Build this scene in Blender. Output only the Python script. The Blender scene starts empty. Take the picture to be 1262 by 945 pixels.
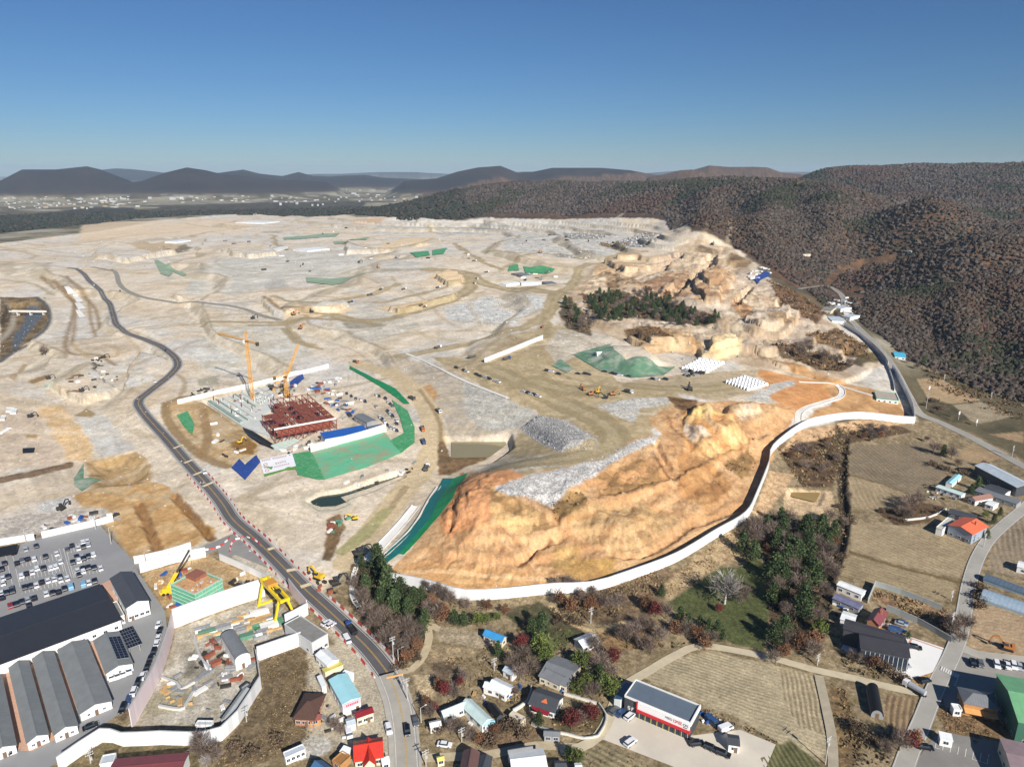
import bpy, math, random
import numpy as np
from mathutils import Vector, Matrix
random.seed(7); RNG = np.random.default_rng(11)
S = bpy.context.scene; COL = S.collection
# ---------------------------------------------------------------- camera
W, HH, F = 1262.0, 945.0, 875.0
PITCH = math.radians(16.6); CH = 170.0
cd = bpy.data.cameras.new('camera'); cam = bpy.data.objects.new('camera', cd); COL.objects.link(cam)
cd.sensor_width = 36; cd.lens = 36*F/W; cd.clip_start = 1; cd.clip_end = 60000
cam.location = (0, 0, CH); cam.rotation_euler = (math.pi/2-PITCH, 0, 0); S.camera = cam
cp, sp = math.cos(PITCH), math.sin(PITCH)
def ray(x, y):
    a = (np.asarray(x, float)-W/2)/F; b = -(np.asarray(y, float)-HH/2)/F
    return a, cp+b*sp, -sp+b*cp
# ---------------------------------------------------------------- light
SUN_EL, SUN_LEFT = math.radians(31), math.radians(27)   # shadows run 27 deg left of straight ahead
sd = bpy.data.lights.new('sun', 'SUN'); so = bpy.data.objects.new('sun', sd); COL.objects.link(so)
sd.energy = 5.0; sd.angle = math.radians(.5); sd.color = (1, .96, .9)
ldir = Vector((-math.sin(SUN_LEFT)*math.cos(SUN_EL), math.cos(SUN_LEFT)*math.cos(SUN_EL), -math.sin(SUN_EL)))
so.rotation_euler = ldir.to_track_quat('-Z', 'Y').to_euler(); so.location = (300, -300, 900)
w = bpy.data.worlds.new('World'); S.world = w; w.use_nodes = True
nt = w.node_tree; bg = nt.nodes['Background']
sky = nt.nodes.new('ShaderNodeTexSky'); sky.sky_type = 'NISHITA'; sky.sun_disc = False
sky.sun_elevation = SUN_EL; sky.sun_rotation = math.pi-SUN_LEFT
sky.altitude = 2500; sky.air_density = 1.25; sky.dust_density = .3; sky.ozone_density = 10
nt.links.new(sky.outputs[0], bg.inputs[0]); bg.inputs[1].default_value = .05
S.view_settings.view_transform = 'Standard'; S.view_settings.look = 'None'
S.view_settings.exposure = .42; S.view_settings.gamma = 1
S.render.engine = 'CYCLES'
S.cycles.max_bounces = 5; S.cycles.diffuse_bounces = 2; S.cycles.transparent_max_bounces = 6
S.cycles.volume_bounces = 0
# ---------------------------------------------------------------- colour helper: photo colour in sun -> albedo
KL = 1.06
def lin(c):
    c = np.asarray(c, float)/255.
    return np.where(c <= .04045, c/12.92, ((c+.055)/1.055)**2.4)
def alb(*c):
    if len(c) == 1: c = c[0]
    return np.clip(lin(c)/KL, 0.004, .85)
# ---------------------------------------------------------------- noise
def _hash(i, j, s):
    h = (i*374761393 + j*668265263 + s*974634521) & 0xffffffff
    h = ((h ^ (h >> 13))*1274126177) & 0xffffffff
    return ((h ^ (h >> 16)) & 0xffff)/65535.0
def vnoise(x, y, s=0):
    xi = np.floor(x).astype(np.int64); yi = np.floor(y).astype(np.int64)
    fx = x-xi; fy = y-yi; fx = fx*fx*fx*(fx*(fx*6-15)+10); fy = fy*fy*fy*(fy*(fy*6-15)+10)
    a = _hash(xi, yi, s); b = _hash(xi+1, yi, s); c = _hash(xi, yi+1, s); d = _hash(xi+1, yi+1, s)
    return (a*(1-fx)+b*fx)*(1-fy)+(c*(1-fx)+d*fx)*fy
def fbm(x, y, scale, o=4, s=0):
    t = 0; a = 1; n = 0; x = x/scale; y = y/scale
    for k in range(o):
        xr = x*.8-y*.6; y = x*.6+y*.8; x = xr
        t = t+a*vnoise(x+17.3*k, y-9.1*k, s+k); n += a; a *= .5; x = x*2; y = y*2
    return t/n
def ridged(x, y, scale, o=4, s=0):
    t = 0; a = 1; n = 0; x = x/scale; y = y/scale
    for k in range(o):
        xr = x*.8-y*.6; y = x*.6+y*.8; x = xr
        t = t+a*(1-np.abs(2*vnoise(x+7.7*k, y+3.1*k, s+k)-1)); n += a; a *= .5; x = x*2; y = y*2
    return t/n
def smooth(e0, e1, v):
    t = np.clip((v-e0)/(e1-e0), 0, 1); return t*t*(3-2*t)
# ---------------------------------------------------------------- tags
def tag(o, label=None, cat=None, group=None, kind=None):
    if label: o['label'] = label
    if cat: o['category'] = cat
    if group: o['group'] = group
    if kind: o['kind'] = kind
    return o
def empty(name, loc, rz=0, label=None, cat=None, group=None):
    o = bpy.data.objects.new(name, None); COL.objects.link(o); o.location = loc; o.rotation_euler = (0, 0, rz)
    o.empty_display_size = .5
    return tag(o, label, cat, group)
def copy_tree(o, parent=None):
    c = o.copy(); COL.objects.link(c)
    if parent: c.parent = parent
    for ch in o.children: copy_tree(ch, c)
    return c
ORD = ['first', 'second', 'third', 'fourth', 'fifth', 'sixth', 'seventh', 'eighth', 'ninth', 'tenth', 'eleventh', 'twelfth',
       'thirteenth', 'fourteenth', 'fifteenth', 'sixteenth', 'seventeenth', 'eighteenth', 'nineteenth', 'twentieth']
def ordw(i):
    if i < 20: return ORD[i]
    t = ['twenty', 'thirty', 'forty', 'fifty', 'sixty', 'seventy', 'eighty', 'ninety'][(i+1)//10-2]
    r = (i+1) % 10
    return {0: t[:-1]+'ieth'}.get(r, t+'-'+ORD[r-1] if r else t)
# ---------------------------------------------------------------- materials
MATS = {}
def mat(name, col, rough=.75, amt=.18, scale=.6, metal=0, bump=0, bscale=6, seam=None, emit=None):
    """procedural surface: noise-varied albedo (col is the sunlit photo colour 0-255) with optional roof seams along local x or y"""
    if name in MATS: return MATS[name]
    m = bpy.data.materials.new(name); m.use_nodes = True; n = m.node_tree.nodes; L = m.node_tree.links
    b = n['Principled BSDF']; b.inputs['Roughness'].default_value = rough; b.inputs['Metallic'].default_value = metal
    c = alb(col); tc = n.new('ShaderNodeTexCoord')
    nz = n.new('ShaderNodeTexNoise'); nz.inputs['Scale'].default_value = scale; nz.inputs['Detail'].default_value = 6; nz.inputs['Roughness'].default_value = .65
    L.new(tc.outputs['Object'], nz.inputs['Vector'])
    r = n.new('ShaderNodeMapRange'); r.inputs['From Min'].default_value = .3; r.inputs['From Max'].default_value = .7
    r.inputs['To Min'].default_value = 1-amt; r.inputs['To Max'].default_value = 1+amt*.6
    L.new(nz.outputs['Fac'], r.inputs['Value'])
    v = r.outputs['Result']
    if seam:
        ax, sp_, st = seam
        sx = n.new('ShaderNodeSeparateXYZ'); L.new(tc.outputs['Object'], sx.inputs[0])
        m1 = n.new('ShaderNodeMath'); m1.operation = 'DIVIDE'; m1.inputs[1].default_value = sp_; L.new(sx.outputs[ax], m1.inputs[0])
        m2 = n.new('ShaderNodeMath'); m2.operation = 'FRACT'; L.new(m1.outputs[0], m2.inputs[0])
        m3 = n.new('ShaderNodeMath'); m3.operation = 'LESS_THAN'; m3.inputs[1].default_value = .22; L.new(m2.outputs[0], m3.inputs[0])
        m4 = n.new('ShaderNodeMath'); m4.operation = 'MULTIPLY_ADD'; m4.inputs[1].default_value = -st; m4.inputs[2].default_value = 1; L.new(m3.outputs[0], m4.inputs[0])
        m5 = n.new('ShaderNodeMath'); m5.operation = 'MULTIPLY'; L.new(v, m5.inputs[0]); L.new(m4.outputs[0], m5.inputs[1]); v = m5.outputs[0]
    mx = n.new('ShaderNodeVectorMath'); mx.operation = 'SCALE'; mx.inputs[0].default_value = tuple(c); L.new(v, mx.inputs['Scale'])
    L.new(mx.outputs[0], b.inputs['Base Color'])
    if bump:
        n2 = n.new('ShaderNodeTexNoise'); n2.inputs['Scale'].default_value = bscale; n2.inputs['Detail'].default_value = 5; L.new(tc.outputs['Object'], n2.inputs['Vector'])
        bp = n.new('ShaderNodeBump'); bp.inputs['Strength'].default_value = bump; bp.inputs['Distance'].default_value = .3
        L.new(n2.outputs['Fac'], bp.inputs['Height']); L.new(bp.outputs[0], b.inputs['Normal'])
    MATS[name] = m; return m
def attr_mat(name, rough=.85, detail=()):
    """albedo from the mesh's own colour attribute times world-space noise"""
    m = bpy.data.materials.new(name); m.use_nodes = True; n = m.node_tree.nodes; L = m.node_tree.links
    b = n['Principled BSDF']; b.inputs['Roughness'].default_value = rough; b.inputs['Specular IOR Level'].default_value = .15
    a = n.new('ShaderNodeAttribute'); a.attribute_name = 'col'; tc = n.new('ShaderNodeTexCoord'); src = a.outputs['Color']
    for sc_, lo, hi in detail:
        nz = n.new('ShaderNodeTexNoise'); nz.inputs['Scale'].default_value = sc_; nz.inputs['Detail'].default_value = 5; nz.inputs['Roughness'].default_value = .7
        L.new(tc.outputs['Object'], nz.inputs['Vector'])
        r = n.new('ShaderNodeMapRange'); r.inputs['From Min'].default_value = .3; r.inputs['From Max'].default_value = .7
        r.inputs['To Min'].default_value = lo; r.inputs['To Max'].default_value = hi; L.new(nz.outputs['Fac'], r.inputs['Value'])
        mx = n.new('ShaderNodeVectorMath'); mx.operation = 'SCALE'; L.new(src, mx.inputs[0]); L.new(r.outputs['Result'], mx.inputs['Scale']); src = mx.outputs[0]
    L.new(src, b.inputs['Base Color'])
    MATS[name] = m; return m, n, L, b, tc
# ---------------------------------------------------------------- mesh builder
class MB:
    def __init__(s): s.v = []; s.f = []; s.mi = []
    def face(s, pts, m=0):
        k = len(s.v); s.v += [tuple(p) for p in pts]; s.f.append(tuple(range(k, k+len(pts)))); s.mi.append(m)
    def box(s, c, d, rz=0, m=0, top=None):
        """box centred in x, y on c, standing on c.z; top scales the upper face"""
        x, y, z = c; a, b, h = d[0]/2, d[1]/2, d[2]; t = top or (1, 1); cs, sn = math.cos(rz), math.sin(rz); k = len(s.v)
        for zz, tx, ty in ((z, 1, 1), (z+h, t[0], t[1])):
            for sx, sy in ((-1, -1), (1, -1), (1, 1), (-1, 1)):
                X, Y = sx*a*tx, sy*b*ty; s.v.append((x+X*cs-Y*sn, y+X*sn+Y*cs, zz))
        for q in ((3, 2, 1, 0), (4, 5, 6, 7), (0, 1, 5, 4), (1, 2, 6, 5), (2, 3, 7, 6), (3, 0, 4, 7)):
            s.f.append(tuple(k+i for i in q)); s.mi.append(m)
    def prism(s, poly, z0, z1, m=0, mt=None):
        n = len(poly); k = len(s.v)
        if sum(poly[i][0]*poly[(i+1) % n][1]-poly[(i+1) % n][0]*poly[i][1] for i in range(n)) < 0: poly = poly[::-1]
        f0 = z0 if hasattr(z0, '__len__') else [z0]*n; f1 = z1 if hasattr(z1, '__len__') else [z1]*n
        s.v += [(p[0], p[1], f0[i]) for i, p in enumerate(poly)]+[(p[0], p[1], f1[i]) for i, p in enumerate(poly)]
        s.f.append(tuple(range(k+n-1, k-1, -1))); s.mi.append(m)
        s.f.append(tuple(range(k+n, k+2*n))); s.mi.append(m if mt is None else mt)
        for i in range(n):
            j = (i+1) % n; s.f.append((k+i, k+j, k+n+j, k+n+i)); s.mi.append(m)
    def tube(s, p, q, r, n=6, r2=None, m=0):
        p = Vector(p); q = Vector(q); d = (q-p).normalized(); r2 = r if r2 is None else r2
        u = d.orthogonal().normalized(); w_ = d.cross(u); k = len(s.v)
        for c, rr in ((p, r), (q, r2)):
            for i in range(n):
                a = 2*math.pi*i/n; s.v.append(tuple(c+u*math.cos(a)*rr+w_*math.sin(a)*rr))
        for i in range(n):
            j = (i+1) % n; s.f.append((k+i, k+j, k+n+j, k+n+i)); s.mi.append(m)
        s.f.append(tuple(range(k+n-1, k-1, -1))); s.mi.append(m); s.f.append(tuple(range(k+n, k+2*n))); s.mi.append(m)
    def bar(s, p, q, w_, h, m=0):
        """rectangular bar from p to q"""
        p = Vector(p); q = Vector(q); d = (q-p).normalized(); u = d.cross(Vector((0, 0, 1)))
        u = (u if u.length > 1e-4 else Vector((1, 0, 0))).normalized(); v = u.cross(d); k = len(s.v)
        for c in (p, q):
            for a, b in ((-1, -1), (1, -1), (1, 1), (-1, 1)): s.v.append(tuple(c+u*a*w_/2+v*b*h/2))
        for qd in ((3, 2, 1, 0), (4, 5, 6, 7), (0, 1, 5, 4), (1, 2, 6, 5), (2, 3, 7, 6), (3, 0, 4, 7)):
            s.f.append(tuple(k+i for i in qd)); s.mi.append(m)
    def build(s, name, mats, parent=None, smooth_=False, loc=None):
        me = bpy.data.meshes.new(name); me.from_pydata(s.v, [], s.f)
        for m in (mats if isinstance(mats, (list, tuple)) else [mats]): me.materials.append(m)
        if any(s.mi): me.polygons.foreach_set('material_index', s.mi)
        if smooth_: me.polygons.foreach_set('use_smooth', [True]*len(s.f))
        o = bpy.data.objects.new(name, me); COL.objects.link(o)
        if parent: o.parent = parent
        if loc is not None: o.location = loc
        return o
# ================================================================ terrain heights
# control points: photo pixel and height above the village floor; a smooth surface runs through them
CP = [(0,945,0),(300,945,0),(630,945,0),(950,945,0),(1262,945,0),(0,800,0),(250,800,0),(500,800,0),(750,800,1),(1000,800,0),(1262,800,1),
 (0,680,0),(150,660,0),(300,650,2),(420,690,2),(470,720,1),(600,745,1),(720,735,1),(830,700,2),(920,650,3),(950,570,6),(1000,530,8),(1130,520,6),
 (1262,560,4),(1262,680,2),(1100,620,2),(1050,720,1),(1180,600,3),(580,590,17),(520,690,5),(640,605,21),(700,620,18),(800,545,21),(700,665,9),(800,640,9),
 (860,585,13),(830,500,21),(900,500,19),(950,470,19),(980,500,15),(1040,480,13),(600,700,5),(700,480,20),(760,450,20),(650,420,21),(880,450,21),
 (560,440,18),(640,490,18),(600,555,6),(530,540,8),(520,600,5),(560,600,7),(500,640,3),(400,590,5),(300,590,4),(250,500,6),(350,500,6),(450,510,7),
 (420,445,10),(0,600,-1),(100,550,0),(0,480,2),(100,430,4),(200,440,7),(80,400,3),(0,400,-2),(30,385,-1),(150,350,10),(0,340,5),(170,500,5),(240,580,4),
 (300,400,14),(400,380,18),(500,360,22),(600,340,26),(700,350,26),(790,380,32),(800,320,40),(900,340,44),(900,400,32),(960,430,26),(1000,400,28),
 (1050,440,18),(1100,470,11),(1000,360,32),(950,325,42),(100,290,5),(0,285,0),(200,270,5),(400,263,8),(300,300,12),(500,300,22),(600,300,32),(700,290,42),
 (600,267,40),(700,269,46),(820,272,58),(855,288,54),(1030,350,20),(1090,400,14),(1200,470,9),(1262,490,9),(1150,440,10),(1150,374,30),(1200,366,38),
 (1262,361,44),(1115,330,26),(1190,311,52),(1262,297,70),(1000,320,42),(1060,335,24),(900,262,105),(900,290,72),(1100,262,95),(960,250,110),(0,252,5),(200,250,5),(440,262,12)]
# ridge lines: pixel and distance
RP = [(520,241,2600),(600,222,2600),(700,218,2500),(780,217,2400),(830,214.5,2250),(900,214,2100),(960,213,1900),(1017,216,1750),(1078,225,1600),
 (1150,257,1350),(1181,284,1200),(1041,200.6,3000),(1099,198.5,2900),(1126,196,2900),(1155,200.6,2800),(1184,200.6,2800),(1221,198.5,2800),(1262,197,2800),(996,213,3000),
 (1320,197,2800),(1400,200,2800)]
# world points beyond ridges or outside the frame: azimuth in photo x at horizon, distance, height
XP = [(600,3600,20),(780,3400,20),(900,3200,20),(1010,2350,70),(1100,2300,70),(1200,2100,90),(1300,2000,95),(1100,4200,30),(1262,4200,30),(-300,300,0),(-300,900,0),(-300,3000,5),
 (1500,300,2),(1500,600,25),(1500,1200,60),(1262,900,34),(1262,1300,62),(1180,930,22),(0,6000,8),(300,6000,8),(600,6000,8),(900,6000,8),(1262,6000,8),(0,25000,8),(631,25000,8),(1262,25000,8),(150,4000,6),(400,4000,6)]
def lp(x, y): return np.arctan2(x, y), .5*np.log(x*x+y*y)
cx, cy, ch = [], [], []
for (a, b, h) in CP:
    d = ray(a, b); t = (h-CH)/d[2]; cx.append(d[0]*t); cy.append(d[1]*t); ch.append(h)
for (a, b, D) in RP:
    d = ray(a, b+7); t = D/math.hypot(d[0], d[1]); cx.append(d[0]*t); cy.append(d[1]*t); ch.append(CH+d[2]*t)
for (a, D, h) in XP:
    d = ray(a, 212); t = D/math.hypot(d[0], d[1]); cx.append(d[0]*t); cy.append(d[1]*t); ch.append(h)
ct, cl = lp(np.array(cx), np.array(cy)); ch = np.array(ch); cl = cl*.8
def _phi(d2): return np.where(d2 > 1e-12, .5*d2*np.log(np.maximum(d2, 1e-12)), 0)
n_ = len(ch); A = np.zeros((n_+3, n_+3))
A[:n_, :n_] = _phi((ct[:, None]-ct)**2+(cl[:, None]-cl)**2)+np.eye(n_)*2e-4
A[:n_, n_] = A[n_, :n_] = 1; A[:n_, n_+1] = A[n_+1, :n_] = ct; A[:n_, n_+2] = A[n_+2, :n_] = cl
wt = np.linalg.solve(A, np.concatenate([ch, [0, 0, 0]]))
def tps(th, lr):
    o = wt[n_]+wt[n_+1]*th+wt[n_+2]*lr*.8
    for i in range(n_): o = o+wt[i]*_phi((th-ct[i])**2+(lr*.8-cl[i])**2)
    return o
# polar sheet: fine inside the view, coarse outside
th = np.concatenate([np.linspace(-1.35, -.79, 24), np.linspace(-.78, .78, 1240), np.linspace(.79, 1.35, 24)])
dep = [math.radians(52)]
while dep[-1] > math.radians(.75): dep.append(dep[-1]-((1.0 if dep[-1] > .21 else .42)/F))
rr_ = np.concatenate([[30, 60, 95], CH/np.tan(np.array(dep)), [15500, 19000, 24000, 32000, 42000]])
TH, RR = np.meshgrid(th, rr_, indexing='ij')
coarse_t = np.linspace(-1.35, 1.35, 260); coarse_l = np.log(np.geomspace(30, 42000, 260))
CT, CL = np.meshgrid(coarse_t, coarse_l, indexing='ij'); HB = tps(CT, CL)
def bil(grid, g0, g1, t, l):
    i = np.clip((t-g0[0])/(g0[1]-g0[0]), 0, len(g0)-1.001); j = np.clip((l-g1[0])/(g1[1]-g1[0]), 0, len(g1)-1.001)
    a = i.astype(int); b = j.astype(int); i = i-a; j = j-b
    return (grid[a, b]*(1-i)+grid[a+1, b]*i)*(1-j)+(grid[a, b+1]*(1-i)+grid[a+1, b+1]*i)*j
X = RR*np.sin(TH); Y = RR*np.cos(TH)
Z = bil(HB, coarse_t, coarse_l, TH, np.log(RR))
Z = np.where(RR > 3400, np.minimum(Z, 8+np.maximum(Z-8, 0)*smooth(4200, 3400, RR)), Z); Z = np.maximum(Z, -3)
# far mountain ranges, each a ridge at its own distance
def rng(pts, D, wd, s, rough=.12):
    global Z
    a = [ray(q[0], q[1]) for q in pts]; az = np.array([math.atan2(q[0], q[1]) for q in a])
    hh = np.array([CH+D*q[2]/math.hypot(q[0], q[1]) for q in a])
    az = np.concatenate([[az[0]-.03], az, [az[-1]+.03]]); hh = np.concatenate([[0], hh, [0]])
    h = np.interp(TH, az, hh); h = np.maximum(h, 0)
    k = np.exp(-((RR-D)/wd)**2); g = ridged(X, Y, wd*.8, 4, s)
    Z = np.maximum(Z, h*np.clip(k*(1-rough*2*(1-k))-(1-k)*rough*3*(1-g), 0, 1))
rng([(-80,215),(0,223),(27,209),(69,209),(107,205),(124,209),(163,224)], 6300, 1000, 3)
rng([(150,226),(175,223),(203,213),(230,206.5),(254,210),(274,215),(300,217),(340,221),(400,224)], 6000, 1000, 5)
rng([(262,214),(300,209),(320,214),(348,217),(368,212),(386,217),(404,217.5),(450,215.5),(472,219),(538,222)], 7600, 1200, 8)
rng([(500,223),(538,220),(564,211.6),(589,206.5),(617,204.5),(638,213),(658,211.6),(681,207),(742,207),(777,210),(798,214),(830,219)], 5600, 900, 11)
rng([(800,218),(823,214),(838,210),(853,209),(874,215),(890,219)], 4300, 500, 13)
rng([(840,215),(856,209),(874,204),(899,206),(930,205.7),(946,206.5),(964,213),(1000,216)], 5200, 700, 15)
rng([(90,215),(124,209),(142,207),(162,208),(190,211),(215,214)], 12000, 1500, 17)
rng([(330,214),(350,213),(386,209),(419,209),(467,206),(513,206.5),(551,209),(600,209),(628,208),(645,205),(671,206.5),(700,209),(782,209),(836,203),(856,205),(970,206),(1007,205),(1060,208)], 17000, 2500, 19)
Z = np.where(RR > 5000, Z-(RR-5000)**2/(2*6371e3)*.6, Z)
ZB = Z.copy()
# ------------------------------------------------------------- pixel -> ground
lrr = np.log(rr_)
def _hcol(tq):
    i = np.clip(np.searchsorted(th, tq)-1, 0, len(th)-2); k = (tq-th[i])/(th[i+1]-th[i])
    return Z[i]*(1-k)+Z[i+1]*k
def P(x, y, up=0.0):
    """the ground point (raised by up) that pixel x, y looks at"""
    d = ray(x, y); hr = math.hypot(d[0], d[1]); tq = math.atan2(d[0], d[1]); hc = _hcol(tq)+up
    gap = CH+d[2]/hr*rr_-hc
    k = np.argmax((gap <= 0) & (rr_ > 60))
    if k == 0: k = len(rr_)-1
    t = gap[k-1]/(gap[k-1]-gap[k]+1e-9); r = rr_[k-1]+(rr_[k]-rr_[k-1])*min(max(t, 0), 1)
    return Vector((r*math.sin(tq), r*math.cos(tq), float(np.interp(r, rr_, hc))))
def Hxy(x, y):
    tq = math.atan2(x, y); return float(np.interp(math.hypot(x, y), rr_, _hcol(tq)))
def PP(pts, up=0.0): return [P(a, b, up) for a, b in pts]
def dense(pts, step):
    """resample a world polyline with a smooth curve"""
    p = [Vector((q[0], q[1], 0)) for q in pts]; out = []
    for i in range(len(p)-1):
        a = p[max(i-1, 0)]; b = p[i]; c = p[i+1]; d = p[min(i+2, len(p)-1)]; n = max(2, int((c-b).length/step))
        for k in range(n):
            t = k/n; out.append(.5*((2*b)+(c-a)*t+(2*a-5*b+4*c-d)*t*t+(3*b-a-3*c+d)*t**3))
    out.append(p[-1]); return out
# ------------------------------------------------------------- masks in world space
def _sel(bx):
    return np.nonzero((X > bx[0]) & (X < bx[1]) & (Y > bx[2]) & (Y < bx[3]))
def jitter(x, y, s, amp, sc):
    return x+(fbm(x, y, sc, 4, s)-.5)*2*amp, y+(fbm(x, y, sc, 4, s+50)-.5)*2*amp
def poly_sd(x, y, p):
    """signed distance, positive inside"""
    n = len(p); d2 = np.full(x.shape, 1e18); ins = np.zeros(x.shape, bool)
    for i in range(n):
        ax, ay = p[i][0], p[i][1]; bx, by = p[(i+1) % n][0], p[(i+1) % n][1]
        ex, ey = bx-ax, by-ay; t = np.clip(((x-ax)*ex+(y-ay)*ey)/(ex*ex+ey*ey+1e-12), 0, 1)
        d2 = np.minimum(d2, (x-ax-t*ex)**2+(y-ay-t*ey)**2)
        c = (ay > y) != (by > y); ins ^= c & (x < (bx-ax)*(y-ay)/((by-ay) if by != ay else 1e-12)+ax)
    return np.sqrt(d2)*np.where(ins, 1, -1)
def line_d(x, y, p):
    d2 = np.full(x.shape, 1e18)
    for i in range(len(p)-1):
        ax, ay = p[i][0], p[i][1]; ex, ey = p[i+1][0]-ax, p[i+1][1]-ay
        t = np.clip(((x-ax)*ex+(y-ay)*ey)/(ex*ex+ey*ey+1e-12), 0, 1); d2 = np.minimum(d2, (x-ax-t*ex)**2+(y-ay-t*ey)**2)
    return np.sqrt(d2)
def region(pts, soft=0, jit=0, line=False, width=0, seed=1, world=None):
    p = world or PP(pts); xs = [q[0] for q in p]; ys = [q[1] for q in p]; dist = max(80, np.mean([math.hypot(q[0], q[1]) for q in p]))
    jit = dist*.006 if jit is None else jit; soft = dist*.0025 if soft is None else soft
    m = soft+jit*2+width+2; idx = _sel((min(xs)-m, max(xs)+m, min(ys)-m, max(ys)+m))
    x, y = X[idx], Y[idx]
    if x.size == 0: return idx, x
    if jit: x, y = jitter(x, y, seed, jit, max(jit*4, 3))
    if line:
        sdv = width/2-line_d(x, y, [(q[0], q[1]) for q in (dense(p, max(3, dist*.01)) if len(p) > 2 else p)])
    else: sdv = poly_sd(x, y, p)
    return idx, sdv
def mound(pts, h, slope, jit=None, seed=3, rough=0):
    """raise (or sink) the ground inside a traced outline with sloping sides"""
    idx, s = region(pts, slope, jit, seed=seed)
    if s.size: Z[idx] += h*smooth(0, slope, s)*(1+(rough*(fbm(X[idx], Y[idx], slope*2, 3, seed)-.5) if rough else 0))
def berm(pts, h, wd, jit=0, seed=4):
    idx, s = region(pts, 0, jit, True, wd, seed)
    if s.size: Z[idx] += h*smooth(0, wd/2, s)
def level(pts, z, slope=6):
    idx, s = region(pts, slope, 0)
    k = smooth(-slope, 0, s); Z[idx] = Z[idx]*(1-k)+z*k
# ================================================================ relief of the works
SITE = [(-160,650),(0,672),(45,660),(130,640),(165,690),(240,675),(300,655),(330,700),(400,735),(440,690),(480,713),(575,733),(690,727),(770,713),(830,690),(880,660),(920,635),(945,575),(950,555),
 (985,527),(1060,513),(1127,518),(1115,480),(1095,450),(1065,415),(1030,395),(985,370),(950,345),(930,325),(900,302),(850,287),(820,272),(700,270),(600,268),
 (560,272),(440,268),(400,263),(300,263),(200,271),(120,285),(0,300),(-160,316)]
ORANGE = [(478,712),(520,660),(578,583),(612,577),(640,590),(690,578),(790,540),(812,535),(800,515),(830,500),(885,494),(990,498),(945,575),(920,635),(830,690),(690,727),(575,733)]
mound([(526,343),(551,330),(574,339),(577,348),(549,354)], 9, 26, 4)
mound([(409,300),(452,292),(540,291),(560,300),(508,308),(420,311)], 8, 40, 6)
mound([(475,380),(540,366),(572,358),(560,366),(520,378),(490,386)], 6, 14, 3)
mound([(318,372),(336,366),(386,375),(440,373),(420,385),(340,390)], 6, 14, 3)
mound([(710,438),(752,424),(800,428),(833,449),(818,462),(778,465),(730,452)], 9, 26, 2)
mound([(850,445),(863,421),(914,411),(918,428),(889,446)], 9, 18, 4, rough=.6)
mound([(770,415),(800,405),(850,410),(880,420),(840,432),(790,428)], 8, 16, 4, rough=.6)
mound([(845,345),(876,325),(912,340),(895,376),(856,376)], 12, 30, 8, rough=1)
mound([(740,320),(800,310),(840,315),(800,335),(760,338)], 9, 25, 7, rough=1)
mound([(905,395),(960,375),(1000,390),(970,415),(925,412)], 8, 20, 6, rough=.8)
mound([(640,528),(663,511),(700,519),(742,545),(735,554),(690,558)], 4, 9, 1)
mound([(100,570),(168,555),(188,572),(186,595),(114,602)], -4, 12, 3)
mound([(60,440),(130,445),(150,480),(100,500),(40,480)], 4, 14, 5)
mound([(170,430),(205,440),(212,455),(185,475),(150,480),(150,455)], 5, 14, 3)
mound([(885,500),(930,496),(985,505),(960,530),(915,560),(880,540)], 5, 12, 4, rough=.8)
mound([(836,506),(872,497),(905,512),(925,548),(880,569),(845,552)], 5, 12, 4, rough=.8)
mound([(700,648),(735,620),(790,620),(836,640),(800,677),(752,685)], 4, 16, 2)
mound([(535,640),(580,600),(640,612),(650,640),(600,680),(550,690)], 4, 16, 4, rough=.5)
mound([(240,290),(330,300),(360,312),(300,322),(235,312)], 8, 50, 12)
mound([(120,300),(200,298),(230,310),(150,325),(90,318)], 7, 50, 12)
mound([(0,366),(55,366),(62,385),(58,402),(30,425),(0,444)], -5, 10, 2)
mound([(590,276),(605,264),(612,270),(630,274),(600,282)], 9, 30, 6)
mound([(500,275),(520,268),(545,272),(530,280)], 7, 25, 6)
for ln, h, wd in [([(690,653),(714,626),(737,617),(766,614),(800,603),(834,592),(880,570),(930,550),(947,540)], 2.2, 9), ([(754,683),(781,683),(806,676),(840,653),(870,640),(915,626)], -2, 7),
                  ([(818,365),(840,350),(864,332),(879,312)], -9, 26), ([(690,345),(720,338),(760,330)], -4, 18), ([(770,345),(810,330),(838,313)], -5, 18), ([(905,372),(925,352)], -6, 18),
                  ([(872,500),(874,512),(890,530),(920,550)], 2.5, 9), ([(808,545),(825,575),(835,592)], -2.5, 6), ([(640,690),(665,672),(690,655)], -2.5, 7), ([(0,592),(38,585),(86,573)], -3, 8),
                  ([(215,611),(240,640),(262,665)], -2.5, 6), ([(170,622),(194,680)], -1.5, 6), ([(925,430),(960,450),(1000,462)], -3, 10), ([(560,622),(556,650)], -2, 6), ([(320,357),(250,372),(160,350)], 3, 16)]:
    berm(ln, h, wd, 1.5)
for ln, h, wd in [([(1094,384),(1150,372),(1200,364),(1262,360)], 12, 150), ([(1070,352),(1120,346),(1190,336),(1262,326)], -9, 140), ([(1115,328),(1190,311),(1262,297)], 16, 190), ([(1060,332),(1120,308),(1181,288),(1240,272)], -14, 200), ([(1017,218),(1078,228),(1150,259),(1180,282)], 22, 320), ([(1060,214),(1115,233),(1180,251),(1262,262)], -26, 420),
                  ([(905,238),(912,292)], -11, 130), ([(985,232),(985,305)], -12, 140), ([(1065,245),(1045,312)], -12, 130), ([(825,238),(832,262)], -11, 140), ([(700,236),(706,262)], -11, 150), ([(945,240),(950,300)], 8, 120), ([(1025,240),(1015,310)], 8, 120), ([(865,240),(870,275)], 8, 120), ([(1140,366),(1160,420)], -6, 60), ([(1210,362),(1230,430)], -7, 70), ([(1180,368),(1195,440)], 5, 60)]: berm(ln, h, wd, 12)
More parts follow.
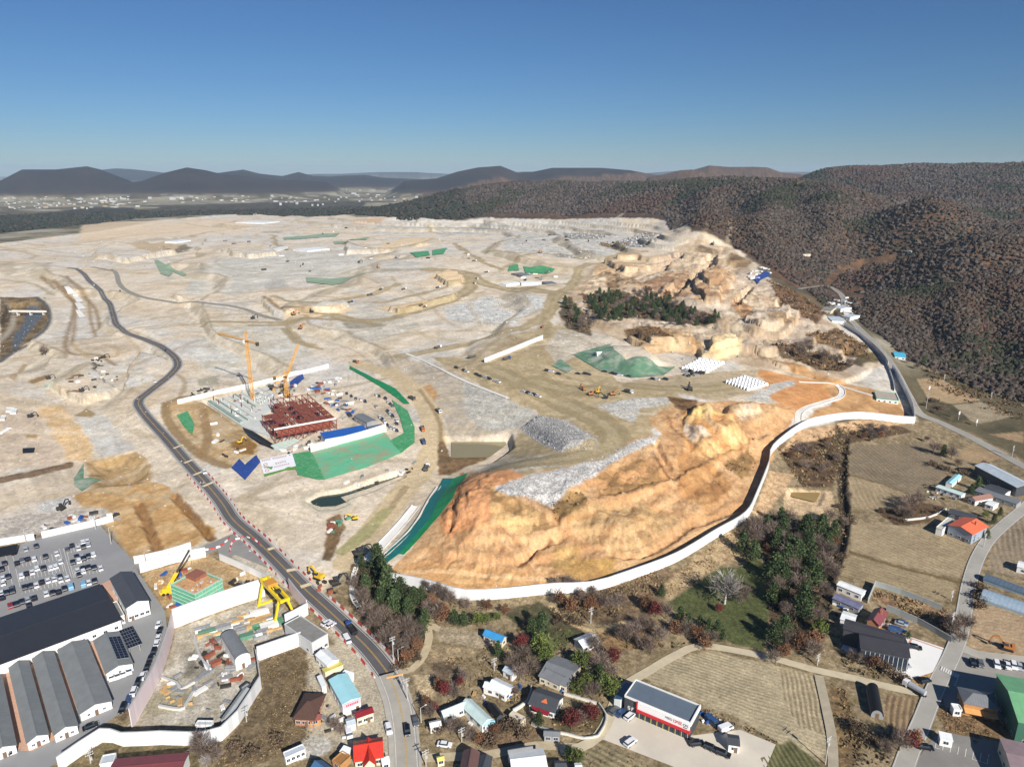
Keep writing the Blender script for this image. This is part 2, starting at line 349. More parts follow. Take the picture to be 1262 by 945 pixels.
idx, s = region(ORANGE, 6, 0); k = smooth(2, 16, s); x, y = X[idx], Y[idx]; f = np.mod((Z[idx]+(fbm(x, y, 60, 2, 29)-.5)*5)/4.2, 1); Z[idx] += k*4.2*.4*(smooth(.72, .97, f)-f)
BENCH = np.zeros(X.shape); TOE = np.zeros(X.shape)
idx, s = region(SITE, 10, 0); x, y = X[idx], Y[idx]; so_ = poly_sd(x, y, PP(ORANGE)); k = smooth(5, 40, s)*smooth(5, 25, -so_)*smooth(540, 640, RR[idx])
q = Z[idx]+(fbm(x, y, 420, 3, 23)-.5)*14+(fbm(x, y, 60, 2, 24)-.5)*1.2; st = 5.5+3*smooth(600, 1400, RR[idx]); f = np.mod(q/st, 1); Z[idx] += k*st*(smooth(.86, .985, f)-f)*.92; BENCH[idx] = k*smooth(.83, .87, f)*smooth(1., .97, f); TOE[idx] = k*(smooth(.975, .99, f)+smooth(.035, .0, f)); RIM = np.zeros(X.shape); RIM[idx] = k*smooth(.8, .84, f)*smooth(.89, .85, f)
# erosion and roughness: strongest on the cut faces and the orange spoil
idx, s = region(SITE, 10, 0); k = smooth(-5, 20, s); x, y = X[idx], Y[idx]
far = smooth(350, 1200, RR[idx])
Z[idx] += k*((fbm(x, y, 60, 4, 21)-.5)*(1.2+2*far)+(ridged(x, y, 26, 4, 31)-.6)*(.4+1.0*far))
idx, s = region(ORANGE, 6, 0); k = smooth(0, 14, s); x, y = X[idx], Y[idx]
Z[idx] += k*((fbm(x, y, 34, 4, 41)-.5)*2.6+(ridged(x*1.1, y*.7, 24, 5, 43)-.55)*1.8+(fbm(x, y, 3, 3, 47)-.5)*.8-(ridged(x+4*fbm(x, y, 20, 2, 48), y*.55, 6, 3, 49)-.55)*1.5)
ROUGH = [(780,325),(845,300),(900,305),(985,372),(1060,420),(1090,450),(1040,470),(940,455),(900,445),(850,440),(770,420),(690,395),(700,350),(740,322)]
idx, s = region(ROUGH, 20, 10); k = smooth(0, 30, s); x, y = X[idx], Y[idx]
Z[idx] += k*((fbm(x, y, 45, 4, 51)-.5)*5+(ridged(x*.75, y*1.2, 38, 6, 53)-.55)*8-(ridged(x, y*.5, 13, 4, 55)-.55)*3.2+(fbm(x, y, 5, 3, 57)-.5)*2)
k = smooth(700, 1100, RR)*smooth(0, 30, Z-22)*0+smooth(900, 1500, RR)*smooth(60, 90, Z)
Z += k*((fbm(X, Y, 240, 4, 61)-.5)*14-(ridged(X, Y, 200, 3, 63)-.6)*9)*smooth(4000, 2600, RR)
idx, s = region([(1110,395),(1150,372),(1262,358),(1300,350),(1300,470),(1262,480),(1180,462)], 20, 0)
Z[idx] += smooth(-10, 60, s)*((fbm(X[idx], Y[idx], 110, 4, 66)-.5)*9)
idx, s = region([(0,640),(0,1000),(1300,1000),(1300,560),(1050,530),(950,640),(700,740),(420,720),(240,690)], 5, 0)
Z[idx] += smooth(0, 10, s)*(fbm(X[idx], Y[idx], 6, 4, 71)-.5)*.35
# streams, sunken ground
berm([(1041,540),(1038,590),(1041,640),(1030,690),(1008,725)], -2.2, 7)
level([(978,604),(1012,607),(1006,621),(974,613)], Hxy(*P(1000,598).xy)-1.6, 3)
# ---------------------------------------------------------------- roads: (name, pixels, width, material key, strip?)
MAINROAD = [(84,330),(97,333),(112,348),(125,360),(135,374),(139,386),(143,399),(152,407),(166,414),(185,421),(203,430),(216,441),(219,450),(213,459),(200,470),(182,484),(171,494),(175,506),(203,538),(235,575),(270,615),(287,640),
            (312,662),(341,690),(371,721),(410,757),(452,797),(478,829),(490,858),(497,890),(500,920),(502,960),(505,1040)]
SERVICE = [(112,329),(140,334),(147,349),(158,359),(180,367),(230,371),(290,378),(318,387),(345,395)]
EASTROAD = [(1300,590),(1262,626),(1238,646),(1217,667),(1203,692),(1194,722),(1189,750),(1183,782),(1171,812),(1159,835),(1147,862),(1136,890),(1121,925),(1108,960),(1070,1040)]
VALLEYROAD = [(985,356),(1018,352),(1036,362),(1042,382),(1056,402),(1078,424),(1095,444),(1106,462),(1119,487),(1133,509),(1160,521),(1195,538),(1228,556),(1262,575),(1300,597)]
HALLROAD = [(1181,795),(1205,806),(1262,813),(1320,818)]
FIELDROAD = [(690,925),(715,921),(738,906),(752,881),(766,848),(800,826),(835,806),(862,796),(905,801),(960,813),(1000,824),(1050,835),(1100,847),(1150,857)]
YARDLANE = [(1009,832),(1016,862),(1022,890),(1026,915),(1027,960),(1028,1040)]
WOODLANE = [(492,828),(508,824),(522,808),(529,785),(527,768),(540,775)]
VILLAGELANE = [(508,935),(545,932),(600,930),(660,918),(700,920),(720,920)]
SITEGATE = [(165,697),(215,690),(250,678),(285,662),(305,655)]
ROADS = [('main_road', MAINROAD[:28], 7.2), ('village_road', MAINROAD[27:], 7.2), ('service_road', SERVICE, 7), ('east_road', EASTROAD, 5.6), ('valley_road', VALLEYROAD, 6.5), ('hall_road', HALLROAD, 5), ('field_road', FIELDROAD, 3.6),
         ('yard_lane', YARDLANE, 3), ('wood_lane', WOODLANE, 3), ('village_lane', VILLAGELANE, 3.4), ('site_gate_road', SITEGATE, 6.5)]
def grade(p, width, drop=.15):
    global Z
    xs = [q.x for q in p]; ys = [q.y for q in p]; m = width+14
    hz = np.array([Hxy(q.x, q.y) for q in p]); kk = np.ones(9)/9
    if len(hz) > 9: hz = np.convolve(np.pad(hz, 4, 'edge'), kk, 'valid')
    idx = _sel((min(xs)-m, max(xs)+m, min(ys)-m, max(ys)+m)); x, y = X[idx], Y[idx]
    best = np.full(x.shape, 1e18); bz = np.zeros(x.shape)
    for i in range(len(p)-1):
        ex, ey = p[i+1].x-p[i].x, p[i+1].y-p[i].y; t = np.clip(((x-p[i].x)*ex+(y-p[i].y)*ey)/(ex*ex+ey*ey+1e-9), 0, 1)
        d = (x-p[i].x-t*ex)**2+(y-p[i].y-t*ey)**2; b = d < best; best = np.where(b, d, best); bz = np.where(b, hz[i]*(1-t)+hz[i+1]*t, bz)
    d = np.sqrt(best); k = smooth(width/2+9, width/2+1.5, d); Z[idx] = Z[idx]*(1-k)+(bz-drop)*k
    return hz
RD = {}
for nm, pts, wd in ROADS:
    p = dense(PP(pts), 4 if nm != 'main_road' else 3); RD[nm] = (p, grade(p, wd), wd)
# level pads
CARPARK = [(-60,700),(0,681),(48,662),(122,646),(164,691),(170,705),(203,752),(206,775),(200,800),(187,835),(165,868),(140,884),(112,905),(90,925),(40,960),(-80,990)]
level(CARPARK, Hxy(*P(100,760).xy), 4)
STOREYARD = [(736,908),(752,884),(787,880),(853,906),(912,899),(956,917),(938,960),(860,960),(834,946)]
level(STOREYARD, Hxy(*P(840,915).xy), 3)
PLAZA = [(1117,783),(1172,801),(1160,821),(1147,829),(1124,836),(1036,800),(1040,792)]
level(PLAZA, Hxy(*P(1140,810).xy), 3)
level([(175,706),(255,684),(330,716),(322,735),(216,772)], Hxy(*P(240,735).xy)+0, 3)
level([(216,776),(328,735),(375,765),(372,792),(318,812),(318,840),(276,890),(155,895),(185,860),(205,820)], Hxy(*P(270,820).xy), 3)
level([(380,617),(394,609),(425,604),(455,593),(492,581),(497,586),(454,605),(431,612),(425,615),(428,620),(414,626),(394,627)], Hxy(*P(400,618).xy)-1.4, 2.2); level([(552,541),(625,536),(628,552),(604,569),(552,569)], Hxy(*P(590,556).xy)-.6, 4)
PIT = [(255,494),(330,474),(415,512),(345,552),(298,526)]
level(PIT, Hxy(*P(340,530).xy)-2, 5)
# ================================================================ ground colours: what the ground is made of, traced on the map
C = np.zeros(X.shape+(3,)); C[:] = alb(150, 140, 116)
SPK = np.full(X.shape, .25)
n1 = fbm(X, Y, 320, 4, 81); n2 = fbm(X, Y, 70, 4, 83)
def mixc(idx, k, col):
    C[idx] = C[idx]*(1-k[..., None])+col*k[..., None]
allx = (slice(None), slice(None))
mixc(allx, smooth(.45, .62, n1), alb(108, 98, 74)); mixc(allx, smooth(.55, .66, n2)*.7, alb(78, 74, 56))
mixc(allx, smooth(.62, .7, fbm(X, Y, 150, 3, 85))*.6, alb(186, 178, 160))
k = smooth(900, 1300, RR)*smooth(26, 42, Z); mixc(allx, k, alb(78, 64, 54))
mixc(allx, smooth(3300, 3700, RR)*smooth(30, 70, Z), alb(46, 40, 38)); mixc(allx, smooth(3300, 3700, RR)*smooth(20, 50, Z)*smooth(.4, .8, ridged(X, Y, 420, 5, 87))*.7, alb(64, 54, 48))
def zone(pts, col, soft=None, jit=None, op=1, tex=None, col2=None, line=False, width=0, seed=1, spk=None, rows=None, world=None):
    idx, s = region(pts, soft, jit, line, width, seed, world)
    if not s.size: return
    dist = float(np.median(RR[idx])); sf = max(dist*.0025 if soft is None else soft, .05)
    k = smooth(-sf, sf, s)*op; x, y = X[idx], Y[idx]; c = np.broadcast_to(alb(col), x.shape+(3,)).copy()
    if tex == 'veg':
        t = smooth(.36, .66, fbm(x, y, max(2.5, dist*.009), 6, seed+7)); c = c*(1-t[..., None])+alb(col2)*t[..., None]
        c *= (.62+.76*fbm(x, y, max(1, dist*.004), 4, seed+9))[..., None]
    elif tex == 'rock':
        t = vnoise(x/max(.9, dist*.0032), y/max(.9, dist*.0032), seed+3)*.6+vnoise(x/max(2, dist*.007), y/max(2, dist*.007), seed+4)*.4
        c *= (.62+.7*t)[..., None]
    elif tex == 'streak':
        t = smooth(.35, .8, ridged(x, y, max(8, dist*.03), 4, seed+5)); c = c*(1-t[..., None])+alb(col2)*t[..., None]
        c *= (.85+.3*fbm(x, y, max(2, dist*.008), 3, seed+6))[..., None]
    if rows:
        (a, b, sp_, dk) = rows; pa, pb = P(*a), P(*b); d = (pb-pa); d.z = 0; d.normalize()
        q = (-(x-pa.x)*d.y+(y-pa.y)*d.x)+(fbm(x, y, 25, 3, seed)-.5)*3.2
        t = (np.sin(q*2*math.pi/sp_)*.5+.5)*(.5+.5*smooth(.3, .6, fbm(x, y, 14, 3, seed+2)))
        c *= (1-dk*t)[..., None]*(.86+.28*fbm(x, y, 9, 4, seed+4))[..., None]
        Z[idx] += k*(-.12*t)
    mixc(idx, k, c)
    if spk is not None: SPK[idx] = SPK[idx]*(1-k)+spk*k
def track(pts, width, col, op=1, jit=.8, soft=None, seed=2): zone(pts, col, soft, jit, op, line=True, width=width, seed=seed)
# ---- forest floor, far fields and plain
zone([(440,262),(520,240),(600,221),(780,215),(960,210),(1262,190),(1400,190),(1400,500),(1262,488),(1180,462),(1120,440),(1085,410),(1040,385),(1000,372),(950,330),(900,298),(850,284),(820,269),(600,264),(560,270)], (84,68,54), tex='veg', col2=(112,84,62), spk=.6)
zone([(0,268),(60,262),(110,256),(160,256),(195,262),(160,270),(120,276),(60,281),(0,288)], (58,56,42), tex='veg', col2=(70,62,46))
zone([(163,266),(203,254),(320,250),(450,248),(450,262),(320,262),(230,264),(172,269)], (66,60,46), tex='veg', col2=(92,82,62))
# ---- the whole site: pale decomposed granite, whiter where it is freshly cut
idx, s = region(SITE, 4, 6); k = smooth(-3, 3, s); x, y = X[idx], Y[idx]
t = smooth(.40, .6, fbm(x, y, 130, 5, 91)*.6+fbm(x, y, 28, 4, 92)*.4)
c = alb(222,206,182)*(1-t[..., None])+alb(212,205,193)*t[..., None]
u = smooth(.52, .7, fbm(x, y, 60, 5, 94)); c = c*(1-.5*u[..., None])+alb(210,186,152)*.5*u[..., None]
u = smooth(.58, .72, ridged(x, y, 90, 5, 95)*.5+fbm(x, y, 20, 4, 96)*.5); c = c*(1-.4*u[..., None])+alb(184,164,130)*.4*u[..., None]
u = smooth(.6, .7, fbm(x, y, 9+RR[idx]*.006, 4, 97)); c *= (1-.12*u)[..., None]
mixc(idx, k, c); SPK[idx] = SPK[idx]*(1-k)+.3*k
GREY = (206,201,191)
for z in [
 ([(290,312),(386,309),(422,314),(442,317),(513,322),(526,332),(472,337),(452,337),(419,347),(376,342),(290,365),(230,360),(240,330)], (212,206,192), 'streak', (196,190,176)),
 ([(462,276),(528,278),(531,287),(462,288)], (202,196,184), 'rock', None), ([(536,276),(630,274),(640,287),(544,288)], (192,188,178), 'rock', None),
 ([(620,278),(671,270),(762,268),(778,292),(805,292),(772,312),(742,317),(620,313)], (206,200,188), 'rock', None),
 ([(546,380),(600,365),(665,365),(676,372),(660,385),(630,400),(585,398),(555,395)], (212,210,202), 'rock', None),
 ([(420,385),(460,378),(520,400),(470,420),(400,425)], (214,204,186), 'streak', (196,188,172)),
 ([(300,395),(352,402),(372,420),(390,440),(330,455),(260,460),(230,440),(250,410)], (212,208,196), 'streak', (200,190,170)),
 ([(205,385),(260,380),(320,392),(300,402),(230,410)], (216,206,188), 'streak', (205,188,160)),
 ([(100,445),(170,440),(190,470),(160,480),(120,485)], (214,208,196), 'streak', (204,192,172)), ([(0,476),(40,472),(80,494),(60,497),(30,490),(0,484)], (210,204,192), 'streak', (204,190,170)),
 ([(95,515),(114,506),(133,515),(168,553),(122,563),(107,542)], (212,208,198), 'streak', (204,196,182)), ([(42,502),(76,500),(118,553),(114,567),(86,567),(48,511)], (228,198,158), 'streak', (222,188,140)),
 ([(0,500),(40,505),(80,560),(60,575),(0,580)], (214,194,170), 'streak', (204,184,158)),
 ([(180,500),(235,585),(280,640),(240,640),(215,610),(180,570),(150,520)], (222,206,182), 'streak', (212,196,172)),
 ([(101,570),(168,557),(185,572),(185,593),(114,602)], (190,160,116), 'streak', (172,142,98)), ([(85,612),(170,592),(205,600),(240,640),(272,656),(235,674),(165,690),(125,642)], (208,176,130), 'streak', (192,152,100)),
 ([(48,619),(90,611),(88,622),(76,630),(46,636)], (206,202,194), 'rock', None), ([(0,640),(60,630),(130,625),(150,640),(130,642),(40,660),(0,668)], (196,186,172), 'rock', None),
 ([(200,495),(235,490),(300,520),(320,555),(285,575),(240,560),(205,520)], (206,180,140), 'streak', (182,152,108)),
 ([(490,437),(560,460),(625,492),(640,520),(600,540),(556,540),(535,500),(500,465),(450,452)], (196,180,154), 'streak', (184,172,154)), ([(520,477),(533,473),(542,486),(532,497)], (204,164,116), 'streak', (190,150,104)),
 ([(570,470),(600,478),(650,500),(665,512),(640,526),(600,532),(575,515)], (192,187,174), 'rock', None),
 ([(560,440),(640,410),(690,400),(740,430),(760,470),(830,480),(850,500),(800,530),(810,540),(700,575),(640,590),(605,575),(640,530),(665,510),(600,480),(530,440)], (196,176,140), 'streak', (180,160,122)),
 ([(690,405),(735,420),(750,428),(706,440),(690,450),(670,430)], (206,194,174), 'rock', None), ([(840,462),(933,455),(928,485),(882,495),(800,480),(780,468)], (192,172,140), 'streak', (180,162,130)),
 ([(735,500),(776,491),(822,490),(826,497),(790,503),(782,522),(766,515)], (202,197,186), 'rock', None), ([(700,556),(630,568),(600,573),(620,585),(690,575),(745,553)], (196,188,168), 'rock', None)]:
    zone(z[0], z[1], tex=z[2], col2=z[3], seed=len(z[0])*3+int(z[0][0][0]) % 50, spk=.7 if z[2] == 'rock' else None)
for z in [([(696,287),(747,284),(747,294),(699,295)], (120,118,112)), ([(762,302),(785,287),(805,287),(808,299),(772,309)], (118,116,114)), ([(683,312),(734,309),(737,318),(686,317)], (126,124,118)), ([(580,279),(628,277),(628,284),(585,285)], (140,138,132)), ([(785,290),(803,286),(806,291),(790,294)], (80,76,70))]:
    zone(z[0], z[1], op=.7, tex='rock', seed=9, spk=1)
for z in [([(417,393),(478,400),(470,406),(429,406)], (146,138,118), .8), ([(324,352),(345,345),(360,352),(330,358)], (160,158,152), .6), ([(440,270),(475,268),(470,275),(430,276)], (205,160,115), .7), ([(470,300),(540,293),(520,305),(470,308)], (232,204,160), .8),
          ([(526,343),(551,330),(574,339),(577,348),(549,354)], (232,202,158), .9), ([(318,370),(336,367),(386,378),(440,378),(420,388),(360,396)], (232,204,162), .9), ([(470,378),(540,367),(572,357),(560,367),(520,380),(490,388)], (228,196,150), .9),
          ([(100,275),(200,272),(320,272),(300,285),(180,292),(100,296)], (228,202,166), .7), ([(155,300),(200,298),(240,305),(190,312)], (190,166,128), .8), ([(200,308),(225,301),(238,305),(220,312)], (90,80,62), .7)]:
    zone(z[0], z[1], op=z[2], jit=None, seed=5)
# ---- cut faces of the benches, their toes, wheel marks
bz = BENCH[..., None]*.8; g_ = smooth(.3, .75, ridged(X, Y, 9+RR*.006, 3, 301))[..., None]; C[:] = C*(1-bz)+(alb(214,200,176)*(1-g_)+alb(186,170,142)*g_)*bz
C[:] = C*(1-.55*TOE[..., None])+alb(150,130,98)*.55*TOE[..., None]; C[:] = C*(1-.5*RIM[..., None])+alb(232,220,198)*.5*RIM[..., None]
idx, s = region(SITE, 4, 0); x, y = X[idx], Y[idx]; k = smooth(-2, 6, s)*smooth(1500, 500, RR[idx]); a = np.floor(fbm(x, y, 140, 2, 311)*9)*.9; u = x*np.cos(a)+y*np.sin(a); v = -x*np.sin(a)+y*np.cos(a)
C[idx] *= (1+k*((vnoise(u/38, v/1.7, 313)-.5)*.22+(vnoise(u/16, v/5, 315)-.5)*.16+(fbm(x, y, 2.4, 3, 317)-.5)*.22))[..., None]
rt = random.Random(12)
for n_t in range(95):
    px_, py_ = rt.uniform(0, 900), rt.choice([rt.uniform(275, 420), rt.uniform(330, 640)])
    if poly_sd(np.array([px_]), np.array([py_]), SITE)[0] < 4 or poly_sd(np.array([px_]), np.array([py_]), ORANGE)[0] > -5: continue
    q = P(px_, py_); hd = rt.uniform(0, 6.28); pl = [q.copy()]; cv = rt.uniform(-.16, .16)
    for _ in range(rt.randint(6, 16)): hd += cv+rt.uniform(-.15, .15); q = q+Vector((math.cos(hd), math.sin(hd), 0))*(8+q.length*.016); pl.append(q.copy())
    wd_ = rt.uniform(2.2, 4.5)+q.length*.003; zone(None, rt.choice([(176,158,128), (196,178,148), (162,142,110), (226,212,188)]), None, .8, rt.uniform(.25, .55), line=True, width=wd_, seed=n_t, world=pl)
# ---- orange spoil
zone(ORANGE, (210,170,124), jit=3, tex='streak', col2=(190,146,102), seed=21, spk=.35)
for z in [([(575,590),(612,577),(650,588),(640,610),(600,648),(555,660),(540,640)], (218,158,110), (204,144,96)), ([(682,610),(718,606),(727,618),(702,640),(680,642)], (158,126,80), (120,96,60)), ([(697,647),(733,619),(790,620),(836,640),(800,678),(752,685)], (200,166,120), (180,146,102)),
          ([(682,672),(718,672),(718,697),(695,704),(676,700)], (190,154,98), (172,136,84)), ([(600,600),(640,612),(675,630),(680,650),(640,660),(608,640)], (214,176,122), (150,118,78)), ([(700,690),(760,690),(760,705),(710,718),(690,720)], (196,156,92), (170,132,80)),
          ([(836,506),(872,497),(905,512),(925,548),(880,569),(845,552)], (226,184,124), (208,152,96)), ([(840,523),(865,525),(880,538),(850,548)], (230,212,188), (216,190,160)), ([(885,501),(935,498),(945,518),(914,519)], (230,208,178), (208,170,124)),
          ([(845,505),(875,500),(885,510),(858,518)], (236,202,132), (226,186,120)), ([(840,555),(880,570),(905,600),(870,630),(835,600)], (202,156,104), (176,128,80)), ([(890,570),(925,552),(935,570),(915,590)], (150,118,72), (120,92,58)), ([(730,590),(790,565),(830,590),(790,603),(740,612)], (212,160,108), (150,116,74)),
          ([(480,712),(520,690),(600,700),(690,712),(690,724),(575,730)], (220,178,124), (204,156,104))]:
    zone(z[0], z[1], jit=3, tex='streak', col2=z[2], seed=int(z[0][0][1]) % 40, op=.9)
zone([(612,598),(640,590),(690,578),(740,560),(790,540),(812,536),(806,546),(770,561),(730,586),(690,612),(680,625),(650,616),(615,607)], (200,196,190), soft=1, jit=2, tex='rock', seed=31, spk=1)
zone([(640,528),(663,511),(700,519),(742,545),(735,554),(690,558)], (170,167,162), soft=1, jit=1, tex='rock', seed=33, spk=1)
zone([(824,489),(860,493),(860,504),(831,502)], (128,98,66), tex='veg', col2=(96,72,48))
zone(ROUGH, (206,180,144), jit=8, tex='streak', col2=(168,134,98), op=.55, seed=77)
# ---- eastern cut faces, scrub and soil
zone([(935,455),(1014,470),(1028,480),(1026,493),(988,506),(967,502),(945,490)], (214,158,104), tex='streak', col2=(196,140,90))
zone([(935,440),(1014,462),(1100,485),(1120,512),(1060,512),(1010,517),(985,525),(1030,492),(1010,470)], (206,162,112), tex='streak', col2=(176,134,90))
zone([(920,493),(948,474),(980,468),(980,474),(950,485),(948,496)], (196,191,180), tex='rock', spk=.8)
zone([(863,421),(914,413),(916,428),(889,446),(863,442)], (230,208,164), tex='streak', col2=(214,186,140)); zone([(770,415),(800,405),(850,410),(880,422),(840,434),(790,430)], (214,184,144), tex='streak', col2=(180,142,100))
zone([(849,342),(876,327),(907,342),(889,373),(856,373)], (212,184,148), tex='streak', col2=(166,132,98)); zone([(780,350),(845,330),(860,345),(830,372),(800,362)], (202,172,136), tex='streak', col2=(150,118,90))
zone([(730,325),(790,312),(800,330),(760,345),(735,340)], (222,198,162), tex='streak', col2=(190,160,124)); zone([(747,335),(783,342),(788,352),(747,356)], (172,146,114), tex='veg', col2=(120,96,70))
for z in [([(952,425),(988,425),(1020,436),(1052,449),(1041,459),(1001,452),(959,438)], (98,74,48), (74,58,40)), ([(992,413),(1030,404),(1069,427),(1071,444),(1020,427)], (150,118,80), (104,80,52)), ([(765,408),(798,401),(828,413),(838,426),(790,420)], (126,98,66), (90,68,46)),
          ([(693,368),(702,366),(728,396),(728,414),(700,406),(690,390)], (92,78,54), (66,60,42)), ([(715,362),(770,360),(850,380),(890,392),(870,402),(820,395),(730,390)], (96,76,54), (64,56,40)), ([(900,312),(925,320),(920,330),(895,322)], (160,130,95), (110,90,66)),
          ([(1076,432),(1084,445),(1062,452),(1050,446)], (96,84,50), (78,66,42)), ([(945,345),(985,362),(1020,385),(1000,396),(960,372)], (120,88,60), (90,64,44)), ([(740,298),(775,300),(770,306),(742,304)], (150,130,100), (116,104,84)),
          ([(905,365),(930,380),(925,392),(900,378)], (196,150,104), (130,98,66)), ([(945,385),(985,395),(980,402),(950,396)], (176,148,114), (130,104,76)), ([(860,300),(885,308),(880,316),(855,310)], (150,128,98), (110,90,68))]:
    zone(z[0], z[1], tex='veg', col2=z[2], seed=int(z[0][1][0]) % 37, spk=.8, op=.92)
# ---- tracks of the haul lorries; scarp shade and ditches painted as dark lines
OL = (164,146,110)
for p, wd in [([(498,438),(540,430),(600,416),(650,402),(672,386),(679,370),(691,360),(705,350),(713,335),(726,325),(746,320),(768,311)], 16), ([(691,361),(660,358),(620,355),(592,348),(580,340),(562,334),(530,332)], 26), ([(580,343),(577,357),(550,372),(515,382),(480,393),(440,395),(413,388)], 18),
              ([(577,348),(545,355),(493,368),(462,373)], 9), ([(493,350),(455,364),(417,369),(386,373),(360,371),(336,365)], 12), ([(310,401),(353,400),(381,393),(412,387)], 10), ([(353,401),(365,415),(385,425)], 6), ([(690,362),(672,400),(668,415)], 12), ([(528,277),(532,286),(560,290)], 10), ([(600,307),(622,296),(640,290)], 8),
              ([(336,290),(340,300),(350,308)], 12), ([(620,575),(690,565),(745,551),(756,537),(736,516),(700,500),(668,486),(640,470),(600,452)], 20), ([(740,480),(700,480),(660,470)], 26), ([(780,475),(860,480),(920,470)], 16), ([(620,330),(660,312),(720,316)], 10), ([(560,300),(590,320),(620,332)], 12), ([(600,310),(640,312)], 7)]:
    track(p, wd, OL, .92, None); track(p, wd*.35, (196,178,142), .5, None, seed=8)
track([(440,448),(480,460),(511,482),(530,512),(535,545),(521,576),(500,602),(470,640),(430,692)], 15, (206,184,146), .95); track([(517,480),(540,515),(543,545)], 3, (150,126,92), .8); track([(455,650),(480,628),(500,600)], 4, (160,138,104), .8)
for p in [[(540,585),(556,585),(600,566),(600,560),(556,563),(548,545),(540,545)], [(403,640),(418,632),(425,650),(408,690),(398,690)]]: zone(p, (138,110,78), jit=1.2, tex='veg', col2=(112,92,66))
zone([(412,681),(471,626),(485,626),(456,662),(422,685)], (172,163,116), soft=.5, jit=.5); zone([(370,612),(385,605),(430,600),(445,610),(432,630),(390,634),(372,625)], (206,194,170), soft=1, jit=1.5)
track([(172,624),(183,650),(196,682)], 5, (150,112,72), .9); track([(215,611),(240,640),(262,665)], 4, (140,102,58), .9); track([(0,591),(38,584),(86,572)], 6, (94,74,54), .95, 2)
for p_, wd_, c_ in [([(50,340),(75,357),(92,375),(82,415),(85,435),(120,437),(142,450)], 4.5, (146,122,90)), ([(82,342),(100,355),(117,380),(122,405),(107,410)], 4.5, (146,122,90)), ([(250,402),(350,397),(430,395),(462,400)], 9, (160,142,108)), ([(350,405),(367,422),(395,430)], 7, (160,142,108)), ([(325,365),(345,380),(400,387)], 6, (140,118,88)), ([(213,459),(228,470),(222,490)], 4, (176,156,124)), ([(445,443),(520,425),(600,405)], 6, (214,200,176)),  # darker lines: shade and ditches along channel sides and scarp, painted into soil
    ([(560,395),(600,398),(640,392),(668,380)], 5, (182,168,142)), ([(510,410),(560,420),(600,418)], 5, (200,182,150)), ([(150,408),(170,430),(165,450),(120,470)], 4, (196,176,146)), ([(240,380),(300,384),(330,392)], 5, (186,168,136)), ([(0,345),(40,350),(66,364)], 5, (170,150,116)), ([(30,300),(80,302),(150,292),(220,286)], 9, (180,160,126)), ([(220,275),(300,280),(400,276),(450,280)], 12, (186,166,130)), ([(100,318),(180,320),(240,312)], 8, (182,162,128)), ([(420,300),(480,306),(560,296)], 9, (176,156,120))]: track(p_, wd_, c_, .85, 1.5)
track([(66,345),(80,358),(92,375),(92,400),(88,425)], 4, (150,122,86), .8); track([(82,340),(90,350),(108,372),(112,395),(118,415)], 4, (150,122,86), .8)
track([(50,342),(66,348),(84,362),(90,372)], 5, (146,118,84), .8); track([(90,425),(110,440),(140,440),(145,430),(128,425)], 5, (190,164,124), .8); track([(0,305),(50,308),(90,312)], 8, (150,130,96), .5); track([(0,328),(40,328),(84,330)], 6, (178,168,152), .9)
for p, c in [([(91,513),(107,503),(120,510),(114,514)], (166,142,102)), ([(80,468),(90,462),(100,460),(98,466)], (140,112,80)), ([(34,470),(62,460),(60,466),(40,473)], (150,120,84)), ([(82,484),(104,480),(102,484),(84,486)], (140,112,80)), ([(30,535),(48,536),(44,540),(32,539)], (170,142,100)), ([(10,465),(30,448),(34,450),(18,470)], (176,154,120)), ([(243,468),(270,462),(268,474),(245,476)], (176,168,146))]: zone(p, c, soft=1, jit=1.5)
track([(203,500),(208,520),(228,545),(255,565),(280,575)], 6, (150,124,86), .9); track([(205,497),(225,490),(260,486)], 8, (150,124,86), .9); track([(250,505),(256,540),(250,560)], 6, (152,122,82), .8); zone([(285,545),(305,540),(318,548),(312,560),(290,560)], (146,110,62), jit=2)
# ---- river cut on the west
zone([(0,366),(55,366),(62,385),(58,402),(30,425),(0,444)], (104,86,60), tex='veg', col2=(138,116,82), soft=1, jit=2); zone([(34,378),(46,376),(54,388),(40,404),(26,424),(14,432),(18,412),(30,396)], (92,98,104), soft=2, jit=2)
track([(8,374),(15,384),(16,398),(8,412),(0,420)], 6, (168,156,136), 1, .4); track([(0,398),(10,392),(14,380)], 4, (70,60,46), .8); track([(44,366),(56,374),(62,388),(58,402),(42,416),(24,430),(0,446)], 7, (92,88,84), .95, .5); track([(50,366),(60,374),(66,388),(62,404),(44,420),(24,434),(0,450)], 3, (226,214,192), .9, .4)
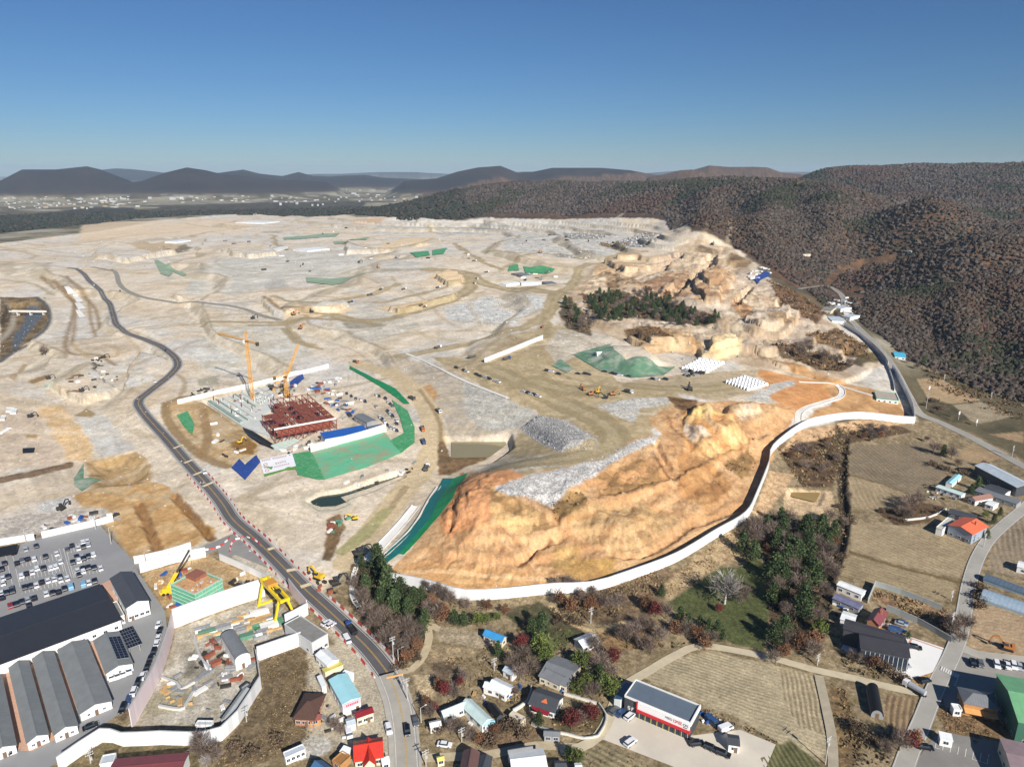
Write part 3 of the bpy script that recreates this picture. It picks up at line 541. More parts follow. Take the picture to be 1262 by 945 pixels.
# ---- gullies, paths and digger marks on the orange spoil
for p_, wd_, c_ in [([(822,512),(831,530),(855,548),(880,566)], 2, (160,116,76)), ([(874,501),(875,519),(902,538),(927,552)], 4, (230,194,144)), ([(644,698),(662,684),(679,667)], 2, (140,98,62)), ([(882,593),(898,613)], 1.6, (140,100,64)), ([(570,583),(566,602),(556,626)], 2.2, (176,112,66)), ([(806,560),(818,580),(831,592)], 2, (132,92,58)), ([(700,640),(740,630),(790,640)], 1.6, (170,128,84)), ([(500,706),(560,704),(640,712),(690,714)], 3, (228,188,140)), ([(760,700),(830,672),(900,640)], 3, (222,182,132)), ([(640,612),(668,622),(690,640)], 2, (160,120,78)), ([(850,520),(868,540),(880,556)], 1.5, (180,140,100)), ([(905,512),(915,530),(912,548)], 1.5, (176,132,90))]: track(p_, wd_, c_, .8, .6)
for cx_, cy_, x0_, x1_, yb_, n_ in [(600,632,520,700,706,34), (770,630,700,850,690,34), (890,505,850,950,560,16)]:
    for i in range(n_): e_ = cx_+(x0_-cx_+(x1_-x0_)*rt.random()); k_ = rt.uniform(.15, .5); track([(cx_+(e_-cx_)*k_, cy_+(yb_-cy_)*k_), (cx_+(e_-cx_)*(k_+.3)+rt.uniform(-3, 3), cy_+(yb_-cy_)*(k_+.3)), (e_, cy_+(yb_-cy_)*rt.uniform(.75, 1))], rt.uniform(.5, 1.3), rt.choice([(164,118,78), (230,190,142), (178,130,86)]), rt.uniform(.25, .5), .5)
for i in range(46): x_, y_ = rt.uniform(560, 900), rt.uniform(600, 710); zone([(x_-rt.uniform(1, 4), y_), (x_, y_-rt.uniform(.6, 2)), (x_+rt.uniform(1, 4), y_+.5), (x_, y_+rt.uniform(.6, 2))], rt.choice([(140,108,70), (160,120,80), (232,200,156)]), .4, .8, .6)
# ---- village and farmland
zone([(0,668),(120,640),(165,690),(240,680),(300,660),(390,740),(440,700),(480,716),(575,736),(690,730),(770,716),(830,693),(880,663),(922,638),(948,575),(955,555),(990,530),(1060,517),(1130,520),(1150,515),(1200,535),(1262,565),(1350,600),(1350,1000),(-100,1000),(-100,690)], (158,140,110), soft=2, jit=2, tex='veg', col2=(132,116,86), seed=61, spk=.7)
V = lambda p, c, c2, op=1, jit=1, seed=1: zone(p, tuple(v*.8+sum(c)/15 for v in c), soft=.8, jit=jit, tex='veg', col2=tuple(v*.8+sum(c2)/15 for v in c2), op=op, seed=seed, spk=.8)
V([(432,695),(470,690),(525,735),(528,790),(497,822),(470,792),(430,745)], (84,72,50), (104,80,54)); V([(318,816),(374,795),(402,850),(386,882),(384,908),(350,930),(255,960),(280,915),(323,848)], (134,112,80), (110,92,64), seed=4)
V([(509,832),(535,830),(533,858),(522,866)], (214,186,138), (200,170,124)); V([(528,792),(592,800),(562,816),(530,816)], (196,166,118), (160,136,98)); V([(535,770),(596,780),(620,794),(590,799),(540,788)], (186,164,130), (170,150,116))
V([(530,815),(560,815),(575,835),(560,850),(535,850)], (140,118,90), (112,92,68)); V([(617,752),(663,741),(682,750),(722,777),(673,799),(652,782)], (98,86,60), (84,84,50)); V([(660,795),(700,775),(715,783),(690,800),(670,806)], (110,116,60), (96,96,56))
V([(739,775),(792,765),(815,793),(804,799),(741,803)], (170,132,84), (146,112,72)); track([(680,748),(703,766),(732,777),(770,766),(795,755)], 2.2, (206,180,134), 1, .3); V([(700,735),(770,718),(840,700),(800,760),(740,770),(690,745)], (130,104,74), (106,86,60))
V([(824,742),(887,699),(913,699),(927,685),(946,697),(948,755),(942,802),(900,792),(860,762),(830,752)], (96,102,54), (86,92,48), jit=.6, seed=14); V([(820,715),(910,649),(932,642),(915,690),(887,697),(822,740)], (196,164,116), (168,138,96)); V([(930,645),(1020,640),(1034,700),(1015,790),(952,800),(945,700)], (72,62,44), (96,76,52))
V([(965,600),(1025,605),(1030,640),(968,632)], (222,186,138), (206,170,122)); V([(955,548),(1015,535),(1041,521),(1110,525),(1125,532),(1043,550),(1026,600),(988,600)], (92,70,50), (122,92,60)); V([(985,530),(1060,517),(1127,521),(1050,531),(985,546),(958,560)], (216,172,122), (190,146,100))
V([(950,580),(980,585),(970,600),(940,640),(926,640)], (216,176,126), (196,154,106)); V([(1030,520),(1046,548),(1048,640),(1036,690),(1010,724),(1000,720),(1026,680),(1034,630),(1030,560)], (86,72,50), (62,54,40)); track([(1041,548),(1038,590),(1041,640),(1030,690),(1008,725)], 3, (44,40,34), 1, .6)
gy = lambda c, k: tuple(v*(1-k)+sum(c)/3*k for v in c)
FR = lambda p, c, a, b, sp_=2.4, dk=.35, seed=1: zone(p, gy(c, .28), soft=.6, jit=.8, rows=(a, b, sp_, dk), seed=seed, spk=.5)
FR([(1044,585),(1046,553),(1062,548),(1142,546),(1174,577),(1130,611),(1057,586)], (150,128,94), (1050,560), (1110,605), 2.6, .3, 2); FR([(1043,588),(1057,588),(1128,613),(1121,624),(1064,628),(1045,621)], (182,154,108), (1046,590), (1060,622), 2.6, .22, 3); track([(1050,586),(1090,597),(1129,612)], 1.6, (118,98,68), .9, .3)
V([(1077,629),(1136,619),(1168,625),(1144,643),(1106,649)], (92,70,50), (116,88,58)); FR([(1049,642),(1085,645),(1144,651),(1204,674),(1185,712),(1098,693),(1049,678)], (186,158,112), (1060,650), (1180,700), 2.5, .26, 5); FR([(1049,683),(1178,719),(1174,740),(1129,738),(1079,720),(1037,708)], (176,150,104), (1049,690), (1170,730), 2.4, .26, 6)
track([(1048,680),(1098,696),(1180,717)], 2, (112,92,62), .9, .5); track([(1205,676),(1188,710),(1176,745)], 2, (120,98,66), .8, .5)
FR([(1129,467),(1155,465),(1209,493),(1174,497),(1144,491)], (188,152,104), (1140,470), (1200,492), 3, .14, 7); FR([(1174,499),(1209,495),(1254,512),(1205,522),(1182,512)], (172,150,112), (1180,505), (1250,512), 3, .14, 8); FR([(1220,535),(1262,531),(1262,546)], (184,146,98), (1220,535), (1262,540), 3, .14, 9); FR([(1176,564),(1193,549),(1241,562),(1212,572)], (184,148,100), (1180,562), (1230,566), 3, .16, 4)
V([(1142,490),(1176,500),(1200,522),(1170,520),(1140,505)], (110,94,62), (84,76,52)); FR([(1240,645),(1300,600),(1300,720),(1216,702),(1224,676)], (166,142,108), (1240,660), (1250,700), 2.2, .3, 10); FR([(1203,743),(1300,760),(1300,810),(1193,803)], (196,160,114), (1203,760), (1262,770), 2.4, .16, 11); V([(1079,726),(1144,743),(1172,753),(1136,763),(1075,740)], (142,106,74), (176,140,96))
FR([(790,834),(842,809),(876,802),(960,820),(1004,833),(1018,870),(1022,915),(1015,935),(960,917),(905,881),(868,868)], (198,176,130), (800,836), (1010,905), 1.6, .42, 12); FR([(962,822),(1002,832),(1016,868),(1020,905),(985,895),(965,860)], (192,168,122), (975,840), (985,890), 1.6, .4, 13)
FR([(705,914),(735,911),(830,958),(690,960)], (168,148,102), (715,918), (790,955), 2, .4, 14); FR([(1090,855),(1131,861),(1128,888),(1110,908),(1092,905)], (172,138,94), (1100,858), (1098,905), 1.8, .6, 15); V([(1022,842),(1042,850),(1062,918),(1050,960),(1030,950)], (126,100,66), (156,124,76)); FR([(948,922),(975,912),(1010,940),(1000,960),(935,960)], (120,116,66), (955,925), (975,955), 1.6, .5, 16)
V([(1154,872),(1300,893),(1300,916),(1165,902)], (160,124,82), (132,102,66)); V([(1125,836),(1160,822),(1150,832),(1128,845)], (202,152,92), (186,138,84)); V([(598,890),(640,880),(668,905),(640,921),(600,925),(586,915)], (140,112,82), (110,88,62)); V([(672,878),(740,865),(752,880),(735,902),(690,905)], (120,98,66), (92,84,52))
V([(800,690),(826,700),(800,745),(770,760),(760,735)], (138,112,80), (112,90,64)); V([(405,905),(380,906),(350,928),(358,938),(400,930),(412,920)], (200,192,176), (190,180,160), jit=.4); zone([(380,792),(470,800),(490,860),(495,945),(440,945),(400,905),(380,905),(378,860)], (190,178,154), soft=1, jit=1)
zone([(412,740),(440,770),(480,810),(470,830),(440,840),(420,805),(400,770)], (196,184,158), soft=1, jit=1); V([(88,925),(140,898),(270,918),(230,960),(60,960)], (132,112,76), (110,98,62)); V([(196,758),(212,776),(208,800),(192,845),(150,890),(146,884),(186,838),(202,790)], (128,106,78), (108,88,62))
zone([(175,706),(255,684),(330,716),(322,735),(216,772)], (206,178,138), soft=.6, jit=1.2, tex='streak', col2=(184,152,108)); zone([(216,776),(328,735),(375,765),(372,792),(318,812),(318,840),(276,890),(155,895),(185,860),(205,820)], (204,196,180), soft=.6, jit=1, tex='streak', col2=(172,162,142))
zone([(165,862),(205,845),(240,850),(235,875),(180,880)], (160,152,128), soft=1.5, jit=1.5); zone([(225,805),(240,800),(245,830),(225,835)], (128,122,108), soft=2, jit=2)
zone([(285,662),(312,662),(360,712),(372,735),(300,700),(275,676)], (202,190,168), soft=.6, jit=.8)
# ---------------------------------------------------------------- the sheet
def sheet():
    nt_, nr = X.shape; v = np.stack([X, Y, Z], -1).reshape(-1, 3).astype(np.float32)
    ii, jj = np.meshgrid(np.arange(nt_-1), np.arange(nr-1), indexing='ij'); a = (ii*nr+jj).ravel()
    f = np.stack([a, a+1, a+nr+1, a+nr], -1)[:, ::-1].astype(np.int32)
    me = bpy.data.meshes.new('ground'); me.vertices.add(len(v)); me.vertices.foreach_set('co', v.ravel())
    me.loops.add(f.size); me.polygons.add(len(f)); me.loops.foreach_set('vertex_index', f.ravel())
    me.polygons.foreach_set('loop_start', np.arange(0, f.size, 4, dtype=np.int32)); me.polygons.foreach_set('loop_total', np.full(len(f), 4, np.int32))
    me.update(); me.polygons.foreach_set('use_smooth', np.ones(len(f), bool))
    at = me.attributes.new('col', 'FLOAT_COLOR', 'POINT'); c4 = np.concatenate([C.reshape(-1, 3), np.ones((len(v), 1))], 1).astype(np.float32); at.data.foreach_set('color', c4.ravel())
    at = me.attributes.new('spk', 'FLOAT', 'POINT'); at.data.foreach_set('value', SPK.ravel().astype(np.float32))
    m, n, L, b, tc = attr_mat('ground soil', .92, [(.035, .92, 1.08), (.12, .88, 1.12), (.42, .8, 1.2)])
    # fine grain: stronger where the ground is rock or scrub
    src = b.inputs['Base Color'].links[0].from_socket; sk = n.new('ShaderNodeAttribute'); sk.attribute_name = 'spk'
    nz = n.new('ShaderNodeTexNoise'); nz.inputs['Scale'].default_value = 1.1; nz.inputs['Detail'].default_value = 4; nz.inputs['Roughness'].default_value = .8; L.new(tc.outputs['Object'], nz.inputs['Vector'])
    r = n.new('ShaderNodeMapRange'); r.inputs['From Min'].default_value = .35; r.inputs['From Max'].default_value = .65; r.inputs['To Min'].default_value = -.55; r.inputs['To Max'].default_value = .45; L.new(nz.outputs['Fac'], r.inputs['Value'])
    mu = n.new('ShaderNodeMath'); mu.operation = 'MULTIPLY_ADD'; L.new(r.outputs[0], mu.inputs[0]); L.new(sk.outputs['Fac'], mu.inputs[1]); mu.inputs[2].default_value = 1
    sc = n.new('ShaderNodeVectorMath'); sc.operation = 'SCALE'; L.new(src, sc.inputs[0]); L.new(mu.outputs[0], sc.inputs['Scale']); L.new(sc.outputs[0], b.inputs['Base Color'])
    bp = n.new('ShaderNodeBump'); bp.inputs['Strength'].default_value = .5; bp.inputs['Distance'].default_value = .6
    n3 = n.new('ShaderNodeTexNoise'); n3.inputs['Scale'].default_value = .28; n3.inputs['Detail'].default_value = 8; n3.inputs['Roughness'].default_value = .75; L.new(tc.outputs['Object'], n3.inputs['Vector'])
    L.new(n3.outputs['Fac'], bp.inputs['Height']); L.new(bp.outputs[0], b.inputs['Normal'])
    me.materials.append(m); o = bpy.data.objects.new('ground', me); COL.objects.link(o); tag(o, kind='structure'); return o
ground = sheet()
# ================================================================ roads, drapes, walls
import bmesh
def strip_mesh(name, p, hz, lat, mats, parent=None, up=.05, thick=0, dash=None):
    """ribbon along p; lat = list of (left, right) offsets in metres; dash = (on, off) metres"""
    b = MB(); n = len(p); nor = []
    for i in range(n):
        d = p[min(i+1, n-1)]-p[max(i-1, 0)]; d.z = 0; d.normalize(); nor.append(Vector((-d.y, d.x, 0)))
    s = 0
    for i in range(n-1):
        s += (p[i+1]-p[i]).length
        if dash and s % (dash[0]+dash[1]) > dash[0]: continue
        for m, (l, r) in enumerate(lat):
            q = [Vector((p[i].x, p[i].y, hz[i]+up))+nor[i]*l, Vector((p[i].x, p[i].y, hz[i]+up))+nor[i]*r, Vector((p[i+1].x, p[i+1].y, hz[i+1]+up))+nor[i+1]*r, Vector((p[i+1].x, p[i+1].y, hz[i+1]+up))+nor[i+1]*l]
            b.face(q, m if isinstance(mats, (list, tuple)) else 0)
    return b.build(name, mats, parent)
M_ASPH = mat('dark asphalt', (96, 93, 94), .9, .2, .08, bump=.2); M_ASPH2 = mat('grey asphalt', (150, 146, 138), .9, .18, .1, bump=.2); M_CONC = mat('pale concrete paving', (202, 194, 178), .9, .14, .15, bump=.15)
M_DIRT = mat('beaten earth', (196, 176, 144), .95, .2, .2, bump=.4); M_WHITE = mat('white road paint', (225, 222, 214), .8, .2, .8); M_YEL = mat('yellow road paint', (205, 165, 70), .8, .2, .8)
M_SHOULDER = mat('kerb concrete', (186, 180, 168), .9, .15, .3)
RM = {'main_road': M_ASPH, 'village_road': mat('worn village asphalt', (176, 170, 158), .9, .18, .1, bump=.2), 'service_road': mat('service road', (150, 143, 130), .9, .2, .1), 'east_road': mat('worn grey road', (170, 165, 155), .9, .15, .12), 'valley_road': mat('valley road', (158, 152, 142), .9, .15, .1), 'hall_road': mat('hall road', (184, 178, 164), .9, .15, .1), 'field_road': mat('field road concrete', (204, 190, 160), .95, .16, .2),
      'yard_lane': mat('gravel lane', (178, 166, 142), .95, .2, .3), 'wood_lane': mat('earth lane', (200, 182, 148), .95, .2, .3), 'village_lane': mat('village lane', (190, 174, 142), .95, .2, .3), 'site_gate_road': mat('gate asphalt', (142, 140, 136), .9, .15, .1)}
for nm, (p, hz, wd) in RD.items():
    h = wd/2; o = strip_mesh(nm, p, hz, [(h, -h)], RM[nm]); tag(o, kind='structure')
    if nm in ('main_road', 'village_road'):
        strip_mesh('edge_line', p, hz, [(h-.4, h-.58), (-h+.58, -h+.4)], M_WHITE, o, .07)
        strip_mesh('centre_line', p, hz, [(.26, .1), (-.1, -.26)], M_YEL, o, .07)
        strip_mesh('kerb', p, hz, [(h+.8, h), (-h, -h-1.6 if nm == 'village_road' else -h-.8)], M_SHOULDER, o, .16)
    elif nm in ('valley_road', 'east_road'):
        strip_mesh('edge_line', p, hz, [(h-.25, h-.4), (-h+.4, -h+.25)], M_WHITE, o, .07)
def sheet_on(name, pts, m, up=.12, parent=None, cell=3.0, world=None):
    """a thin sheet that follows the ground inside a traced outline"""
    p = world or PP(pts); bm = bmesh.new(); vs = [bm.verts.new((q[0], q[1], 0)) for q in p]; bm.faces.new(vs)
    bmesh.ops.triangulate(bm, faces=bm.faces[:])
    for _ in range(7):
        e = [e for e in bm.edges if e.calc_length() > cell]
        if not e or len(bm.faces) > 6000: break
        bmesh.ops.subdivide_edges(bm, edges=e, cuts=1); bmesh.ops.triangulate(bm, faces=[f for f in bm.faces if len(f.verts) > 3])
    for v in bm.verts: v.co.z = Hxy(v.co.x, v.co.y)+up
    bmesh.ops.recalc_face_normals(bm, faces=bm.faces[:])
    if sum(f.normal.z for f in bm.faces) < 0: bmesh.ops.reverse_faces(bm, faces=bm.faces[:])
    me = bpy.data.meshes.new(name); bm.to_mesh(me); bm.free(); me.materials.append(m); o = bpy.data.objects.new(name, me); COL.objects.link(o)
    if parent: o.parent = parent
    return o
def paving(name, pts, m, up=.06, cell=8): return tag(sheet_on(name, pts, m, up, cell=cell), kind='structure')
paving('car_park', CARPARK, mat('car park asphalt', (150, 149, 148), .9, .12, .05, bump=.1)); paving('store_yard', STOREYARD, mat('yard concrete', (212, 202, 184), .9, .12, .08))
paving('plaza', PLAZA, mat('white plaza', (240, 238, 232), .8, .05, .1)); paving('hall_forecourt', [(1172,803),(1182,798),(1205,806),(1262,816),(1330,824),(1330,900),(1226,886),(1184,872),(1165,872),(1160,850),(1168,825)], mat('forecourt asphalt', (158, 152, 143), .9, .14, .1))
paving('corner_lot', [(1152,905),(1170,903),(1232,915),(1240,960),(1112,960),(1138,925)], mat('corner asphalt', (140, 136, 130), .9, .14, .1))
paving('brick_lane', [(122,721),(137,714),(160,762),(143,768)], mat('pink brick paving', (206, 164, 138), .9, .18, 1.2), .09)
for q in [[(105,799),(115,789),(134,828),(127,834)], [(79,817),(70,813),(86,872),(102,878)], [(43,815),(36,815),(62,900),(80,908),(68,880)], [(12,828),(0,830),(20,925),(40,915)]]:
    paving('brick_lane', q, MATS['pink brick paving'], .09)
paving('brick_lane', [(30,912),(66,896),(82,904),(40,925),(25,925)], MATS['pink brick paving'], .1)
paving('gate_junction', [(172,703),(206,697),(250,685),(268,678),(272,690),(290,684),(330,700),(318,676),(303,657),(292,660),(283,668),(262,676),(215,688),(170,697)], mat('junction asphalt', (148, 145, 140), .9, .16, .1), .16, 3)
def marks(name, segs, m=None, wd=.16, up=.09):
    b = MB()
    for a, c in segs:
        pa, pc = P(*a), P(*c); d = (pc-pa).normalized(); nrm = Vector((-d.y, d.x, 0))*wd/2; u = Vector((0, 0, up))
        b.face([pa+nrm+u, pa-nrm+u, pc-nrm+u, pc+nrm+u])
    return tag(b.build(name, m or M_WHITE), kind='structure')
Zc = lambda x, y: (x*.1905, 590+y*.1905)
sg = [(Zc(410, 450), Zc(462, 640)), (Zc(425, 446), Zc(478, 640)), (Zc(382, 450), Zc(440, 640)), (Zc(35, 490), Zc(80, 680)), (Zc(80, 490), Zc(140, 740)), (Zc(130, 480), Zc(250, 450))]
for r0, r1, n in [((110, 555), (400, 500), 12), ((140, 640), (420, 575), 12), ((150, 720), (450, 655), 12), ((450, 460), (590, 420), 7), ((470, 545), (620, 500), 7), ((495, 610), (660, 580), 7)]:
    for i in range(n+1):
        x = r0[0]+(r1[0]-r0[0])*i/n-14; y = r0[1]+(r1[1]-r0[1])*i/n; sg.append((Zc(x-5, y-22), Zc(x+6, y+24)))
marks('bay_line', sg)
Zt = lambda x, y: (940+x*.255, 765+y*.255)
marks('bay_line', [(Zt(840, 575), Zt(1095, 645)), (Zt(835, 612), Zt(1085, 690))]+[(Zt(840+36*i, 577+10*i), Zt(833+36*i, 613+11*i)) for i in range(8)])
marks('crossing_stripe', [(Zt(868+11*i, 222+5.5*i), Zt(861+11*i, 240+5.5*i)) for i in range(8)], wd=.55, up=.3)
marks('crossing_stripe', [(Zt(945-4*i, 262+10*i), Zt(951-4*i, 266+10*i)) for i in range(6)], wd=.5, up=.3)
marks('yard_line', [((752,884),(737,907))], mat('dark joint', (130, 120, 105)), .3)
Z3 = lambda x, y: (160+x*.1905, 640+y*.1905)
for a, c in [((893, 198), (950, 180)), ((1015, 335), (1085, 322)), ((1105, 440), (1175, 418))]: marks('speed_table', [(Z3(*a), Z3(*c))], mat('cream road paint', (226, 208, 170)), 2.4, .3)
marks('speed_table', [((250,600),(264,594))], MATS['cream road paint'], 2.2, .3)
marks('plaza_border', [(Zt(720, 85), Zt(905, 150)), (Zt(720, 85), Zt(690, 140))], mat('pink kerb paint', (220, 160, 140)), .7, .1)
# ---------------------------------------------------------------- water
M_WAT = mat('muddy water', (150, 138, 100), .12, .05, .05); M_WAT2 = mat('dark green water', (52, 66, 52), .06, .05, .05); M_WAT3 = mat('silt water', (168, 140, 82), .12, .06, .05)
def water(name, pts, m, up):
    p = PP(pts); z = sorted(q.z for q in p)[len(p)//3]+up; b = MB(); b.face([(q.x, q.y, z) for q in p]); o = b.build(name, m)
    if o.data.polygons[0].normal.z < 0: o.data.flip_normals()
    return tag(o, kind='structure')
def pond(name, pts, m, depth=1.2):
    return water(name, pts, m, .35)
pond('settling_pond', [(556,543),(623,539),(624,549),(603,564),(556,565)], M_WAT); pond('silt_pond', [(976,604),(1006,606),(1011,608),(1005,620),(974,612)], M_WAT3)
pond('drainage_pond', [(382,616),(394,610),(425,606),(455,595),(492,583),(494,586),(452,603),(430,610),(420,613),(427,619),(414,624),(396,625),(386,622)], M_WAT2)
# ---------------------------------------------------------------- air
hz_ = MB(); hz_.box((0, 8500, -620), (30000, 18500, 620+285)); ho = hz_.build('haze', [])
hm = bpy.data.materials.new('thin haze'); hm.use_nodes = True; hn = hm.node_tree.nodes; hn.remove(hn['Principled BSDF']); pv = hn.new('ShaderNodeVolumePrincipled')
pv.inputs['Density'].default_value = 4.6e-5; pv.inputs['Color'].default_value = (.6, .8, 1, 1); pv.inputs['Anisotropy'].default_value = 0
hm.node_tree.links.new(pv.outputs[0], hn['Material Output'].inputs['Volume']); ho.data.materials.append(hm); tag(ho, kind='stuff', label='thin blue haze over the valley and far hills', cat='haze')
# ---------------------------------------------------------------- hoardings and walls
def wall(pts, h, m, label, cat='hoarding', name='site_hoarding', th=.25, group=None, rail=None, step=6, post=True):
    """a fence of tall panels standing on the traced line, with posts behind and a capping rail as parts"""
    pw = PP(pts); p = dense(pw, step) if step else [Vector((q.x, q.y, 0)) for q in pw]; c = p[len(p)//2]; zc = Hxy(c.x, c.y); base = Vector((c.x, c.y, zc))
    root = empty(name, base, 0, label, cat, group); b = MB(); rl = MB(); po = MB(); n = len(p); V2 = []
    for i in range(n):
        d = p[min(i+1, n-1)]-p[max(i-1, 0)]; d.z = 0; d.normalize(); nr = Vector((-d.y, d.x, 0)); z = Hxy(p[i].x, p[i].y); V2.append((p[i]-Vector((base.x, base.y, 0)), nr, z-zc))
    sgn = 1
    for i in range(n-1):
        (a, na, za), (e, ne, ze) = V2[i], V2[i+1]; t = th/2; z0a, z0e = za-.8, ze-.8; z1a, z1e = za+h, ze+h
        A = [a+na*t, a-na*t, e-ne*t, e+ne*t]; k = len(b.v)
        for q, lo, hi in ((A[0], z0a, z1a), (A[1], z0a, z1a), (A[2], z0e, z1e), (A[3], z0e, z1e)): b.v += [(q.x, q.y, lo), (q.x, q.y, hi)]
        for f in ((0, 1, 7, 6), (2, 4, 5, 3), (1, 3, 5, 7)): b.f.append(tuple(k+j for j in f)); b.mi.append(0)
        if i == 0: b.f.append((k, k+2, k+3, k+1)); b.mi.append(0)
        if i == n-2: b.f.append((k+4, k+6, k+7, k+5)); b.mi.append(0)
        rl.bar((a.x, a.y, z1a+.03), (e.x, e.y, z1e+.03), th+.1, .14)
    b.build('panel', m, root); rl.build('capping_rail', rail or MATS['rail grey'], root)
    return root
mat('rail grey', (190, 190, 188), .5, .1)
def panel_mat(name, c, c2, sp_, rough=.45):
    """vertical panel joints by distance along the wall (object space checker of x+y), slightly different sheets"""
    m = mat(name, c, rough, .06, .25); n = m.node_tree.nodes; L = m.node_tree.links; bs = n['Principled BSDF']; src = bs.inputs['Base Color'].links[0].from_socket
    tc = [x for x in n if x.type == 'TEX_COORD'][0]; vo = n.new('ShaderNodeTexWhiteNoise'); vo.noise_dimensions = '2D'; mp = n.new('ShaderNodeVectorMath'); mp.operation = 'SCALE'; mp.inputs['Scale'].default_value = 1/sp_
    fl = n.new('ShaderNodeVectorMath'); fl.operation = 'FLOOR'; L.new(tc.outputs['Object'], mp.inputs[0]); L.new(mp.outputs[0], fl.inputs[0]); L.new(fl.outputs[0], vo.inputs['Vector'])
    mx = n.new('ShaderNodeMix'); mx.data_type = 'RGBA'; cc = alb(c2); mx.inputs[7].default_value = (*cc, 1); L.new(src, mx.inputs[6])
    r = n.new('ShaderNodeMath'); r.operation = 'MULTIPLY'; r.inputs[1].default_value = .8; L.new(vo.outputs[0], r.inputs[0]); L.new(r.outputs[0], mx.inputs[0]); L.new(mx.outputs[2], bs.inputs['Base Color']); return m
M_HOARD = panel_mat('white steel hoarding', (240, 240, 238), (214, 214, 212), 2.2); M_HOARD2 = panel_mat('pinkish noise panels', (238, 222, 222), (226, 206, 208), 2.0); M_HOARD3 = mat('pale concrete wall', (214, 208, 196), .85, .1, .4)
HO = 'white hoardings round the works'
wall([(482,718),(520,725),(548,733),(575,739),(625,737),(683,731),(728,729),(772,716),(832,693),(882,663),(918,641),(932,615),(947,577),(952,557),(986,530),(1012,521),(1060,516),(1110,521),(1127,522)], 5, M_HOARD, 'long curving white hoarding at the foot of the orange spoil slope', group=HO)
wall([(73,950),(126,914),(152,919),(200,917),(274,912),(322,848)], 5.2, M_HOARD, 'angled white hoarding below the small works, beside the maroon roof', group=HO)
wall([(322,848),(317,815)], 5.2, M_HOARD, 'short side hoarding facing the dry brown lot', group=HO, step=4)
wall([(318,814),(372,795)], 6, M_HOARD, 'white hoarding at the top of the dry brown lot', group=HO)
wall([(215,774),(270,753),(327,734)], 8.5, panel_mat('off-white noise panels', (232, 228, 222), (214, 208, 202), 3), 'tall pale hoarding between the netted building and the gantry pit', group=HO)
wall([(173,706),(210,695),(254,686)], 5, M_HOARD, 'white hoarding behind the telescopic crane', group=HO); wall([(166,695),(200,688),(236,677)], 4, M_HOARD, 'low white hoarding on the far side of the gate road', group=HO)
wall([(271,690),(302,703),(334,718)], 3.4, M_HOARD, 'hoarding between the netted building and the road corner', group=HO)
wall([(352,772),(380,757)], 5.5, M_HOARD, 'short white hoarding beside the grey flat roof', group=HO, step=4); wall([(357,728),(366,740),(379,755)], 6, M_HOARD2, 'striped pink hoarding between the gantry and the road', group=HO, step=4)
wall([(215,774),(209,800),(196,838),(180,868),(163,897)], 7.5, M_HOARD2, 'curved pinkish noise barrier between the car park and the pit', group=HO, step=5)
wall([(219,498),(260,488),(310,477),(350,467),(373,461),(405,453)], 3.5, M_HOARD, 'white hoarding along the far side of the red frame', group=HO); wall([(383,558),(430,545),(476,531)], 5, M_HOARD, 'white hoarding below the blue roofed shed', group=HO)
wall([(52,663),(96,653),(140,642)], 3.5, M_HOARD, 'white hoarding at the head of the car park', group=HO); wall([(0,672),(43,665)], 3.5, M_HOARD, 'white hoarding at the left edge behind the black canopy', group=HO)
wall([(1040,402),(1060,416),(1077,431),(1088,443),(1094,452)], 5, M_HOARD, 'shaded hoarding along the valley road below the wood', group=HO); wall([(1099,455),(1107,468),(1116,486),(1124,505),(1126,520)], 5, M_HOARD, 'shaded hoarding beside the road at the right corner of the works', group=HO)
wall([(1094,452),(1100,470),(1102,482)], 2.2, M_HOARD, 'low pale fence above the green roofed gatehouse', group=HO, step=4)
wall([(597,447),(625,436),(669,418)], 4, M_HOARD, 'long white hoarding crossing the upper plateau', group=HO)
wall([(1078,722),(1110,732),(1160,752)], 2.4, mat('grey mesh fence', (168, 174, 170), .6, .1), 'grey panel fence between the stubble field and the scrub strip', 'fence', 'panel_fence', .1); wall([(1069,744),(1078,722)], 2.6, MATS['grey mesh fence'], 'short grey fence beside the maroon house', 'fence', 'panel_fence', .1, step=3)
wall([(1092,752),(1130,768),(1172,792)], 2.6, MATS['grey mesh fence'], 'grey panel fence above the white plaza', 'fence', 'panel_fence', .1)
wall([(737,908),(720,911),(700,906),(672,900),(655,893)], .9, mat('white garden wall', (228, 222, 206), .85, .1), 'low white garden wall round the dark roofed house', 'wall', 'garden_wall', .3, post=False, step=3); wall([(737,908),(745,895),(747,882),(738,868)], .9, MATS['white garden wall'], 'low white garden wall beside the store yard', 'wall', 'garden_wall', .3, post=False, step=3)
wall([(695,856),(735,868)], 1.1, MATS['white garden wall'], 'low pale wall behind the dark roofed garden', 'wall', 'garden_wall', .3, post=False, step=4); wall([(632,878),(650,866),(655,848)], 1.4, MATS['white garden wall'], 'pale wall on the left of the dark roofed house', 'wall', 'garden_wall', .3, post=False, step=3)
wall([(1112,642),(1145,638),(1166,628)], 1, MATS['white garden wall'], 'pale wall above the white annex of the orange roofed house', 'wall', 'garden_wall', .3, post=False, step=4)
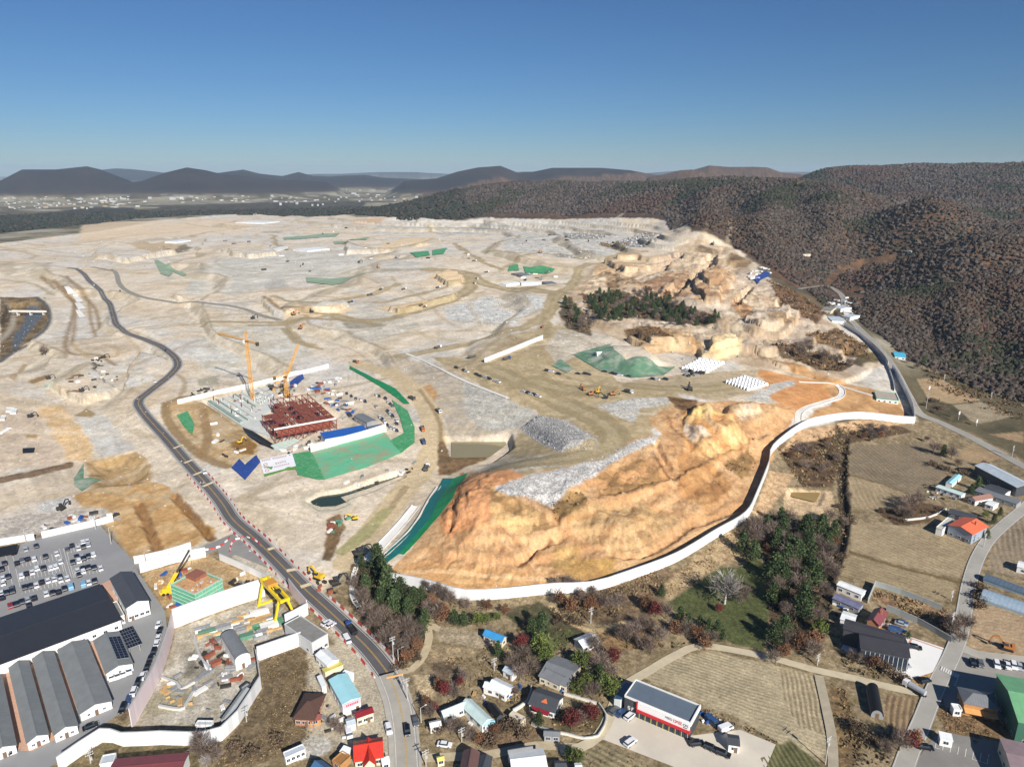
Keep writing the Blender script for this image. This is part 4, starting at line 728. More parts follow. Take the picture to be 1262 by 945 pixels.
# concrete drains and capping strips
def channel(name, pts, wd, m, label, up=.25):
    p = dense(PP(pts), 4); hz = [Hxy(q.x, q.y) for q in p]; root = empty(name, (0, 0, 0), 0, label, 'drain')
    root.location = (p[len(p)//2].x, p[len(p)//2].y, hz[len(p)//2]); q = [v-Vector((root.location.x, root.location.y, 0)) for v in p]; h2 = [z-root.location.z for z in hz]
    strip_mesh('bed', q, h2, [(wd/2-.4, -wd/2+.4)], m, root, up)
    b = MB()
    for s in (1, -1):
        for i in range(len(q)-1):
            d = (q[i+1]-q[i]).normalized(); nr = Vector((-d.y, d.x, 0))*s*(wd/2-.2); b.bar((q[i].x+nr.x, q[i].y+nr.y, h2[i]+up+.1), (q[i+1].x+nr.x, q[i+1].y+nr.y, h2[i+1]+up+.1), .45, .6)
    b.build('side_wall', m, root); return root
for q in [(227,571,240,566),(238,586,251,581),(214,553,226,548)]: marks('speed_table', [(q[:2], q[2:])], MATS['cream road paint'], 2, .3)
M_CH = mat('fresh white concrete', (236, 232, 224), .8, .06, .3)
channel('drain_channel', [(513,624),(504,635),(481,661),(453,691)], 5, M_CH, 'broad white concrete drain left of the teal netted slope'); channel('drain_channel', [(541,600),(516,642),(490,671),(468,690)], 2.6, MATS['pale concrete wall'], 'narrow pale drain at the edge of the teal netting')
channel('drain_channel', [(500,436),(520,444),(560,464),(600,481),(626,491)], 2.6, M_CH, 'pale drain running down the edge of the upper plateau'); channel('drain_channel', [(985,526),(984,512),(992,504),(1016,496),(1034,490),(1038,482),(1031,474)], 4.5, M_CH, 'pale hooked drain on the orange shoulder')
channel('drain_channel', [(1031,474),(1052,481),(1075,488)], 1.6, M_CH, 'thin white drain leading to the green roofed gatehouse'); channel('drain_channel', [(984,471),(1010,472),(1028,474)], 1.6, MATS['pale concrete wall'], 'thin pale drain above the orange shoulder')
channel('drain_channel', [(444,690),(436,708),(434,735),(442,748)], 2, M_CH, 'thin white drain behind the roadside wood')
# ---------------------------------------------------------------- netting and sheets spread on the slopes
def cloth_mat(name, c, c2, sc=.25):
    m = mat(name, c, .7, .15, 1.5); n = m.node_tree.nodes; L = m.node_tree.links; bs = n['Principled BSDF']; src = bs.inputs['Base Color'].links[0].from_socket; tc = [x for x in n if x.type == 'TEX_COORD'][0]
    nz = n.new('ShaderNodeTexNoise'); nz.inputs['Scale'].default_value = sc; nz.inputs['Detail'].default_value = 7; nz.inputs['Roughness'].default_value = .7; L.new(tc.outputs['Object'], nz.inputs['Vector'])
    r = n.new('ShaderNodeMapRange'); r.inputs['From Min'].default_value = .45; r.inputs['From Max'].default_value = .65; L.new(nz.outputs['Fac'], r.inputs['Value'])
    mx = n.new('ShaderNodeMix'); mx.data_type = 'RGBA'; mx.inputs[7].default_value = (*alb(c2), 1); L.new(src, mx.inputs[6]); L.new(r.outputs[0], mx.inputs[0]); L.new(mx.outputs[2], bs.inputs['Base Color'])
    bp = n.new('ShaderNodeBump'); bp.inputs['Strength'].default_value = .6; bp.inputs['Distance'].default_value = .4; L.new(nz.outputs['Fac'], bp.inputs['Height']); L.new(bp.outputs[0], bs.inputs['Normal']); return m
M_NET = cloth_mat('green slope netting', (62, 150, 92), (110, 168, 124), .5); M_NET2 = cloth_mat('worn green netting', (104, 186, 142), (164, 150, 120), .09); M_NET3 = cloth_mat('dull green netting', (98, 136, 106), (176, 178, 160), .06); M_TEAL = cloth_mat('teal netting', (16, 112, 110), (24, 120, 112)); M_DKG = cloth_mat('deep green netting', (22, 132, 76), (32, 140, 86)); M_BTARP = cloth_mat('blue tarpaulin', (46, 80, 156), (28, 52, 112), .8); M_KTARP = mat('black sheet', (30, 30, 30), .5, .2, .5)
def spread(pts, m, label, cat='netting', name='slope_netting', up=.35, cell=2.5, group='nets and sheets over the cut slopes'):
    p = PP(pts); c = sum(p, Vector())/len(p); c.z = Hxy(c.x, c.y); o = sheet_on(name, None, m, up, cell=cell, world=p)
    for v in o.data.vertices: v.co.z += .5*up*float(ridged(np.array([v.co.x]), np.array([v.co.y]), 6, 2, 5)[0])
    o.data.transform(Matrix.Translation(-c)); o.location = c
    md = o.modifiers.new('thickness', 'SOLIDIFY'); md.thickness = .05; return tag(o, label, cat, group)
spread([(384,557),(430,545),(474,533),(494,559),(450,577),(399,592)], M_NET2, 'pale worn green netting below the blue roofed shed')
spread([(483,493),(502,506),(511,527),(511,546),(494,559),(479,544),(498,534),(493,515)], M_NET, 'bright green curved netting round the site car park'); spread([(431,451),(460,466),(487,479),(505,498),(498,498),(475,481),(431,455)], M_DKG, 'long dark green netting strip above the site car park')
spread([(360,560),(384,556),(401,591),(393,592),(367,586)], M_NET, 'bright green netting right of the white banner'); spread([(323,574),(326,588),(352,580),(365,579),(364,576),(340,582)], cloth_mat('olive netting', (110,160,70), (90,140,60)), 'olive green strip under the white banner')
spread([(285,577),(295,566),(302,573),(316,561),(321,570),(302,592)], M_BTARP, 'blue tarpaulin left of the white banner', 'tarpaulin', 'tarpaulin'); spread([(357,471),(373,461),(375,467),(358,480)], M_BTARP, 'blue tarpaulin against the far hoarding', 'tarpaulin', 'tarpaulin')
spread([(218,512),(231,507),(240,523),(237,536),(228,528)], M_NET, 'green sheet on the bare mound beside the road'); spread([(91,590),(103,572),(103,590),(125,592),(101,606),(92,599)], M_NET3, 'dull green sheet in the brown hollow')
spread([(546,590),(559,590),(532,636),(492,683),(475,696),(470,689),(513,641),(538,605)], M_TEAL, 'teal netting along the channel slope'); spread([(559,590),(577,583),(558,615),(530,649),(498,684),(492,683),(532,636)], M_DKG, 'deep green netting beside the orange slope')
spread([(706,437),(720,433),(752,424),(757,432),(772,444),(796,440),(812,452),(833,452),(818,463),(778,466),(740,457),(722,447)], M_NET3, 'dull green netting on the round mound'); spread([(680,451),(691,443),(707,455),(699,460)], M_NET3, 'small dull green netting left of the round mound')
spread([(377,342),(406,344),(452,337),(437,342),(411,352),(378,348)], cloth_mat('faded netting', (140,165,132), (166,172,150), .05), 'faded green netting on the middle terrace', cell=9, up=.7); spread([(190,321),(196,321),(213,337),(208,341),(198,338)], MATS['faded netting'], 'faded green netting on the left terrace', cell=9, up=.7)
spread([(193,320),(230,339),(226,341),(200,330)], MATS['faded netting'], 'narrow faded netting beside the left terrace', cell=9, up=.7)
spread([(505,312),(528,310),(530,315),(513,318)], M_NET, 'bright green sheet on the far terrace, left', cell=9, up=.8); spread([(533,309),(551,306),(547,313),(533,315)], M_NET, 'bright green sheet on the far terrace, right', cell=9, up=.8)
spread([(349,293),(419,288),(414,292),(350,296)], MATS['faded netting'], 'long faded netting strip on the far terrace', cell=12, up=1); spread([(411,298),(455,293),(452,296),(412,301)], MATS['faded netting'], 'short faded netting strip on the far terrace', cell=12, up=1)
spread([(628,328),(638,326),(640,334),(626,335)], M_NET, 'green netting left of the hill depot', cell=7, up=.8); spread([(645,329),(668,328),(684,332),(674,338),(648,337)], M_NET, 'green netting behind the hill depot', cell=7, up=.8)
spread([(28,553),(43,552),(42,558),(28,559)], M_KTARP, 'small black sheet lying on the left terrace', 'sheet', 'ground_sheet'); spread([(54,474),(66,470),(64,474),(54,478)], cloth_mat('mint net', (190,200,180), (160,180,160)), 'pale mint sheet on the left slope')
# ---------------------------------------------------------------- white site banner lying on the slope
ban = sheet_on('site_banner', None, mat('white banner vinyl', (246, 246, 244), .5, .03), .5, cell=3, world=PP([(320,567),(360,559),(365,575),(325,585)])); tag(ban, 'white banner with red rings and lettering beside the blue tarpaulin', 'banner')
def on_quad(q, u, v, up): a, b_, c, d = q; w_ = (a*(1-u)+b_*u)*(1-v)+(d*(1-u)+c*u)*v; return Vector((w_.x, w_.y, Hxy(w_.x, w_.y)+up))
Q = PP([(320,567),(360,559),(365,575),(325,585)]); bl = MB(); rg = MB()
for r_ in range(3):
    rg = MB()
    for i in range(14):
        a0, a1 = 2*math.pi*i/14, 2*math.pi*(i+1)/14; f = lambda a, k: on_quad(Q, .13+.065*k*math.cos(a), .42+.21*r_+.085*k*math.sin(a), .62); rg.face([f(a0, 1), f(a1, 1), f(a1, .65), f(a0, .65)])
    rg.build('ring', mat('banner red', (196, 150, 150), .6, .1), ban)
for (u0, u1, v0, v1) in [(.05+.055*i, .09+.055*i, .08, .2) for i in range(14) if i != 5]+[(.42+.07*i, .465+.07*i, .45, .58) for i in range(5)]+[(.36+.06*i, .4+.06*i, .68, .78) for i in range(8)]:
    bl.face([on_quad(Q, u0, v0, .62), on_quad(Q, u1, v0, .62), on_quad(Q, u1, v1, .62), on_quad(Q, u0, v1, .62)])
bl.build('lettering', mat('banner pink', (214, 190, 188), .6, .1), ban)
# ================================================================ trees
def tri_soup(pts, size, rng, flat=0, aspect=1.0):
    """small leaf clumps as triangles at the given centres"""
    n = len(pts); d1 = rng.normal(size=(n, 3)); d1 /= np.linalg.norm(d1, axis=1)[:, None]; d2 = rng.normal(size=(n, 3)); d2 -= (d2*d1).sum(1)[:, None]*d1; d2 /= np.linalg.norm(d2, axis=1)[:, None]
    s = (size*(.6+.8*rng.random(n)))[:, None] if np.ndim(size) else size*(.6+.8*rng.random((n, 1)))
    return np.stack([pts+d1*s, pts-d1*s*.5+d2*s*.8*aspect, pts-d1*s*.5-d2*s*.8*aspect], 1)
def soup_obj(name, tris, mats, parent=None, mi=None):
    v = tris.reshape(-1, 3).astype(np.float32); nf = len(tris); me = bpy.data.meshes.new(name)
    me.vertices.add(len(v)); me.vertices.foreach_set('co', v.ravel()); me.loops.add(nf*3); me.polygons.add(nf)
    me.loops.foreach_set('vertex_index', np.arange(nf*3, dtype=np.int32)); me.polygons.foreach_set('loop_start', np.arange(0, nf*3, 3, dtype=np.int32)); me.polygons.foreach_set('loop_total', np.full(nf, 3, np.int32))
    for m in (mats if isinstance(mats, (list, tuple)) else [mats]): me.materials.append(m)
    if mi is not None: me.polygons.foreach_set('material_index', mi.astype(np.int32))
    me.update(); me.validate(); o = bpy.data.objects.new(name, me); COL.objects.link(o)
    if parent: o.parent = parent
    return o
def leafm(name, c, rough=.8):
    m = mat(name, c, rough, .35, .5); n = m.node_tree.nodes; L = m.node_tree.links; b = n['Principled BSDF']; src = b.inputs['Base Color'].links[0].from_socket
    oi = n.new('ShaderNodeObjectInfo'); r = n.new('ShaderNodeMapRange'); r.inputs['To Min'].default_value = .7; r.inputs['To Max'].default_value = 1.3; L.new(oi.outputs['Random'], r.inputs['Value'])
    sc = n.new('ShaderNodeVectorMath'); sc.operation = 'SCALE'; L.new(src, sc.inputs[0]); L.new(r.outputs[0], sc.inputs['Scale']); L.new(sc.outputs[0], b.inputs['Base Color']); b.inputs['Specular IOR Level'].default_value = .2; return m
L_PINE = [leafm('pine needles', (66, 82, 50)), leafm('pine needles pale', (88, 102, 60)), leafm('pine needles deep', (50, 66, 42))]  # three needle greens, dealt out at random over each crown
L_GRN = [leafm('green leaves', (92, 106, 54)), leafm('yellow green leaves', (116, 124, 64))]
L_BARE = [leafm('bare twigs', (128, 112, 100)), leafm('grey twigs', (150, 138, 128)), leafm('brown twigs', (112, 90, 76))]
L_RUST = [leafm('rust leaves', (134, 92, 66)), leafm('brown leaves', (122, 94, 70))]; L_RED = [leafm('red maple leaves', (104, 50, 48)), leafm('dark red leaves', (120, 56, 52))]; L_PALE = [leafm('pale birch twigs', (172, 164, 158)), leafm('pale twigs', (148, 138, 130))]
L_BUSH = [leafm('dry bush', (124, 104, 82)), leafm('dark bush', (98, 84, 68))]
M_TRUNK = mat('tree bark', (104, 84, 66), .95, .3, 2, bump=.5); M_PALEBARK = mat('pale bark', (196, 188, 180), .9, .2, 2)
def limbs(b, h, r, n, rng, up=.5, spread=1.0, z0=.3, depth=1):
    for i in range(n):
        a = 2*math.pi*(i+rng.random()*.6)/n; z = h*(z0+.5*rng.random()); l = h*.36*spread*(.7+.6*rng.random()); q = (math.cos(a)*l, math.sin(a)*l, z+l*up)
        b.tube((0, 0, z), q, r*.42, 5, r*.12)
        if depth:
            for k in range(2):
                a2 = a+(k-.5)*1.3; m = Vector(q)*.6+Vector((0, 0, z*.4)); b.tube(m, (m.x+math.cos(a2)*l*.5, m.y+math.sin(a2)*l*.5, m.z+l*.45), r*.2, 4, r*.06)
def make_tree(kind, seed):
    rng = np.random.default_rng(seed); root = bpy.data.objects.new('tree', None); COL.objects.link(root); b = MB()
    if kind == 'pine':
        h = 10; b.tube((0, 0, -.4), (.2, .1, h*.9), .28, 7, .06); limbs(b, h, .2, 8, rng, .15, .6, .2, 0); P_ = []
        nl = 34
        for i in range(nl):   # whorls of boughs, each a flattened clump
            z = h*(.16+.84*i/nl); rad = (1-i/nl)**.75*2.9*(.75+.5*rng.random())+.25; a = i*2.4+rng.random(); cc = np.array([math.cos(a)*rad*.6, math.sin(a)*rad*.6, z])
            q = rng.normal(size=(38, 3))*np.array([.75, .75, .32])*(.35+rad*.33)+cc; P_.append(q)
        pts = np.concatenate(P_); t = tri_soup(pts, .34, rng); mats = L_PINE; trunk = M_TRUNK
    elif kind == 'broadpine':
        h = 9; b.tube((0, 0, -.4), (.5, -.3, h*.8), .3, 7, .1); limbs(b, h, .25, 7, rng, .5, .8, .35, 1); P_ = []
        for i in range(26):
            a = rng.random()*6.28; rr = 3.1*math.sqrt(rng.random()); z = h*(.55+.4*rng.random()*(1-rr/5)); P_.append(rng.normal(size=(44, 3))*np.array([.85, .85, .4])+np.array([math.cos(a)*rr, math.sin(a)*rr, z]))
        pts = np.concatenate(P_); t = tri_soup(pts, .34, rng); mats = L_PINE; trunk = M_TRUNK
    elif kind in ('bare', 'pale', 'rust', 'red', 'green'):
        h = 8; b.tube((0, 0, -.4), (.1, .1, h*.5), .24, 7, .16); limbs(b, h, .26, 9, rng, 1.0, .9, .22, 1); P_ = []
        n = {'bare': 1100, 'pale': 900, 'rust': 1100, 'red': 1100, 'green': 1300}[kind]; nc = 22
        for i in range(nc):
            a = rng.random()*6.28; u = rng.random(); rr = 3.2*math.sqrt(rng.random())*(1-.25*u); z = h*(.38+.55*u*(1-(rr/4.4)**2)); P_.append(rng.normal(size=(n//nc, 3))*.75+np.array([math.cos(a)*rr, math.sin(a)*rr, z]))
        pts = np.concatenate(P_)
        if kind in ('bare', 'pale'):   # twigs: long thin slivers pointing out and up
            c = np.array([0, 0, h*.3]); d = pts-c; d /= np.linalg.norm(d, axis=1)[:, None]; d += rng.normal(size=d.shape)*.35; side = np.cross(d, rng.normal(size=d.shape)); side /= np.linalg.norm(side, axis=1)[:, None]
            ln = .9*(.6+.8*rng.random((len(pts), 1))); t = np.stack([pts-d*ln*.6+side*.06, pts-d*ln*.6-side*.06, pts+d*ln*.8+side*.02], 1); e = tri_soup(pts[::3], .13, rng); t = np.concatenate([t, e])
        else: t = tri_soup(pts, .36, rng)
        mats = {'bare': L_BARE, 'pale': L_PALE, 'rust': L_RUST, 'red': L_RED, 'green': L_GRN}[kind]; trunk = M_PALEBARK if kind == 'pale' else M_TRUNK
    else:  # bush
        for i in range(6):
            a = i+rng.random(); b.tube((0, 0, -.2), (math.cos(a)*.9, math.sin(a)*.9, 1.3), .05, 4, .02)
        P_ = [rng.normal(size=(55, 3))*np.array([.5, .5, .34])+np.array([rng.normal()*.8, rng.normal()*.8, .5+rng.random()*.9]) for _ in range(9)]; pts = np.concatenate(P_); pts[:, 2] = np.abs(pts[:, 2]); t = tri_soup(pts, .22, rng); mats = L_BUSH; trunk = M_TRUNK
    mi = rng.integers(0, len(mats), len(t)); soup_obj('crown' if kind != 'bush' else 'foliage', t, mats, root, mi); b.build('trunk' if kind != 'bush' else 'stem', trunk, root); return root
KN = {'pine': 'pine_tree', 'broadpine': 'pine_tree', 'bare': 'bare_tree', 'pale': 'birch_tree', 'rust': 'rust_tree', 'red': 'maple_tree', 'green': 'green_tree', 'bush': 'bush'}
PROTO = {k: [make_tree(k, 100*i+hash_) for i in range(2 if k in ('pale', 'red', 'green') else 3)] for hash_, k in enumerate(KN)}
USED = set()
def put_tree(kind, x, y, label, group=None, s=1.0, px=True):
    v = random.randrange(len(PROTO[kind])); pr = PROTO[kind][v]
    if (kind, v) in USED: o = copy_tree(pr)
    else: o = pr; USED.add((kind, v))
    p = P(x, y) if px else Vector((x, y, Hxy(x, y))); o.name = KN[kind]; o.location = p; o.rotation_euler = (0, 0, random.random()*6.28); k = s*random.uniform(.88, 1.14); o.scale = (k, k, k*random.uniform(.92, 1.12))
    tag(o, label, 'bush' if kind == 'bush' else 'tree', group); return o
WORDS = {'pine': 'dark pine', 'bare': 'bare tree', 'pale': 'white twigged tree', 'rust': 'rust leaved tree', 'red': 'red maple', 'green': 'green tree', 'bush': 'dry bush'}
def clump(where, group, lst):
    """single trees traced one by one: (kind, x, y, size); y is the foot of the trunk. Labels count from the left within each kind"""
    by = {}
    for t in sorted(lst, key=lambda q: q[1]): by.setdefault('pine' if t[0] == 'broadpine' else t[0], []).append(t)
    for k, v in by.items():
        for i, (kk, x, y, s) in enumerate(v):
            lab = (f'{WORDS[k]} {where}' if len(v) == 1 else f'{ordw(i)} {WORDS[k]} from the left {where}'); lab = lab if len(lab.split()) > 3 else lab+' by itself'
            put_tree(k, x, y, lab, group, s)
def scatter(where, group, poly, n, kinds, smin, smax, gap):
    """a clump too dense to trace tree by tree: trees set out at random inside the traced outline, labelled left to right"""
    xs = [q[0] for q in poly]; ys = [q[1] for q in poly]; got = []; tries = 0; pos = []
    while len(got) < n and tries < n*60:
        tries += 1; x, y = random.uniform(min(xs), max(xs)), random.uniform(min(ys), max(ys))
        if poly_sd(np.array([x]), np.array([y]), poly)[0] < 0: continue
        p = P(x, y)
        if any((p.xy-q.xy).length < gap for q in pos): continue
        pos.append(p); got.append((random.choice(kinds), x, y, random.uniform(smin, smax)))
    clump(where, group, got)
# ---- the roadside wood
clump('in the roadside wood below the teal netting', 'trees of the roadside wood', [('pine',466,703,1.25),('pine',472,718,1.2),('pine',446,701,.7),('pine',452,732,1.1),('pine',478,735,1.25),('pine',494,742,1.1),('pine',510,748,1.1),('pine',520,742,.8),('broadpine',470,748,.9),('broadpine',503,762,.9),('broadpine',524,770,.7),('bare',440,726,.9),('bare',452,760,1.1),('bare',462,778,1.1),('bare',474,768,1),('bare',486,786,1.15),('bare',500,782,1.05),('bare',478,800,1.1),('bare',490,806,1),('bare',508,800,1),('bare',446,744,.9),('rust',515,800,.7),('rust',502,816,.7),('bare',515,785,.9),('bush',495,823,1.2),('bush',514,812,1.1),('broadpine',520,782,.8),('pine',486,755,1.05),('bare',528,755,.9),('bare',540,762,1)])
clump('along the hoarding at the foot of the spoil', 'trees along the hoarding', [('bare',525,728,.7),('bare',538,735,.75),('bare',548,740,.8),('rust',532,748,.7),('bare',556,746,.8),('rust',545,765,.8),('bare',575,752,.7),('broadpine',560,770,.75),('broadpine',572,772,.7),('rust',600,752,.6),('green',600,768,.6),('green',612,765,.5),('green',588,770,.6),('rust',622,757,.5),
  ('bare',683,722,.7),('bare',700,722,.8),('bare',712,726,.7),('rust',690,748,.8),('rust',705,755,.85),('bare',718,745,.8),('rust',728,752,.8),('bare',740,748,.8),('bare',752,752,.8),('bare',765,745,.7),('rust',716,738,.6),('bare',730,733,.6),('bush',760,760,1.2),('bush',690,765,1.2),('bush',708,768,1.2)])
clump('between the hoarding and the lawn', 'trees beside the lawn', [('rust',797,752,.85),('red',808,760,.9),('bare',820,762,.9),('pine',815,735,.55),('pine',838,765,.6),('pine',848,772,.6),('pine',862,770,.55),('pine',873,778,.55),('pine',884,778,.5),('bare',846,785,.8),('rust',832,782,.7),('rust',858,788,.7),('bare',800,778,.85),('bare',812,790,.8),('pine',890,790,.55),('bare',875,795,.7),('rust',868,800,.6)])
clump('standing on the dark lawn', None, [('pale',893,744,1.75),('red',886,754,.5),('bare',914,742,1.2)])
scatter('in the wood on the right of the lawn', 'trees of the lawn wood', [(930,655),(965,640),(1010,645),(1028,665),(1020,700),(1000,740),(985,790),(958,810),(945,770),(950,725),(968,690),(955,680),(925,675)], 38, ['pine', 'broadpine', 'bare', 'bare'], .95, 1.35, 3.4)
clump('at the front of the lawn wood', 'trees of the lawn wood front', [('pine',915,682,1.1),('pine',928,690,1.1),('pine',944,658,1.25),('pine',962,662,1.3),('rust',946,678,.55),('rust',956,668,.55),('bare',935,668,.9),('rust',1028,672,.7),('bare',975,715,1.1),('bare',985,730,1.1),('green',958,745,.8),('bare',960,788,1),('bare',972,795,1),('rust',985,800,.8),('rust',998,798,.9),('bare',1003,810,.9),('rust',965,810,.7),('bare',955,818,.7),('green',1010,782,.7),('bare',1005,765,.9),('bare',1022,645,1),('bush',1032,700,1.3),('bush',1018,722,1.2)])
scatter('in the scrub below the curved hoarding', 'scrub trees below the hoarding', [(962,556),(1012,540),(1040,530),(1100,530),(1094,538),(1045,552),(1026,590),(990,588)], 34, ['bare', 'bare', 'rust', 'bush', 'bare'], .5, .8, 3.6)
clump('beside the stream by the stubble fields', 'trees along the stream', [('bare',1045,615,.6),('bare',1040,650,.6),('bush',1035,580,1.3),('bush',1046,560,1.4),('bush',1033,625,1.3),('bare',1028,715,.8),('bare',1016,735,.8),('bush',1048,642,1.4),('bush',1036,688,1.3)])
scatter('in the dark scrub between the stubble fields', 'bushes between the fields', [(1085,630),(1136,622),(1160,626),(1142,640),(1106,645)], 16, ['bush', 'bush', 'bare'], .6, 1.3, 3)
clump('beside the bend of the valley road', 'trees by the valley road', [('bare',1150,560,.9),('broadpine',1162,562,.8),('bare',1172,566,.9),('bare',1142,545,.6),('bare',1180,575,.7),('bush',1150,574,1.5),('bush',1165,580,1.5),('bush',1185,585,1.4),('bush',1140,500,1.3),('bush',1150,495,1.4),('bush',1160,505,1.4),('bush',1150,508,1.3),('bare',1130,455,.7),('bare',1118,447,.7),('broadpine',1138,450,.8),('bare',1150,460,.8),('bare',1160,468,.8),('bush',1205,585,1.3),('rust',1213,577,.7)])
clump('among the village houses', 'trees of the village', [('bare',632,822,.8),('bare',645,812,.85),('bare',652,832,.9),('bare',640,838,.8),('red',642,800,.7),('green',664,805,1),('green',672,816,1),('broadpine',668,780,.9),('broadpine',655,783,.7),('bare',650,775,.6),('green',720,826,.8),('green',712,820,.7),('bare',732,802,.8),('bare',738,828,1.1),('red',756,818,.7),('bare',750,838,.9),('green',748,858,1),('green',740,852,.9),('green',725,850,.8),('green',715,856,.8),('broadpine',738,840,.7),('bare',730,862,.8),('red',704,898,.8),('red',728,888,.7),('bare',716,892,.6),('broadpine',664,895,.6),('bare',570,838,.6),('red',566,845,.5),('red',548,858,.6),('bare',560,860,.7),('rust',540,848,.5),('bare',556,905,.7),('bare',566,902,.7),('bare',580,912,.6),('bare',530,884,.6),('red',534,878,.5),('rust',525,872,.5),('bare',635,858,.5),('green',626,815,.5),('broadpine',614,810,.6),
  ('bare',768,790,.9),('bare',780,788,.9),('bare',792,800,.9),('bare',802,805,.8),('bare',790,778,.8),('broadpine',700,935,.6),('green',710,940,.6),('bare',420,905,.5),('bare',412,900,.6),('rust',610,905,.6),('rust',590,915,.5),('bush',620,900,1.5),('bush',635,895,1.5),('bush',645,905,1.4),('bush',605,915,1.4),('bush',540,900,1.3)])
clump('around the dark hall and the crossing', 'trees near the dark hall', [('bare',1178,782,1),('bare',1188,780,.95),('bare',1170,780,.9),('bare',1182,792,.7),('bush',1160,770,1.8),('bush',1168,774,1.8),('bare',1050,812,.6),('rust',1078,825,.7),('bare',1062,818,.6),('bush',1095,830,1.5),('bush',1088,824,1.5),('bush',1110,838,1.5),('broadpine',1119,787,.4),('red',1117,922,.9),('bare',1108,925,.8),('rust',1124,918,.6),('bare',1090,932,.7),('bush',1070,915,1.5),('bush',1055,900,1.5),('broadpine',1224,646,.5),('broadpine',1232,636,.5),('green',1214,638,.4),('broadpine',1204,604,.7),('broadpine',1196,610,.6),('broadpine',1216,664,.5),('bush',1205,725,1.5),('bush',1205,738,1.6),('bush',1206,748,1.5)])
clump('beside the bottom hoarding', 'trees at the bottom left', [('bare',250,930,.9),('bare',262,940,.8),('pale',255,945,.6),('bush',290,925,1.4),('bush',310,930,1.3),('bush',340,915,1.3)])
scatter('in the dark grove left standing in the quarry', 'pines of the quarry grove', [(722,372),(730,364),(760,362),(782,374),(786,390),(765,398),(738,395)], 64, ['broadpine', 'broadpine', 'bare'], .7, 1.0, 4.2)
scatter('on the right of the quarry grove', 'pines on the right of the grove', [(788,372),(800,366),(840,378),(855,388),(888,392),(886,400),(850,404),(815,397),(792,388)], 78, ['broadpine', 'broadpine', 'bare'], .7, 1.0, 4.2)
scatter('on top of the quarry grove', 'bare trees of the grove', [(770,364),(800,360),(840,370),(800,372),(780,380)], 14, ['bare', 'rust'], .9, 1.1, 6)
scatter('below the left end of the grove', 'trees below the grove', [(694,374),(702,370),(712,392),(726,398),(726,410),(704,404)], 14, ['broadpine', 'bare'], .8, 1.1, 6); scatter('on the scrubby cut above the white drain', 'scrub on the eastern cut', [(955,428),(990,428),(1050,449),(1038,458),(1000,450)], 26, ['bush', 'bare', 'bush'], .6, 1.4, 4); clump('alone on the pale western terrace', None, [('bare',56,438,1.1)])
# ---- the woods on the hills: one mass of crowns
def forest(name, label, area, spacing, rmin, rmax, seed, hue):
    rng = np.random.default_rng(seed); pw = PP(area) if not callable(area) else None
    gx = np.arange(-2600, 3600, spacing); gy = np.arange(300, 3500, spacing); xx, yy = np.meshgrid(gx, gy); xx = (xx+rng.uniform(-.48, .48, xx.shape)*spacing).ravel(); yy = (yy+rng.uniform(-.48, .48, yy.shape)*spacing).ravel()
    rr = np.hypot(xx, yy); t = np.arctan2(xx, yy); k = (rr > rmin) & (rr < rmax) & (np.abs(t) < .86); xx, yy, rr, t = xx[k], yy[k], rr[k], t[k]
    i = np.clip(np.interp(t, th, np.arange(len(th))), 0, len(th)-1.001); j = np.clip(np.interp(rr, rr_, np.arange(len(rr_))), 0, len(rr_)-1.001)
    a, b_ = i.astype(int), j.astype(int); fi, fj = i-a, j-b_; zz = (Z[a, b_]*(1-fi)+Z[a+1, b_]*fi)*(1-fj)+(Z[a, b_+1]*(1-fi)+Z[a+1, b_+1]*fi)*fj
    k = area(xx, yy, zz, rr) if pw is None else poly_sd(xx, yy, pw) > 0
    return xx[k], yy[k], zz[k], rr[k], rng
